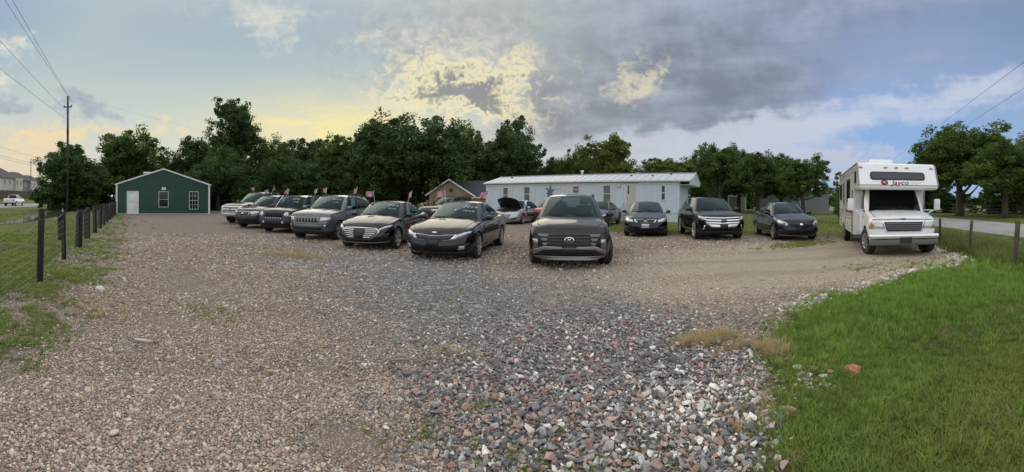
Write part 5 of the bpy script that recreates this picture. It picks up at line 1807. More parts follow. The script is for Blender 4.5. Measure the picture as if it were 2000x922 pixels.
        for c in range(len(cols) - 1):
            for r in range(len(ts) - 1):
                glassrow = 1 <= r < 8
                kind = None
                if c < iS:
                    if glassrow and c < iS - 1: kind = 'windshield'
                    elif c < iS - 1: kind = 'blk'
                elif c < iS + nS:
                    u = (us[c - iS] + us[c - iS + 1]) / 2
                    for wi, (a, b) in enumerate(p['win']):
                        if a < u < b and glassrow: kind = 'side%d' % wi
                    if kind is None and glassrow and bpil and p['win'][0][1] < u < p['win'][-1][0]: kind = 'blk'
                    if r == 0 and kind is None: kind = 'blk'
                else:
                    f = c - iS - nS
                    if glassrow and f >= 1: kind = 'rear'
                quad = [G[c][r], G[c + 1][r], G[c + 1][r + 1], G[c][r + 1]]
                for sx in (1, -1):
                    q = [Vector((v.x * sx, v.y, v.z)) + s.off for v in quad]
                    if sx < 0: q.reverse()
                    if kind is None: frame.add(q, [(0, 1, 2, 3)], True)
                    elif kind == 'blk': blk.add(q, [(0, 1, 2, 3)], True)
                    else:
                        key = kind if kind in ('windshield', 'rear') else kind + ('L' if sx > 0 else 'R')
                        panes.setdefault(key, MB()).add(q, [(0, 1, 2, 3)], True)
        # roof skin
        top = [g[-1] for g in G]
        nq = 8
        roof = MB()
        for c in range(len(top) - 1):
            for k in range(nq):
                def rp(v, f):
                    q = 1 - f
                    yy = v.y
                    base = v.z
                    zc = s.zr(yy) + p['rc']
                    return Vector((v.x * q, yy, zc - (zc - base) * q ** 2.2)) if v.x > 1e-6 else v.copy()
                a, b = top[c], top[c + 1]
                if max(a.x, b.x) < 1e-6: continue
                quad = [rp(a, k / nq), rp(b, k / nq), rp(b, (k + 1) / nq), rp(a, (k + 1) / nq)]
                for sx in (1, -1):
                    q = [Vector((v.x * sx, v.y, v.z)) + s.off for v in quad]
                    if sx < 0: q.reverse()
                    roof.add(q, [(0, 1, 2, 3)], True)
        s.weld(frame.build('pillars', pm, s.root, recalc=False))
        if blk.v:
            wt = blk.build('window_trim', BLACKP, s.root, recalc=False); s.weld(wt)
            if not bpil: tag(wt, kind='stuff')
        s.weld(roof.build('roof', pm, s.root, recalc=False))
        s.panes = {}
        for k, mb in panes.items():
            nm = {'windshield': 'windshield', 'rear': 'rear_window'}.get(k, 'side_window')
            gm = CARGLASS if k == 'windshield' or k.startswith('side0') or not tint else TINT
            o = mb.build(nm, gm, s.root, recalc=False)
            s.weld(o); s.panes[k] = o
        s.glass_pt = pt
        # wipers
        for x0 in (-.05, .55):
            a = pt('F', abs(x0) / p['xb'], .03); b = pt('F', min(1, abs(x0 - .5) / p['xb']), .10)
            a.x = x0; b.x = x0 - .5
            MB().bar(a + s.off + Vector((0, -.03, .02)), b + s.off + Vector((0, -.03, .02)), .018, .018).build('wiper', BLACKP, s.root)

    def wheels(s, rim, rm, steer):
        p = s.p
        rt, tw = p['rt'], p['tw']
        rr = rt * (.70 if rim != 'steel' else .66) * p.get('rimk', 1.0)
        ty = MB().lathe([(rr - .012, -tw * .42), (rr + .012, -tw * .47), (rt - .045, -tw * .5), (rt - .012, -tw * .44), (rt, -tw * .33), (rt, -.012), (rt - .008, -.006), (rt - .008, .006), (rt, .012), (rt, tw * .33), (rt - .012, tw * .44), (rt - .045, tw * .5), (rr + .012, tw * .47), (rr - .012, tw * .42)], 'x', 40)
        tym = ty.mesh('tyre'); tym.materials.append(RUBBER)
        w = MB()
        w.lathe([(rr + .006, tw * .47), (rr - .012, tw * .455), (rr - .022, tw * .40), (rr - .03, -tw * .35), (.001, -tw * .35)], 'x', 36)
        w.lathe([(.001, tw * .37), (.05, tw * .37), (.062, tw * .34), (.062, tw * .2)], 'x', 16)
        n = {'five': 5, 'ten': 10, 'six': 6, 'seven': 7, 'steel': 8, 'star': 5}[rim]
        dbl = rim in ('five', 'star')
        for k in range(n):
            a = 2 * math.pi * k / n
            for da, wd in (((-.16, .045), (.16, .045)) if dbl else ((0, .05 if n > 7 else .075),)):
                c0, c1 = a + da * .4, a + da
                i_, o_ = Vector((tw * .35, .045 * math.cos(c0), .045 * math.sin(c0))), Vector((tw * .42, (rr - .012) * math.cos(c1), (rr - .012) * math.sin(c1)))
                w.bar(i_, o_, .03, wd, (0, -math.sin(a), math.cos(a)))
        wm = w.mesh('wheel'); MB.fix(w, wm); wm.materials.append(rm)
        dk = MB().lathe([(.001, -tw * .1), (rr - .035, -tw * .1)], 'x', 24).mesh('brake_disc'); dk.materials.append(DALLOY if rm is not DALLOY else BLACKP)
        for i, a in enumerate(s.ax):
            for sx in (1, -1):
                o = link_mesh('wheel', wm, None, s.root)
                o.location = Vector((sx * (s.W / 2 - tw / 2 - .004), a, rt)) + s.off
                o.rotation_euler = (0, 0, (math.pi if sx < 0 else 0) + (steer if i == 0 else 0))
                link_mesh('tyre', tym, None, o); link_mesh('brake_disc', dk, None, o)
                # wheel well
                c = Vector((0, a, rt)) + s.off
                pr = []
                for k in range(13):
                    th_ = math.pi * k / 12
                    pr.append((c.y + s.Ra * 1.0 * math.cos(th_), c.z + s.Ra * math.sin(th_)))
                x1, x0 = sx * s.W * .485, sx * s.W * .24
                vs = [(x, y, z) for x in (x0, x1) for y, z in pr]
                MB().add(vs, [(k, k + 1, 14 + k, 13 + k) for k in range(12)] + [tuple(range(13))]).build('wheel_well', GAPM, s.root, recalc=False)

    # -- things fixed to the skin: drawn in front, rear or side view and laid on the surface --------------
    def lay(s, name, top, bot, m, view='front', off=.006, nx=14, nz=3, depth=.03, mirror=False, parent=None):
        def poly(pl, f):
            pl = [Vector((a, b, 0)) for a, b in pl]
            ls = [0]
            for a, b in zip(pl[:-1], pl[1:]): ls.append(ls[-1] + (b - a).length)
            if ls[-1] == 0: return pl[0]
            q = f * ls[-1]
            for i in range(len(pl) - 1):
                if q <= ls[i + 1] + 1e-9:
                    return pl[i].lerp(pl[i + 1], (q - ls[i]) / max(1e-9, ls[i + 1] - ls[i]))
            return pl[-1]
        objs = []
        for sx in ((1, -1) if mirror else (1,)):
            V, last = [], None
            for i in range(nx + 1):
                for k in range(nz + 1):
                    q = poly(bot, i / nx).lerp(poly(top, i / nx), k / nz)
                    if view == 'front':
                        o, d = Vector((q.x * sx, -6, q.y)), Vector((0, 1, 0))
                    elif view == 'rear':
                        o, d = Vector((q.x * sx, 6, q.y)), Vector((0, -1, 0))
                    elif view == 'corner':
                        # q.x counts along the wrap: x for the front face, drawn obliquely
                        d = Vector((-.55 * sx, .835, 0)).normalized(); o = Vector((q.x * sx, -s.L / 2, q.y)) - d * 4
                    else:
                        o, d = Vector((3 * sx, q.x - s.L / 2, q.y)), Vector((-sx, 0, 0))
                    h = s.bvh.ray_cast(o, d)
                    if h[0] is None:
                        pnt = o + d * (last if last else 6)
                    else:
                        pnt = h[0]; last = (pnt - o).length
                    V.append((pnt - d * off, d))
            vs = [a for a, d in V] + [a + d * depth for a, d in V]
            N = len(V)
            idx = lambda i, k: i * (nz + 1) + k
            fs = [(idx(i, k), idx(i + 1, k), idx(i + 1, k + 1), idx(i, k + 1)) for i in range(nx) for k in range(nz)]
            rim_ = [idx(i, 0) for i in range(nx + 1)] + [idx(nx, k) for k in range(1, nz + 1)] + [idx(i, nz) for i in range(nx - 1, -1, -1)] + [idx(0, k) for k in range(nz - 1, 0, -1)]
            fs += [(rim_[i], rim_[(i + 1) % len(rim_)], rim_[(i + 1) % len(rim_)] + N, rim_[i] + N) for i in range(len(rim_))]
            mb = MB().add(vs, fs, True)
            mb.sm[nx * nz:] = [False] * (len(fs) - nx * nz)
            objs.append(mb.build(name, m, parent or s.root))
        return objs[0]

    def bar(s, name, pts, h, m, view='front', off=.012, nx=16, depth=.03, mirror=False, parent=None):
        """a strip of height h along a polyline"""
        top = [(a, b + h / 2) for a, b in pts]; bot = [(a, b - h / 2) for a, b in pts]
        return s.lay(name, top, bot, m, view, off, nx, 1, depth, mirror, parent)

    def oval(s, name, cx, cz, rx, rz_, m, off=.02, view='front', parent=None, depth=.03):
        n = 10
        top = [(cx - rx * math.cos(math.pi * k / n), cz + rz_ * math.sin(math.pi * k / n)) for k in range(n + 1)]
        bot = [(cx - rx * math.cos(math.pi * k / n), cz - rz_ * math.sin(math.pi * k / n)) for k in range(n + 1)]
        return s.lay(name, top, bot, m, view, off, n, 2, depth, False, parent)

    def letters(s, txt, f0, t0, size, m=None, shear=.2):
        """handwriting on the windshield: f0 = x on the glass, t0 = height fraction"""
        vs, fs = text_verts(txt, size, shear, 'CENTER', -.0025)
        p = s.p
        out = []
        Lg = (Vector((0, p['gt'][0], s.zr(p['gt'][0]))) - Vector((0, p['gb'][0], s.zs(p['gb'][0])))).length
        for v in vs:
            x = -f0 * -1 + v.x
            t = t0 + v.y / Lg
            f = min(1, abs(x) / (p['xb'] + (p['xt'] - p['xb']) * t))
            q = s.glass_pt('F', f, min(.97, max(.03, t)))
            q.x = x
            out.append(q + s.off + Vector((0, -.012, .006)))
        return MB().add(out, fs).build('lettering', m or CHALK, s.root, recalc=False)

    def sticker(s, win, m=PAPER):
        """paper sheet behind the side glass"""
        a, b = s.p['win'][win]
        u0, u1 = a + (b - a) * .45, a + (b - a) * .85
        vs = [s.glass_pt('S', u, t) + s.off - Vector((.012, 0, 0)) for u, t in ((u0, .25), (u1, .25), (u1, .85), (u0, .85))]
        return MB().add(vs, [(0, 1, 2, 3)]).build('window_paper', m, s.root, recalc=False)

    def plate(s, z, m=PLATEB, x=0.0, w=.31, h=.16, txt=None):
        o = s.lay('licence_plate', [(x - w / 2, z + h / 2), (x + w / 2, z + h / 2)], [(x - w / 2, z - h / 2), (x + w / 2, z - h / 2)], m, off=.03, nx=2, nz=1, depth=.02)
        if txt:
            vs, fs = text_verts(txt, .075)
            y = min((o.data.vertices[i].co.y for i in range(6)))
            MB().add([(x + v.x, y - .004, z + v.y) for v in vs], fs).build('lettering', BLACKP, o, recalc=False)
        return o


def inset(pts, cz, k):
    return [(a * k, cz + (b - cz) * k) for a, b in pts]

# --- the vehicles ----------------------------------------------------------------------------------------
P_BLACK = paint('paint_black', (0.004, 0.004, 0.0045))
P_BGREEN = paint('paint_black_green', (0.0045, 0.006, 0.006))
P_MAROON = paint('paint_maroon_black', (0.011, 0.004, 0.005))
P_GREY = paint('paint_grey_green', (0.12, 0.128, 0.125), 0.4)
P_DGREEN = paint('paint_dark_green', (0.006, 0.012, 0.012))
P_NAVY = paint('paint_navy', (0.003, 0.004, 0.012))
P_SILVER = paint('paint_silver', (0.42, 0.43, 0.44), 0.7)
P_DGREY = paint('paint_dark_grey', (0.035, 0.036, 0.038), 0.5)
P_RED = paint('paint_red', (0.35, 0.012, 0.012), 0.2)
P_WHITE = paint('paint_white', (0.66, 0.66, 0.65), 0.0, 0.35)
CARS = 'vehicles on the gravel lot'

# compact SUV, nearest the camera
c = Car(SUV, L=4.63, W=1.865, H=1.68, fo=.90, wb=2.755, rt=.365, zs=[(0, .80), (.06, .86), (.35, .95), (1.1, 1.05), (1.6, 1.08), (3.5, 1.14), (4.3, 1.15), (4.63, 1.05)],
        ff=[(0, .14), (.12, .05), (.3, .0), (.55, .01), (.78, .03), (1, .14)], handle=P_BGREEN)
c.build('suv', 'near-black compact SUV closest to the camera, facing it head on', (1.60, 10.35, 0), R(-9.5), P_BGREEN, CARS, 'five', DALLOY, clad=.2, steer=.22, rails=BLACKP, cat='suv')
c.lay('grille', [(-.70, .775), (-.3, .80), (.3, .80), (.70, .775)], [(-.60, .50), (-.3, .485), (.3, .485), (.60, .50)], BLACKP, off=.004, nz=5)
for z, w in ((.755, .60), (.69, .62), (.625, .60), (.56, .57)):
    c.bar('grille_bar', [(-w, z), (w, z)], .022, mat('grille_bar', (.06, .06, .062), .3, metal=.8), off=.016)
for z, w0, w1 in ((.735, .44, .68), (.645, .46, .62), (.55, .46, .58)):
    c.lay('daytime_lamp', [(w0, z + .035), (w1, z + .03)], [(w0 + .02, z - .03), (w1 - .02, z - .03)], DLENS, off=.018, nx=6, mirror=True)
c.lay('headlight', [(.67, .66), (.80, .66)], [(.68, .44), (.80, .43)], DLENS, off=.012, nx=6, mirror=True)
c.lay('headlight_lamp', [(.69, .645), (.78, .645)], [(.69, .57), (.78, .57)], LENS, off=.018, nx=4, mirror=True)
c.lay('bumper_trim', [(-.80, .42), (-.55, .515), (0, .50), (.55, .515), (.80, .42)], [(-.80, .30), (-.55, .43), (0, .455), (.55, .43), (.80, .30)], SILVERP, off=.02, nx=30)
c.lay('lower_intake', [(-.62, .43), (0, .455), (.62, .43)], [(-.52, .30), (0, .29), (.52, .30)], GAPM, off=.012, nx=16)
for z in (.40, .345):
    c.bar('intake_bar', [(-.55, z), (.55, z)], .012, BLACKP, off=.018)
c.lay('skid_plate', [(-.80, .285), (-.4, .295), (.4, .295), (.80, .285)], [(-.74, .225), (-.4, .20), (.4, .20), (.74, .225)], SILVERP, off=.022, nx=24)
c.plate(.435)
em = c.oval('emblem', 0, .655, .105, .057, CHROME, .03)
c.oval('emblem_field', 0, .655, .088, .043, BLACKP, .034, parent=em)
for x in (-.028, .028):
    c.bar('emblem_letter', [(x - .012, .625), (x + .012, .685)], .02, CHROME, off=.04, nx=4, parent=em)
c.bar('emblem_letter', [(-.03, .648), (.03, .662)], .018, CHROME, off=.041, nx=4, parent=em)
c.lay('antenna_fin', [(0, 1), (.01, 1)], [(0, .99), (.01, .99)], BLACKP, nx=1, nz=1)
for x in (-.24, .22):
    c.bar('hood_crease', [(x * 1.05, .86), (x * .9, 1.02)], .012, P_BGREEN, off=.006, nx=10)
c.lay('inspection_sticker', [(.52, 1.20), (.60, 1.20)], [(.52, 1.15), (.60, 1.15)], PAPER, nx=2, nz=1)

# dark maroon sedan, 2014 on the glass
c = Car(SEDAN, L=4.845, W=1.83, H=1.455, fo=.97, wb=2.795, rt=.328)
c.build('sedan', 'dark maroon sedan with a black grille and 2014 chalked on its windshield', (-1.45, 11.32, 0), R(-10.3), P_MAROON, CARS, 'ten', ALLOY, cat='sedan')
gt_ = [(-.56, .66), (-.25, .645), (-.10, .625), (.10, .625), (.25, .645), (.56, .66)]; gb2 = [(-.50, .545), (-.25, .51), (-.10, .525), (.10, .525), (.25, .51), (.50, .545)]
c.lay('grille_surround', gt_, gb2, CHROME, off=.010, nx=28)
c.lay('grille', inset(gt_, .585, .92), inset(gb2, .585, .86), BLACKP, off=.016, nx=28)
c.lay('headlight', [(.53, .64), (.70, .705), (.86, .735)], [(.50, .545), (.70, .60), (.84, .69)], LENS, off=.012, nx=12, mirror=True)
c.lay('headlight_housing', [(.56, .60), (.70, .655), (.80, .70)], [(.55, .565), (.70, .615), (.80, .68)], DLENS, off=.017, nx=10, mirror=True)
c.lay('lower_intake', [(-.55, .40), (.55, .40)], [(-.62, .285), (.62, .285)], GAPM, off=.006, nx=18)
c.plate(.455)
c.lay('fog_lamp_bezel', [(.60, .40), (.83, .47)], [(.58, .27), (.76, .28)], BLACKP, off=.008, nx=8, mirror=True)
c.lay('fog_lamp', [(.64, .385), (.75, .395)], [(.61, .30), (.73, .305)], LENS, off=.02, nx=6, mirror=True)
c.bar('bumper_lip', [(-.80, .255), (-.4, .225), (.4, .225), (.80, .255)], .03, P_MAROON, off=.03, nx=24)
c.oval('emblem', 0, .705, .065, .026, CHROME, .012)
c.letters('2014', .36, .70, .19); c.letters('YEAR', .38, .44, .13); c.letters('206', -.42, .52, .09); c.letters('Y', .02, .46, .16)
c.bar('sill_trim', [(1.7, .30), (3.6, .30)], .05, P_MAROON, 'side', off=.015, mirror=True)
c.lay('tail_lamp', [(4.28, .98), (4.62, .98)], [(4.40, .80), (4.66, .80)], REDL, 'side', off=.006, nx=6, mirror=True)
c.bar('window_chrome', [(1.75, .955), (3.9, 1.005)], .014, CHROME, 'side', off=.012, mirror=True)

# black sedan with a hexagonal chrome grille
c = Car(SEDAN, L=4.57, W=1.80, H=1.44, fo=.90, wb=2.70, rt=.32)
c.build('sedan', 'black sedan with large barred hexagonal grille between maroon sedan and grey-green SUV', (-4.13, 12.42, 0), R(-3.9), P_BLACK, CARS, 'seven', ALLOY, cat='sedan')
hx_t = [(-.60, .57), (-.50, .66), (0, .675), (.50, .66), (.60, .57)]; hx_b = [(-.60, .55), (-.38, .34), (0, .33), (.38, .34), (.60, .55)]
c.lay('grille_surround', hx_t, hx_b, CHROME, off=.010, nx=26)
c.lay('grille', inset(hx_t, .50, .94), inset(hx_b, .50, .94), BLACKP, off=.015, nx=26)
for z, w in ((.61, .50), (.555, .53), (.50, .49), (.445, .42), (.395, .36)):
    c.bar('grille_bar', [(-w, z), (-w * .35, z - .006)], .020, CHROME, off=.022, nx=8, mirror=True)
c.plate(.47, BLACKP, w=.34, h=.20)
c.lay('headlight', [(.58, .65), (.72, .71), (.86, .745)], [(.56, .58), (.72, .615), (.85, .70)], LENS, off=.012, nx=12, mirror=True)
c.lay('headlight_housing', [(.62, .635), (.74, .685), (.80, .70)], [(.62, .60), (.74, .635), (.80, .67)], DLENS, off=.018, nx=8, mirror=True)
c.lay('fog_vent', [(.68, .50), (.82, .52)], [(.70, .36), (.80, .36)], BLACKP, off=.008, nx=6, mirror=True)
c.bar('bumper_lip', [(-.80, .27), (-.4, .235), (.4, .235), (.80, .27)], .025, SILVERP, off=.03, nx=24)
c.letters('2014', .34, .72, .16); c.letters('YEAR', .36, .48, .11); c.letters('~', -.2, .5, .2)
c.sticker(0)

# grey-green compact SUV with seven slots
c = Car(SUV, L=4.45, W=1.81, H=1.66, fo=.86, wb=2.635, rt=.345, nf=3.2, zs=[(0, .86), (.06, .92), (.35, .99), (1.1, 1.06), (1.6, 1.08), (3.5, 1.11), (4.1, 1.12), (4.45, 1.04)])
c.build('suv', 'grey-green compact SUV with seven slot grille and chalked windshield', (-6.81, 13.82, 0), R(-2.2), P_GREY, CARS, 'five', ALLOY, clad=.18, rails=BLACKP, cat='suv')


def slots(c, z0, z1, w, surround, slot_m, inner=None):
    c.lay('grille', [(-w, z1), (w, z1)], [(-w + .04, z0), (w - .04, z0)], surround, off=.012, nx=20)
    for k in range(7):
        x = (k - 3) * (w * 2 - .16) / 7
        hw = (w * 2 - .16) / 7 * .34
        c.lay('grille_slot', [(x - hw, z1 - .025), (x + hw, z1 - .025)], [(x - hw, z0 + .025), (x + hw, z0 + .025)], slot_m, off=.018, nx=3)


slots(c, .66, .84, .52, SILVERP, BLACKP)
c.lay('headlight', [(.55, .845), (.86, .83)], [(.53, .69), (.84, .73)], LENS, off=.012, nx=10, mirror=True)
c.lay('lower_intake', [(-.60, .52), (.60, .52)], [(-.60, .40), (.60, .40)], BLACKP, off=.008, nx=16)
c.lay('bumper_lower', [(-.84, .36), (.84, .36)], [(-.80, .27), (.80, .27)], BLACKP, off=.014, nx=24)
c.lay('fog_lamp_bezel', [(.62, .60), (.80, .58)], [(.60, .50), (.78, .51)], BLACKP, off=.012, nx=8, mirror=True)
c.oval('fog_lamp', .70, .55, .045, .038, LENS, .02); c.oval('fog_lamp', -.70, .55, .045, .038, LENS, .02)
c.bar('bumper_crease', [(-.75, .605), (.75, .605)], .012, GAPM, off=.006)
c.letters('2014', .34, .72, .16); c.letters('YEAR', .38, .48, .1)
c.sticker(0)

# black boxy SUV with round lamps
c = Car(SUV, L=4.41, W=1.757, H=1.66, fo=.84, wb=2.635, rt=.345, nf=4.2, cf=.30, zs=[(0, .94), (.05, .97), (.3, 1.0), (1.1, 1.05), (1.6, 1.07), (3.5, 1.09), (4.1, 1.09), (4.41, 1.05)],
        gb=(1.22, 1.36, 4.14, 4.28), gt=(1.72, 1.80, 3.98, 4.08), xt=.655)
c.build('suv', 'boxy black SUV with round headlights and 2016 chalked on its windshield', (-9.61, 15.44, 0), R(3), P_BLACK, CARS, 'five', ALLOY, clad=.18, rails=BLACKP, cat='suv')
slots(c, .70, .90, .48, BLACKP, GAPM)
for s_ in (-1, 1):
    c.oval('headlight', s_ * .62, .81, .105, .105, LENS, .02)
    c.oval('fog_lamp', s_ * .48, .47, .055, .055, LENS, .05)
c.lay('turn_lamp', [(.74, .80), (.85, .79)], [(.74, .71), (.85, .71)], AMBER, off=.012, nx=6, mirror=True)
c.lay('bumper', [(-.86, .60), (.86, .60)], [(-.84, .36), (.84, .36)], BLACKP, off=.03, nx=22)
c.plate(.50, PLATEB)
for k in range(7):
    c.oval('bumper_slot', (k - 3) * .125, .655, .035, .014, CHROME, .02)
c.letters('2016', .26, .72, .17); c.letters('YEAR', .30, .45, .11); c.letters('JS', -.40, .6, .2)
c.sticker(0)

# dark green luxury crossover
c = Car(SUV, L=4.58, W=1.815, H=1.67, fo=.90, wb=2.62, rt=.355, nf=2.4, cf=.50, zs=[(0, .82), (.06, .88), (.35, .96), (1.1, 1.03), (1.6, 1.05), (3.5, 1.10), (4.2, 1.12), (4.58, 1.0)])
c.build('suv', 'dark green crossover with wide chrome barred grille behind the boxy black SUV', (-11.9, 16.57, 0), R(-5), P_DGREEN, CARS, 'five', ALLOY, clad=.2, rails=BLACKP, cat='suv')
g1 = [(-.46, .84), (0, .86), (.46, .84)]; g0 = [(-.36, .67), (0, .655), (.36, .67)]
c.lay('grille_surround', g1, g0, CHROME, off=.012, nx=18); c.lay('grille', inset(g1, .76, .92), inset(g0, .76, .88), BLACKP, off=.018, nx=18)
for k in range(7):
    c.lay('grille_bar', [((k - 3) * .105 - .012, .83), ((k - 3) * .105 + .012, .83)], [((k - 3) * .09 - .012, .685), ((k - 3) * .09 + .012, .685)], SILVERP, off=.026, nx=2)
c.oval('emblem', 0, .76, .06, .045, CHROME, .034)
c.lay('headlight', [(.46, .84), (.66, .87), (.82, .86)], [(.50, .70), (.66, .71), (.82, .76)], LENS, off=.012, nx=10, mirror=True)
c.lay('turn_lamp', [(.50, .685), (.80, .715)], [(.50, .645), (.80, .675)], AMBER, off=.012, nx=8, mirror=True)
c.lay('bumper', [(-.86, .60), (.86, .60)], [(-.84, .42), (.84, .42)], BLACKP, off=.025, nx=22)
c.letters('2003', .30, .75, .12)

# chrome-grilled pickup
PICK = dict(SUV, L=5.84, W=2.03, H=1.88, fo=.98, wb=3.64, rt=.405, tw=.27, nf=4.0, cf=.30, cr=.16,
            zs=[(0, 1.04), (.06, 1.08), (.4, 1.12), (1.3, 1.19), (2.0, 1.21), (3.8, 1.24), (5.6, 1.26), (5.84, 1.22)], crown=[(0, 0), (.3, .05), (1.3, .07), (1.9, .01), (5.84, .0)],
            zb=[(0, .42), (.4, .38), (1.2, .36), (4.9, .42), (5.84, .55)], gb=(1.40, 1.60, 3.70, 3.78), gt=(2.15, 2.25, 3.52, 3.58), xb=.88, xt=.70,
            zr=[(2.1, 1.76), (2.7, 1.82), (3.6, 1.79)], win=[(.05, .50), (.54, .92)], doors=[(1.55, 2.66), (2.68, 3.66)], rf=[(0, .06), (.3, 0), (.6, 0), (1, .02)])
c = Car(PICK)
c.build('pickup', 'dark pickup with big chrome grille at the far end of the row', (-14.49, 19.25, 0), R(-5), P_DGREY, CARS, 'six', ALLOY, cat='pickup')
c.lay('grille_surround', [(-.92, 1.03), (.92, 1.03)], [(-.88, .62), (.88, .62)], CHROME, off=.012, nx=22)
for z0, z1 in ((.885, .985), (.66, .80)):
    c.lay('grille', [(-.60, z1), (.60, z1)], [(-.58, z0), (.58, z0)], BLACKP, off=.02, nx=14)
c.bar('grille_bar', [(-.86, .845), (.86, .845)], .07, CHROME, off=.03)
for z in (.94, .70, .74):
    c.bar('grille_bar', [(-.58, z), (.58, z)], .015, CHROME, off=.026)
for z0, z1 in ((.88, 1.0), (.68, .80)):
    c.lay('headlight', [(.64, z1), (.93, z1)], [(.63, z0), (.92, z0)], LENS, off=.022, nx=8, mirror=True)
c.oval('emblem', 0, .845, .10, .04, mat('gold_emblem', (.55, .38, .10), .3, metal=.8), .05)
c.lay('bumper', [(-.98, .60), (.98, .60)], [(-.94, .43), (.94, .43)], CHROME, off=.05, nx=22)

# navy midsize sedan facing the camera
c = Car(SEDAN, L=4.93, W=1.846, H=1.476, fo=.98, wb=2.80, rt=.33, zs=[(0, .68), (.08, .72), (.35, .80), (.8, .88), (1.25, .93), (2.2, .955), (3.6, .99), (4.3, 1.03), (4.7, 1.02), (4.93, .95)])
c.build('sedan', 'navy sedan facing the camera with white licence plate, before the beige door', (6.17, 16.86, 0), R(-21.2), P_NAVY, CARS, 'seven', ALLOY, cat='sedan')
g1 = [(-.47, .735), (0, .745), (.47, .735)]; g0 = [(-.40, .605), (0, .60), (.40, .605)]
c.lay('grille_surround', g1, g0, CHROME, off=.012, nx=18); c.lay('grille', inset(g1, .675, .90), inset(g0, .668, .80), BLACKP, off=.018, nx=18)
em = c.lay('emblem', [(-.07, .715), (.07, .715)], [(-.05, .63), (.05, .63)], CHROME, off=.03, nx=4)
c.lay('emblem_field', [(-.045, .705), (.045, .705)], [(-.03, .64), (.03, .64)], BLACKP, off=.034, nx=4, parent=em)
c.bar('emblem_letter', [(-.035, .672), (.035, .672)], .02, CHROME, off=.04, nx=3, parent=em)
c.lay('headlight', [(.52, .72), (.70, .77), (.86, .80)], [(.50, .62), (.70, .62), (.86, .67)], LENS, off=.012, nx=12, mirror=True)
c.plate(.475, PLATEW, txt='BMP-3CM')
c.lay('lower_intake', [(-.42, .38), (.42, .38)], [(-.50, .28), (.50, .28)], GAPM, off=.008, nx=16)
c.lay('fog_vent', [(.62, .42), (.84, .46)], [(.60, .34), (.80, .35)], BLACKP, off=.008, nx=6, mirror=True)
c.lay('inspection_sticker', [(.60, 1.0), (.64, 1.0)], [(.60, .98), (.64, .98)], PAPER, nx=2, nz=1)

# black crossover with chrome bars
c = Car(SUV, L=4.68, W=1.93, H=1.70, fo=.94, wb=2.824, rt=.385, nf=2.8, xb=.83, xt=.62, zs=[(0, .90), (.06, .95), (.35, 1.01), (1.1, 1.08), (1.6, 1.10), (3.5, 1.15), (4.3, 1.17), (4.68, 1.06)])
c.build('suv', 'black midsize SUV with three broad chrome grille bars at the end of the mobile home', (8.1, 14.48, 0), R(-14), P_BLACK, CARS, 'ten', CHROME, cat='suv')
for z, w, h in ((.875, .70, .045), (.775, .68, .075), (.675, .66, .075)):
    c.bar('grille_bar', [(-w, z + .01), (0, z - .01), (w, z + .01)], h, CHROME, off=.022, nx=20)
c.lay('grille', [(-.66, .86), (.66, .86)], [(-.58, .55), (.58, .55)], BLACKP, off=.006, nx=18)
c.lay('bumper_chrome', [(-.60, .635), (0, .61), (.60, .635)], [(-.50, .53), (0, .51), (.50, .53)], CHROME, off=.024, nx=18)
c.oval('emblem', 0, .775, .115, .05, mat('blue_emblem', (.10, .14, .22), .25, metal=.4), .05)
c.lay('headlight', [(.66, .895), (.80, .925), (.93, .945)], [(.66, .78), (.80, .79), (.92, .86)], LENS, off=.012, nx=10, mirror=True)
c.lay('turn_lamp', [(.82, .90), (.92, .92)], [(.82, .83), (.91, .86)], AMBER, off=.018, nx=5, mirror=True)
c.plate(.54, PLATEB)
c.lay('fog_lamp', [(.70, .60), (.735, .60)], [(.74, .44), (.79, .43)], CHROME, off=.02, nx=4, mirror=True)
c.lay('lower_intake', [(-.55, .46), (.55, .46)], [(-.58, .36), (.58, .36)], GAPM, off=.006, nx=16)
c.bar('sill_trim', [(1.5, .37), (3.45, .37)], .025, CHROME, 'side', off=.012, mirror=True)
c.bar('bumper_lip', [(-.84, .34), (.84, .34)], .05, BLACKP, off=.02, nx=20)

# small navy sedan
c = Car(SEDAN, L=4.54, W=1.76, H=1.465, fo=.93, wb=2.60, rt=.315, zs=[(0, .68), (.08, .73), (.35, .82), (.8, .90), (1.2, .96), (2.1, .98), (3.4, 1.01), (3.9, 1.05), (4.3, 1.05), (4.54, .96)])
c.build('sedan', 'small dark navy sedan with yellow sticker on its windshield, next to the motorhome', (10.66, 12.51, 0), R(-22), P_NAVY, CARS, 'steel', ALLOY, cat='sedan')
c.lay('grille', [(-.52, .69), (0, .715), (.52, .69)], [(-.44, .575), (0, .56), (.44, .575)], BLACKP, off=.010, nx=18)
for z, w in ((.67, .50), (.625, .48)):
    c.bar('grille_bar', [(-w, z), (0, z - .02), (w, z)], .022, P_NAVY, off=.022, nx=16)
c.oval('emblem', 0, .645, .065, .048, CHROME, .04)
c.lay('headlight', [(.50, .68), (.66, .77), (.84, .84)], [(.52, .60), (.68, .62), (.83, .70)], LENS, off=.012, nx=12, mirror=True)
c.oval('headlight_housing', .64, .675, .05, .035, DLENS, .018); c.oval('headlight_housing', -.64, .675, .05, .035, DLENS, .018)
c.lay('lower_intake', [(-.52, .45), (.52, .45)], [(-.60, .30), (.60, .30)], GAPM, off=.006, nx=16)
c.lay('fog_vent', [(.68, .46), (.80, .46)], [(.68, .34), (.78, .34)], BLACKP, off=.008, nx=6, mirror=True)
c.bar('bumper_lip', [(-.78, .255), (-.4, .225), (.4, .225), (.78, .255)], .025, SILVERP, off=.025, nx=22)
c.bar('sill_trim', [(1.5, .30), (3.4, .30)], .04, P_NAVY, 'side', off=.012, mirror=True)
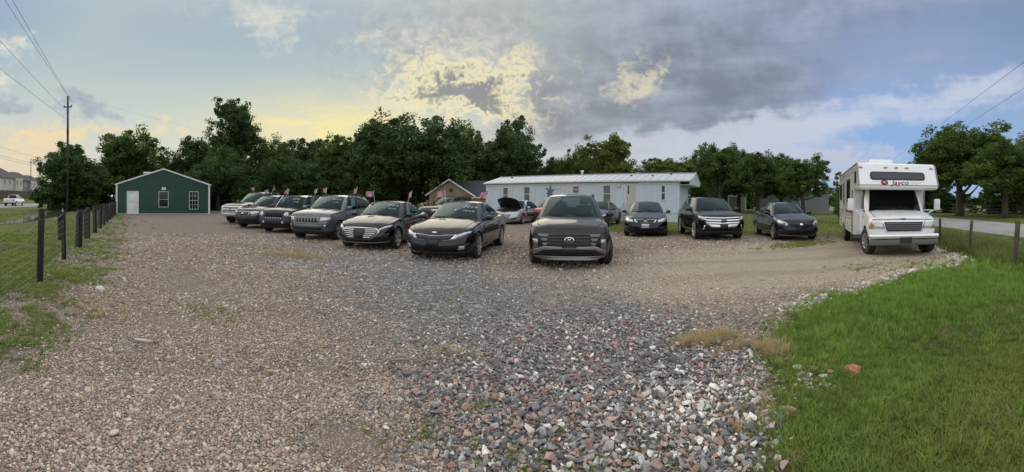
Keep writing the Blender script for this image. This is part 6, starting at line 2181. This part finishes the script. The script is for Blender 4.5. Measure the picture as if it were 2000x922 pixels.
st_ = [c.glass_pt('F', f, t) + c.off + Vector((0, -.012, .006)) for f, t in ((.93, .86), (.80, .86), (.80, .95), (.93, .95))]
MB().add([(-v.x, v.y, v.z) for v in st_], [(0, 1, 2, 3)]).build('yellow_sticker', mat('yellow_sticker', (.52, .46, .16), .6), c.root)

# silver sedan with its hood up and a door open
c = Car(SEDAN, L=4.87, W=1.85, H=1.475, fo=.98, wb=2.85, rt=.33)
fr = c.build('sedan', 'silver sedan with its hood raised and driver door open', (0.45, 25.2, 0), R(-24), P_SILVER, CARS, 'five', ALLOY, hood=False, cat='sedan')
c.lay('grille', [(-.50, .62), (.50, .62)], [(-.36, .40), (.36, .40)], BLACKP, off=.010, nx=16)
for z in (.58, .535, .49, .445):
    c.bar('grille_bar', [(-.46, z), (.46, z)], .016, CHROME, off=.018)
c.lay('headlight', [(.54, .64), (.72, .69), (.88, .73)], [(.56, .58), (.72, .62), (.86, .68)], LENS, off=.012, nx=10, mirror=True)
c.lay('fog_lamp_bezel', [(.50, .40), (.80, .42)], [(.52, .32), (.76, .33)], BLACKP, off=.010, nx=8, mirror=True)
hm = MB()
vs = []
hinge = Vector((0, 1.25, .98))
Mr = Matrix.Rotation(R(50), 3, 'X')
for i in range(9):
    for k in range(13):
        q = -.84 + 1.68 * k / 12
        y0 = .2 + .3 * abs(q) ** 2.5; y = y0 + (1.22 - y0) * i / 8
        v = c.cap(y, q)
        v = Mr.inverted() @ (v - hinge) if False else Matrix.Rotation(R(-50), 3, 'X') @ (v - hinge)
        vs.append(v + hinge + c.off)
fs = [(i * 13 + k, i * 13 + k + 1, (i + 1) * 13 + k + 1, (i + 1) * 13 + k) for i in range(8) for k in range(12)]
ho = hm.add(vs, fs, True).build('hood', P_SILVER, fr, recalc=False)
ins_ = MB().add([Vector(v) + Vector((0, -.008, -.022)) for v in vs], fs, True).build('hood_lining', BLACKP, ho, recalc=False)
MB().box(Vector((0, .75, .74)) + c.off, (1.0, .55, .16), bev=.04).build('engine', BLACKP, fr)
MB().bar(Vector((-.55, .35, .78)) + c.off, Vector((-.45, .62, 1.42)) + c.off, .012).build('hood_prop', ALLOY, fr)
# the open driver door swung out on its hinge, with its window frame
dj = Matrix.Translation(Vector((.92, 1.62, 0)) + c.off) @ Matrix.Rotation(R(58), 4, 'Z')
dm = MB(); dm.box((0, .52, .62), (.10, 1.02, .66), bev=.05)
dm.bar((0, .05, .94), (-.03, .42, 1.36), .05).bar((-.03, .42, 1.36), (-.03, .98, 1.36), .05).bar((-.03, .98, 1.36), (0, 1.02, .94), .05)
dob = dm.build('open_door', BLACKP, fr); dob.matrix_local = dj
sk = MB(); sk.box((.052, .52, .62), (.012, 1.0, .62), bev=.004); sk.build('door_skin', P_SILVER, dob)

# grey coupe-like sedan half hidden by the nearest SUV
c = Car(SEDAN, L=4.75, W=1.88, H=1.45, fo=.95, wb=2.75, rt=.35)
c.build('sedan', 'dark grey sedan half hidden behind the nearest SUV', (5.4, 23.0, 0), R(-14 - 14), P_DGREY, CARS, 'five', DALLOY, cat='sedan')
c.lay('grille', [(-.55, .64), (.55, .64)], [(-.48, .46), (.48, .46)], BLACKP, off=.01)
c.lay('headlight', [(.56, .66), (.84, .72)], [(.56, .58), (.84, .64)], LENS, off=.012, mirror=True)
# red hatchback glimpsed behind
c = Car(SUV, L=4.2, W=1.76, H=1.52, fo=.82, wb=2.52, rt=.315)
c.build('hatchback', 'red hatchback almost hidden behind the nearest SUV', (2.75, 26.9, 0), R(-26), P_RED, CARS, 'five', ALLOY, cat='hatchback')
c.lay('grille', [(-.4, .70), (.4, .70)], [(-.3, .5), (.3, .5)], BLACKP, off=.01)
c.lay('headlight', [(.48, .74), (.80, .80)], [(.48, .64), (.80, .70)], LENS, off=.012, mirror=True)
# dark SUV in front of the bungalow
c = Car(SUV, L=4.89, W=1.88, H=1.72, fo=.95, wb=2.89, rt=.36)
c.build('suv', 'dark SUV in the second row before the brick bungalow', (-4.35, 26.5, 0), R(-32), P_DGREY, CARS, 'five', ALLOY, rails=BLACKP, cat='suv')
c.lay('grille', [(-.5, .80), (.5, .80)], [(-.42, .60), (.42, .60)], BLACKP, off=.01)
c.lay('headlight', [(.54, .82), (.86, .86)], [(.54, .70), (.84, .74)], LENS, off=.012, mirror=True)
# dark SUV far off by the trees
c = Car(SUV, L=4.8, W=1.9, H=1.8, fo=.9, wb=2.8, rt=.37)
c.build('suv', 'distant dark SUV parked at the tree line beside the green building', (-34.0, 38.5, 0), R(8), P_BLACK, CARS, 'five', ALLOY, cat='suv')
c.lay('grille', [(-.5, .85), (.5, .85)], [(-.42, .62), (.42, .62)], BLACKP, off=.01)
c.lay('headlight', [(.56, .86), (.86, .88)], [(.56, .74), (.84, .78)], LENS, off=.012, mirror=True)


# pickups driving away on the far road (seen from the rear)
def road_pickup(loc, rz, label):
    c = Car(PICK)
    c.build('pickup', label, loc, rz, P_WHITE, 'pickups on the far road', 'six', ALLOY, cat='pickup', tint=True)
    c.lay('tail_lamp', [(.86, 1.14), (.99, 1.14)], [(.86, .78), (.99, .78)], REDL, 'rear', off=.012, mirror=True)
    c.lay('tailgate', [(-.80, 1.20), (.80, 1.20)], [(-.80, .72), (.80, .72)], P_WHITE, 'rear', off=.02)
    c.lay('rear_bumper', [(-.96, .68), (.96, .68)], [(-.92, .52), (.92, .52)], CHROME, 'rear', off=.06, depth=.08)
    c.lay('licence_plate', [(-.16, .66), (.16, .66)], [(-.16, .54), (.16, .54)], PLATEW, 'rear', off=.07)
    return c


road_pickup((-62.6, 17.6, .012), R(56 + 180), 'white pickup on the far road, nearer of the two')
road_pickup((-77.0, 40.5, .012), R(50 + 180), 'white pickup on the far road, half hidden by the dark tree')

# ------------------------------------------------------------------ motorhome
P_RV = mat('motorhome_white', (0.85, 0.855, 0.86), 0.28, var=0.04, vscale=1.2, coat=.6, dirt=(.68, .66, .62), dscale=1.6, damt=.3)
VAN = dict(SUV, L=6.0, W=1.98, H=2.0, fo=.80, wb=3.9, rt=.375, tw=.235, nf=3.6, cf=.24, cr=.2, arch=.07, rimk=.86,
           zs=[(0, .99), (.05, 1.03), (.5, 1.13), (.95, 1.21), (1.4, 1.24), (3, 1.25), (6, 1.25)], crown=[(0, 0), (.2, .02), (.9, .05), (1.2, .02), (6, .0)],
           zb=[(0, .44), (.2, .42), (1.4, .44), (6, .44)], ff=[(0, .10), (.2, .09), (.5, .08), (.85, .09), (1, .15)], rf=[(0, 0), (1, 0)],
           wf=[(0, .95), (.2, .985), (.5, 1.0), (.8, .985), (1, .95)],
           gb=(.98, 1.20, 2.5, 2.6), gt=(1.52, 1.62, 2.5, 2.6), xb=.90, xt=.80, zr=[(1.5, 1.89), (2.6, 1.93)], rc=.03, win=[(.10, .62)], doors=[(1.25, 2.15)], mirror=P_RV)
c = Car(VAN)
RV = c.build('motorhome', 'white class C motorhome with overcab window and red lettering', (11.05, 7.63, 0), R(-44), P_RV, CARS, 'steel', ALLOY, steer=.24, cat='motorhome', bpil=False, seats=True)
o_ = c.off


def rvp(name, mb, m, par=None):
    return mb.build(name, m, par or RV)


# coach shell: side profile carried across the width
prof = [(2.05, .46), (6.95, .46), (6.98, .6), (6.98, 2.56), (6.9, 2.63), (1.02, 2.65), (.94, 2.61), (.60, 2.00), (.60, 1.92), (.68, 1.86), (2.05, 1.88)]
bm = bmesh.new()
va = [bm.verts.new(Vector((-1.19, y, z)) + o_) for y, z in prof]
vb_ = [bm.verts.new(Vector((1.19, y, z)) + o_) for y, z in prof]
n = len(prof)
bm.faces.new(list(reversed(va))); bm.faces.new(vb_)
for i in range(n):
    bm.faces.new((va[i], va[(i + 1) % n], vb_[(i + 1) % n], vb_[i]))
bmesh.ops.recalc_face_normals(bm, faces=bm.faces)
ed = [e for e in bm.edges if abs(e.verts[0].co.x - e.verts[1].co.x) < .01]
bmesh.ops.bevel(bm, geom=ed, offset=.035, segments=3, affect='EDGES')
me = bpy.data.meshes.new('coach_body'); bm.to_mesh(me); bm.free()
coach = link_mesh('coach_body', me, P_RV, RV)
# overcab front: its face runs from (.60,2.06) up to (.96,2.74)
fn = Vector((0, -.61, .34)).normalized()
def face(x, h, off=.004):
    """point on the sloping overcab face, h = 0 bottom .. 1 top"""
    return Vector((x, .60 + .34 * h, 2.00 + .61 * h)) + o_ + fn * off


def face_patch(name, x0, x1, h0, h1, m, off=.012, rad=.06, depth=.02, par=None):
    pts = []
    rx, rh = rad, rad / .77
    for cx, ch, a0 in ((x1 - rx, h1 - rh, 0), (x0 + rx, h1 - rh, 90), (x0 + rx, h0 + rh, 180), (x1 - rx, h0 + rh, 270)):
        for k in range(5):
            a = R(a0 + 22.5 * k)
            pts.append((cx + rx * math.cos(a), ch + rh * math.sin(a)))
    vs = [face(x, h, off) for x, h in pts] + [face(x, h, off - depth) for x, h in pts]
    N = len(pts)
    return rvp(name, MB().add(vs, [tuple(range(N))] + [(i, (i + 1) % N, N + (i + 1) % N, N + i) for i in range(N)]), m, par)


fw_ = face_patch('overcab_window', -.84, .80, .22, .62, BLACKP, .014, .09)
face_patch('pane', -.79, .75, .27, .57, mat('rv_dark_glass', (.05, .055, .06), .08), .02, .07, par=fw_)
for x in (-1.10, -.36, -.04, .28, 1.04):
    face_patch('marker_lamp', x - .055, x + .055, .80, .855, AMBER, .03, .02, .03)
RED_ = mat('rv_red_print', (.20, .012, .018), .4)
vs, fs = text_verts('Jayco', .24, .25, 'CENTER', .004)
rvp('lettering', MB().add([face(v.x + .02, v.y / .77 + .08, .006) for v in vs], fs), RED_)
vs, fs = text_verts('Eagle', .13, .5, 'CENTER', -.002)
rvp('lettering', MB().add([face(v.x + .50, v.y / .77 + .085, .006) for v in vs], fs), mat('rv_grey_print', (.30, .31, .33), .5))
pts = [(-.44 + .105 * math.cos(2 * math.pi * k / 20), .09 + .105 / .77 * math.sin(2 * math.pi * k / 20)) for k in range(20)]
eo = rvp('emblem', MB().add([face(x, h, .007) for x, h in pts], [tuple(range(20))]), RED_)
rvp('emblem_bird', MB().add([face(-.50, .12, .010), face(-.43, .16, .010), (face(-.38, .11, .010)), face(-.43, .09, .010), face(-.40, .03, .010), face(-.46, .07, .010)], [(0, 1, 2, 3, 4, 5)]), mat('rv_pink_print', (.62, .42, .40), .5), eo)
# van nose
c.lay('grille_surround', [(-.62, .985), (.62, .985)], [(-.52, .68), (.52, .68)], CHROME, off=.012, nx=18)
c.lay('grille', [(-.56, .955), (.56, .955)], [(-.48, .70), (.48, .70)], BLACKP, off=.018, nx=16)
for z in (.905, .855, .805, .755):
    c.bar('grille_bar', [(-.52, z), (.52, z)], .018, SILVERP, off=.026)
c.bar('grille_bar', [(0, .70), (0, .95)], .02, SILVERP, off=.026, nx=2)
c.lay('headlight', [(.60, .955), (.86, .955)], [(.56, .765), (.86, .765)], LENS, off=.014, nx=6, mirror=True)
c.lay('turn_lamp', [(.865, .955), (.955, .955)], [(.865, .765), (.955, .765)], AMBER, off=.014, nx=4, mirror=True)
c.bar('nose_stripe', [(-.94, 1.015), (-.4, 1.02), (0, 1.03), (.4, 1.02), (.94, 1.015)], .03, mat('rv_grey_stripe', (.33, .31, .32), .5), off=.006, nx=24)
c.oval('emblem', 0, 1.045, .085, .036, mat('blue_oval', (.10, .16, .28), .3), .02)
bp_ = MB()
for (z0, z1, y0, y1) in ((.50, .625, -.06, .05),):
    pass
rvp('bumper', MB().box(Vector((0, .02, .565)) + o_, (1.98, .16, .13), bev=.05), CHROME)
lo_ = rvp('lower_bumper', MB().box(Vector((0, .045, .405)) + o_, (1.94, .16, .17), bev=.05), mat('grey_bumper', (.13, .13, .13), .5))
rvp('licence_plate', MB().box(Vector((.03, -.05, .46)) + o_, (.32, .02, .16)), PLATEB)
# side details, both sides
STR1 = mat('rv_stripe_maroon', (.16, .05, .07), .5); STR2 = mat('rv_stripe_pink', (.42, .26, .28), .5)
for sx in (-1, 1):
    def sb(name, y0, y1, z0, z1, m, th=.012, par=None, extra=0.0):
        return rvp(name, MB().box(Vector((sx * (1.19 + th / 2 + extra), (y0 + y1) / 2, (z0 + z1) / 2)) + o_, (th, y1 - y0, z1 - z0)), m, par)
    for y0, y1, z0, z1 in ((1.12, 1.45, 2.06, 2.42), (2.75, 3.75, 1.48, 2.28), (4.55, 4.95, 1.50, 2.25), (5.7, 6.5, 1.58, 2.22)):
        w = sb('window', y0, y1, z0, z1, BLACKP, .022)
        sb('pane', y0 + .05, y1 - .05, z0 + .05, z1 - .05, PANE, .006, w, .022)
    sb('stripe', 2.1, 6.9, 1.13, 1.21, STR1, .004); sb('stripe', 2.1, 6.9, 1.03, 1.09, STR2, .004); sb('stripe', 2.1, 6.9, .92, .94, STR1, .004)
    sb('stripe', 1.1, 6.9, 2.50, 2.53, STR2, .004)
    if sx < 0:
        d = sb('door', 4.35, 5.1, .62, 2.40, P_RV, .02)
        sb('door_seam', 4.33, 4.348, .62, 2.40, GAPM, .008); sb('door_seam', 5.102, 5.12, .62, 2.40, GAPM, .008)
        sb('handle', 4.42, 4.5, 1.4, 1.5, BLACKP, .03, d, .02)
    for y0, y1 in ((2.3, 3.2), (3.35, 4.1), (6.0, 6.8)):
        h = sb('hatch', y0, y1, .55, .88, P_RV, .012); sb('hatch_seam', y0 - .01, y0 - .002, .55, .88, GAPM, .006); sb('hatch_lock', y0 + .1, y0 + .15, .7, .74, BLACKP, .02, h)
    rvp('corner_trim', MB().bar(Vector((sx * 1.2, 2.04, .47)) + o_, Vector((sx * 1.2, 2.04, 1.87)) + o_, .03), SILVERP)
    rvp('wheel_arch_trim', MB().lathe([(.43, sx * 1.192), (.43, sx * 1.205), (.47, sx * 1.205), (.47, sx * 1.192)], 'x', 28, Vector((0, 4.7, .40)) + o_), SILVERP)
    rvp('wheel_arch', MB().lathe([(.001, sx * 1.1935), (.43, sx * 1.1935)], 'x', 28, Vector((0, 4.7, .40)) + o_), GAPM)
    tyre = [ch for ch in RV.children if ch.name.startswith('wheel') and ch.location.y > 0 and ch.data.name.startswith('wheel') and 'well' not in ch.name and ch.location.x * sx > 0][0]
    tyre.location.x = sx * 1.10
    # long arm mirrors
    mm = MB(); mm.box(Vector((sx * 1.34, 1.16, 1.42)) + o_, (.20, .08, .36), bev=.045)
    mm.bar(Vector((sx * .95, 1.25, 1.10)) + o_, Vector((sx * 1.30, 1.18, 1.28)) + o_, .03).bar(Vector((sx * .95, 1.30, 1.26)) + o_, Vector((sx * 1.30, 1.18, 1.25)) + o_, .03)
    mo = rvp('mirror', mm, P_RV)
# the small factory mirrors give way to the long-arm ones
for ch in [k for k in RV.children if k.name.startswith('mirror') and len(k.children)]:
    for g_ in list(ch.children): bpy.data.objects.remove(g_)
    bpy.data.objects.remove(ch)
ac = MB(); ac.box(Vector((-.25, 2.6, 2.76)) + o_, (.80, 1.1, .26), bev=.10); rvp('air_conditioner', ac, P_RV)
rvp('roof_vent', MB().box(Vector((.3, 4.6, 2.69)) + o_, (.42, .42, .14), bev=.03), P_RV)
rk = MB()
for x in (-.8, .8):
    rk.bar(Vector((x, 4.9, 2.76)) + o_, Vector((x, 6.8, 2.76)) + o_, .03)
for y in (4.95, 5.55, 6.15, 6.75):
    rk.bar(Vector((-.8, y, 2.76)) + o_, Vector((.8, y, 2.76)) + o_, .025).bar(Vector((-.8, y, 2.6)) + o_, Vector((-.8, y, 2.76)) + o_, .025).bar(Vector((.8, y, 2.6)) + o_, Vector((.8, y, 2.76)) + o_, .025)
rvp('roof_rack', rk, ALLOY)
rvp('chassis', MB().box(Vector((0, 4.4, .40)) + o_, (1.7, 4.4, .10)), GAPM)
for sx in (-1, 1):
    rvp('step', MB().box(Vector((sx * 1.05, 1.75, .40)) + o_, (.25, .7, .04)), BLACKP)

# dark cab glass, body seams, streaks
for k_, o in c.panes.items():
    o.data.materials[0] = glass('rv_cab_glass', (.16, .18, .18))
for sx in (-1, 1):
    rvp('seam_trim', MB().box(Vector((sx * 1.194, 4.4, 1.36)) + o_, (.012, 4.9, .018)), SILVERP)
    rvp('seam_trim', MB().box(Vector((sx * 1.194, 4.3, 2.44)) + o_, (.012, 5.2, .012)), SILVERP)
    rvp('edge_moulding', MB().bar(Vector((sx * 1.195, 1.0, 2.63)) + o_, Vector((sx * 1.195, 6.9, 2.61)) + o_, .03, .03), SILVERP)
    rvp('refrigerator_vent', MB().box(Vector((sx * 1.198, 6.2, 1.25)) + o_, (.016, .5, .34)), BLACKP if sx > 0 else P_RV)
    rvp('edge_moulding', MB().bar(Vector((sx * 1.195, .61, 1.97)) + o_, Vector((sx * 1.195, .95, 2.60)) + o_, .03, .03), SILVERP)
rvp('overcab_seam', MB().bar(Vector((-1.17, .597, 1.985)) + o_, Vector((1.17, .597, 1.985)) + o_, .012, .016), SILVERP)
rvp('curtain', MB().box(Vector((0, 2.02, 1.55)) + o_, (1.7, .03, .7)), mat('cab_curtain', (.10, .09, .08), .9))

# ------------------------------------------------------------------ flags clipped to the windows
FR = mat('flag_red', (.58, .07, .11), .8); FWH = mat('flag_white', (.74, .62, .63), .8); FB = mat('flag_blue', (.34, .16, .30), .8)


def flag_mesh(seed):
    r = random.Random(seed)
    nx, nz = 18, 13
    w, h = .26, .20
    ph = r.uniform(0, 6); am = r.uniform(.02, .045); dr = r.uniform(.25, .75)
    vs, fs, mi = [], [], []
    for i in range(nx + 1):
        for k in range(nz + 1):
            u, v = i / nx, k / nz
            x = w * u * (1 - .15 * dr); z = h * (v - 1) - dr * w * u * .75
            y = am * math.sin(7 * u + ph + v * 1.2) * (.3 + u)
            vs.append((x, y, z))
    for i in range(nx):
        for k in range(nz):
            fs.append((i * (nz + 1) + k, (i + 1) * (nz + 1) + k, (i + 1) * (nz + 1) + k + 1, i * (nz + 1) + k + 1))
            mi.append(2 if (i < 7 and k >= 6) else (0 if k % 2 == 0 else 1))
    me = bpy.data.meshes.new('cloth'); me.from_pydata(vs, [], fs)
    for m in (FR, FWH, FB): me.materials.append(m)
    me.polygons.foreach_set('material_index', mi); me.polygons.foreach_set('use_smooth', [True] * len(fs))
    return me


flags = [flag_mesh(i) for i in range(4)]
own = ['maroon sedan', 'black sedan with the hexagonal grille', 'grey-green SUV', 'boxy black SUV', 'dark green crossover', 'chrome-grilled pickup']
fr_rng = random.Random(3)
for ci, car in enumerate(ALLCARS[1:7]):
    for sx, sd_ in ((1, 'driver side'), (-1, 'passenger side')):
        a, b = car.p['win'][0]
        q = car.glass_pt('S', a + (b - a) * .72, .93) + car.off
        q.x = (q.x + .02) * sx
        wpos = car.root.matrix_basis @ q
        f = empty('car_flag', wpos, car.root.rotation_euler.z, 'striped flag clipped to the %s window of the %s' % (sd_, own[ci]), 'flag', 'flags on the parked cars')
        lean = Vector((sx * .10, .14 + fr_rng.uniform(-.05, .10), .40))
        st = MB().tube([(0, 0, 0), lean], .007, 6)
        st.lathe([(.001, .022), (.012, .015), (.012, .0), (.001, -.004)], 'z', 8, lean)
        st.build('staff', mat('flag_staff', (.62, .62, .60), .5), f)
        MB().box((0, 0, -.02), (.018, .05, .08)).build('window_clip', mat('flag_staff', (.62, .62, .60), .5), f)
        cl = link_mesh('cloth', flags[(ci * 2 + (sx > 0)) % 4], None, f)
        cl.location = lean * .97
        cl.rotation_euler = (0, R(-16), R(150 + fr_rng.uniform(-35, 35)) - car.root.rotation_euler.z)

# ------------------------------------------------------------------ fences
POSTM = mat('black_post', (.020, .019, .018), .9, var=.4, vscale=5, bump=.8, bscale=20)
GPOST = mat('grey_post', (.075, .065, .055), .95, var=.4, vscale=6, bump=.9, bscale=24, dirt=(.14, .13, .11), dscale=4, damt=.5)
WIRE = mat('fence_wire', (.20, .18, .16), .6, metal=.5)


def post_mesh(w, h, seed, split=False):
    r = random.Random(seed)
    m = MB()
    n = 7
    lx, ly = r.uniform(-.006, .006), r.uniform(-.006, .006)
    pts = [(lx * k + r.uniform(-.003, .003), ly * k + r.uniform(-.003, .003), h * k / 6 - .05) for k in range(7)]
    m.tube(pts, [w / 2 * r.uniform(.95, 1.05) for _ in range(7)], 8)
    return m


FD = Vector((-.83, .557, 0))
lf = empty('wire_fence', (-6.49, 2.31, 0), 0, 'woven wire fence on black posts along the left edge of the lot', 'fence')
hs = [(1.34, .12), (1.20, .12), (1.16, .23), (1.18, .15), (1.20, .20), (1.2, .17), (1.2, .18), (1.2, .16), (1.2, .16), (1.2, .16), (1.2, .17), (1.2, .16), (1.2, .16), (1.2, .16)]
for k, (h, w) in enumerate(hs):
    p = FD * (2.32 * k)
    o = post_mesh(w, h, k).build('post', POSTM, lf); o.location = p; o.rotation_euler = (R(fr_rng.uniform(-2, 2)), R(fr_rng.uniform(-2, 2)), 0)
    if k in (0, 1, 3, 5, 6, 8):
        o = post_mesh(w * .9, h * (.86 if k != 1 else .55), k + 40).build('post', POSTM, lf)
        o.location = p + Vector((.13 if k == 0 else -.10, -.06, 0)) + (Vector((0, 0, .52)) if k == 1 else Vector()) + (FD * .55 if k in (5, 6, 8) else Vector())
wm = MB()
rw = random.Random(9)
L_ = 31.0
def wpt(s, z):
    sag = .05 * math.sin(s * 1.35) + .03 * math.sin(s * 3.1 + z)
    return FD * s + Vector((.03 + .03 * math.sin(s * 2), 0, z + sag * (z / 1.1) - .10 * (z > .9) * abs(math.sin(math.pi * s / 2.32))))
for z in (.06, .2, .34, .48, .62, .78, .95, 1.10):
    wm.tube([wpt(s * .5 - 4, z) for s in range(0, 60)], .0028 if z < 1.0 else .004, 3, False)
s = -4.0
while s < 14:
    wm.tube([wpt(s, z) for z in (.06, .34, .62, .95)], .0025, 3, False)
    s += .16
tag(wm.build('wire_mesh', WIRE, lf, recalc=False), kind='stuff')

rf_ = empty('wire_fence', (8.5, 2.28, 0), 0, 'sagging wire fence on grey wooden posts between grass and lane', 'fence')
FD2 = Vector((.707, .707, 0))
for k in range(8):
    h = [1.12, 1.02, .98, 1.0, 1.0, 1.0, 1.0, 1.0][k]
    o = post_mesh([.13, .10, .10][k % 3], h, 70 + k).build('post', GPOST, rf_); o.location = FD2 * (2.6 * k); o.rotation_euler = (R([2, 3, 0, 2, -2, 1, 0, 2][k]), R([5, 5, 1, -2, 2, 1, 0, 0][k]), 0)
o = post_mesh(.12, 1.1, 99).build('post', GPOST, rf_); o.location = FD2 * -2.6
wm = MB()
def wpt2(s, z):
    return FD2 * s + Vector((0, -.04, z - (.16 * abs(math.sin(math.pi * s / 2.6)) if z > .6 else .05 * abs(math.sin(math.pi * s / 2.6))) + .01 * math.sin(s * 5)))
for z in (.12, .3, .48, .66, .82):
    wm.tube([wpt2(s * .26 - 2.6, z) for s in range(0, 90)], .0025 if z < .8 else .0035, 3, False)
s = -2.6
while s < 20:
    wm.tube([wpt2(s, z) for z in (.12, .48, .82)], .0022, 3, False)
    s += .17
tag(wm.build('wire_mesh', WIRE, rf_, recalc=False), kind='stuff')

# rail fence across the lane
wf_ = empty('rail_fence', (26.5, -2.0, 0), 0, 'weathered wooden rail fence under the trees across the lane', 'fence')
RWOOD = mat('rail_wood', (.085, .075, .065), .95, var=.35, vscale=4)
RDV = Vector((.50, .866, 0))
base = Vector((10, 4.5, 0))
for k in range(17):
    p = base + RDV * (2.4 * k)
    o = MB().box((0, 0, .65), (.14, .14, 1.3)).build('post', RWOOD, wf_); o.location = p
    if k < 16:
        q = base + RDV * (2.4 * (k + 1))
        for z in (.35, .75, 1.12):
            MB().bar(p + Vector((0, 0, z + fr_rng.uniform(-.05, .05))), q + Vector((0, 0, z + fr_rng.uniform(-.05, .05))), .05, .14).build('rail', RWOOD, wf_)

# long board fence beyond the far road
bf_ = empty('board_fence', (-85.5, 20.7, 1.05), 0, 'long brown board fence in front of the far houses', 'fence')
BRD = mat('fence_boards', (.075, .060, .050), .9, var=.3, vscale=.4)
BDV = (Vector((-126.8, 49.3, 0)) - Vector((-85.5, 20.7, 0))).normalized()
for k in range(-14, 42):
    p = BDV * (2.4 * k)
    MB().bar(p + Vector((0, 0, 1.0 + .02 * (k % 3))), p + BDV * 2.38 + Vector((0, 0, 1.0 + .02 * (k % 3))), .05, 2.0).build('panel', BRD, bf_)
    MB().box(p + Vector((.06, -.06, 1.05)), (.12, .12, 2.15)).build('post', BRD, bf_)

# ------------------------------------------------------------------ utility poles and wires
POLE = mat('pole_wood', (.055, .045, .038), .9, var=.3, vscale=2, bump=.5)
def pole(loc, h, label, arm_dir):
    o = empty('utility_pole', loc, 0, label, 'utility pole', 'utility poles')
    MB().tube([(0, 0, -.2), (0, 0, h)], [.16, .10], 10).build('pole', POLE, o)
    a = Vector((math.cos(arm_dir), math.sin(arm_dir), 0))
    for z, l in ((h - 1.1, .45),):
        MB().bar(a * -l + Vector((0, 0, z)), a * l + Vector((0, 0, z)), .09, .11).build('crossarm', POLE, o)
    for s_ in (-.4, .4):
        p = a * s_ + Vector((0, 0, h - 1.05))
        MB().lathe([(.03, 0), (.06, .05), (.035, .1), (.055, .14), (.001, .18)], 'z', 8, p).build('insulator', DARKM, o)
    MB().lathe([(.03, 0), (.06, .05), (.035, .1), (.001, .16)], 'z', 8, (0, 0, h)).build('insulator', DARKM, o)
    MB().box((.22, -.1, h - 3.7), (.22, .22, .4), bev=.05).build('cutout', DARKM, o)
    return o


pole((-36.7, 16.1, 0), 12.0, 'tall wooden utility pole rising in front of the dark bushy tree', R(50))
pole((-117.0, 38.5, 1.1), 12.6, 'smaller far utility pole beside the board fence', R(45))
WIREB = mat('power_wire', (.02, .02, .02), .6)


def wire(name, a, b, sag, label, rad=.012):
    a, b = Vector(a), Vector(b)
    pts = [a.lerp(b, i / 24) - Vector((0, 0, sag * 4 * (i / 24) * (1 - i / 24))) for i in range(25)]
    tag(MB().tube(pts, rad, 5, False).build(name, WIREB, None, recalc=False), label, 'wire', 'overhead wires')


wire('overhead_wire', (-36.7, 16.1, 12.1), (-5.5, -4.5, 12.6), .3, 'top wire running up and left from the tall pole')
wire('overhead_wire', (-37.2, 15.6, 11.05), (-6.2, -5.4, 10.9), .3, 'middle wire running up and left from the tall pole')
wire('overhead_wire', (-36.3, 16.6, 11.05), (-4.6, -3.6, 11.6), .3, 'wire beside the top wire left of the tall pole')
wire('overhead_wire', (-36.7, 16.0, 9.6), (-6.6, -6.0, 9.4), .4, 'lowest wire running up and left from the tall pole')
wire('overhead_wire', (-36.7, 16.1, 12.0), (-42.0, 62.0, 11.0), .6, 'wire running right from the tall pole toward the tallest tree', .006)
wire('overhead_wire', (-36.7, 16.2, 12.0), (-58.0, 40.0, 9.0), .5, 'wire dropping behind the trees from the tall pole', .006)
for k, (za, zb_) in enumerate(((8.2, 8.6), (7.0, 7.6), (6.6, 7.3))):
    wire('overhead_wire', (-40.0, 5.0 + k * .3, za), (-74.0, 33.0, zb_), .5, ['upper', 'middle', 'lower'][k] + ' of three wires low at the left picture edge', .014)
wire('overhead_wire', (8.0, -5.5, 9.2), (76.0, 54.0, 9.4), .5, 'highest of three wires above the motorhome at the right edge', .011)
wire('overhead_wire', (8.5, -6.0, 8.6), (78.0, 52.0, 8.6), .5, 'middle of three wires above the motorhome at the right edge', .011)
wire('overhead_wire', (9.5, -7.0, 6.9), (62.0, 32.0, 7.0), .4, 'thick lowest wire meeting the trees at the right edge', .022)

# ------------------------------------------------------------------ odds and ends
stk = MB().tube([(-.09, -.03, .02), (0, 0, .03), (.10, .06, .035)], [.012, .014, .008], 7).build('stick', mat('bleached_wood', (.62, .58, .52), .8, var=.15))
stk.location = (-3.21, 2.24, .012); tag(stk, 'short bleached stick lying on the pebbles', 'stick')
stk = MB().tube([(-.10, -.03, .02), (0, .01, .025), (.13, .06, .02)], [.010, .012, .007], 7).build('stick', mat('grey_stick', (.28, .25, .22), .9, var=.15))
stk.location = (-.98, 3.35, .012); tag(stk, 'thin grey stick on the gravel near the rocks', 'stick')
for (x, y, s_, col_, lb) in ((-5.35, 2.92, .085, (.60, .57, .52), 'pale stone on the worn strip inside the left fence'), (2.62, 2.13, .075, (.40, .17, .11), 'reddish brick-like stone lying on the grass'),
                             (2.32, 2.52, .045, (.62, .60, .55), 'white stone at the grass edge beside spilled rubble'), (-2.35, 2.45, .055, (.36, .33, .31), 'flat grey stone sunk among the pebbles')):
    me = rock_mesh(int(abs(x) * 50), STONE_O, 20)
    o = link_mesh('loose_rock', me, None); o.location = (x, y, s_ * .45); o.scale = (s_ * 1.3, s_, s_ * .65); o.color = (*col_, 1); o.rotation_euler = (0, 0, x * 3)
    tag(o, lb, 'stone')
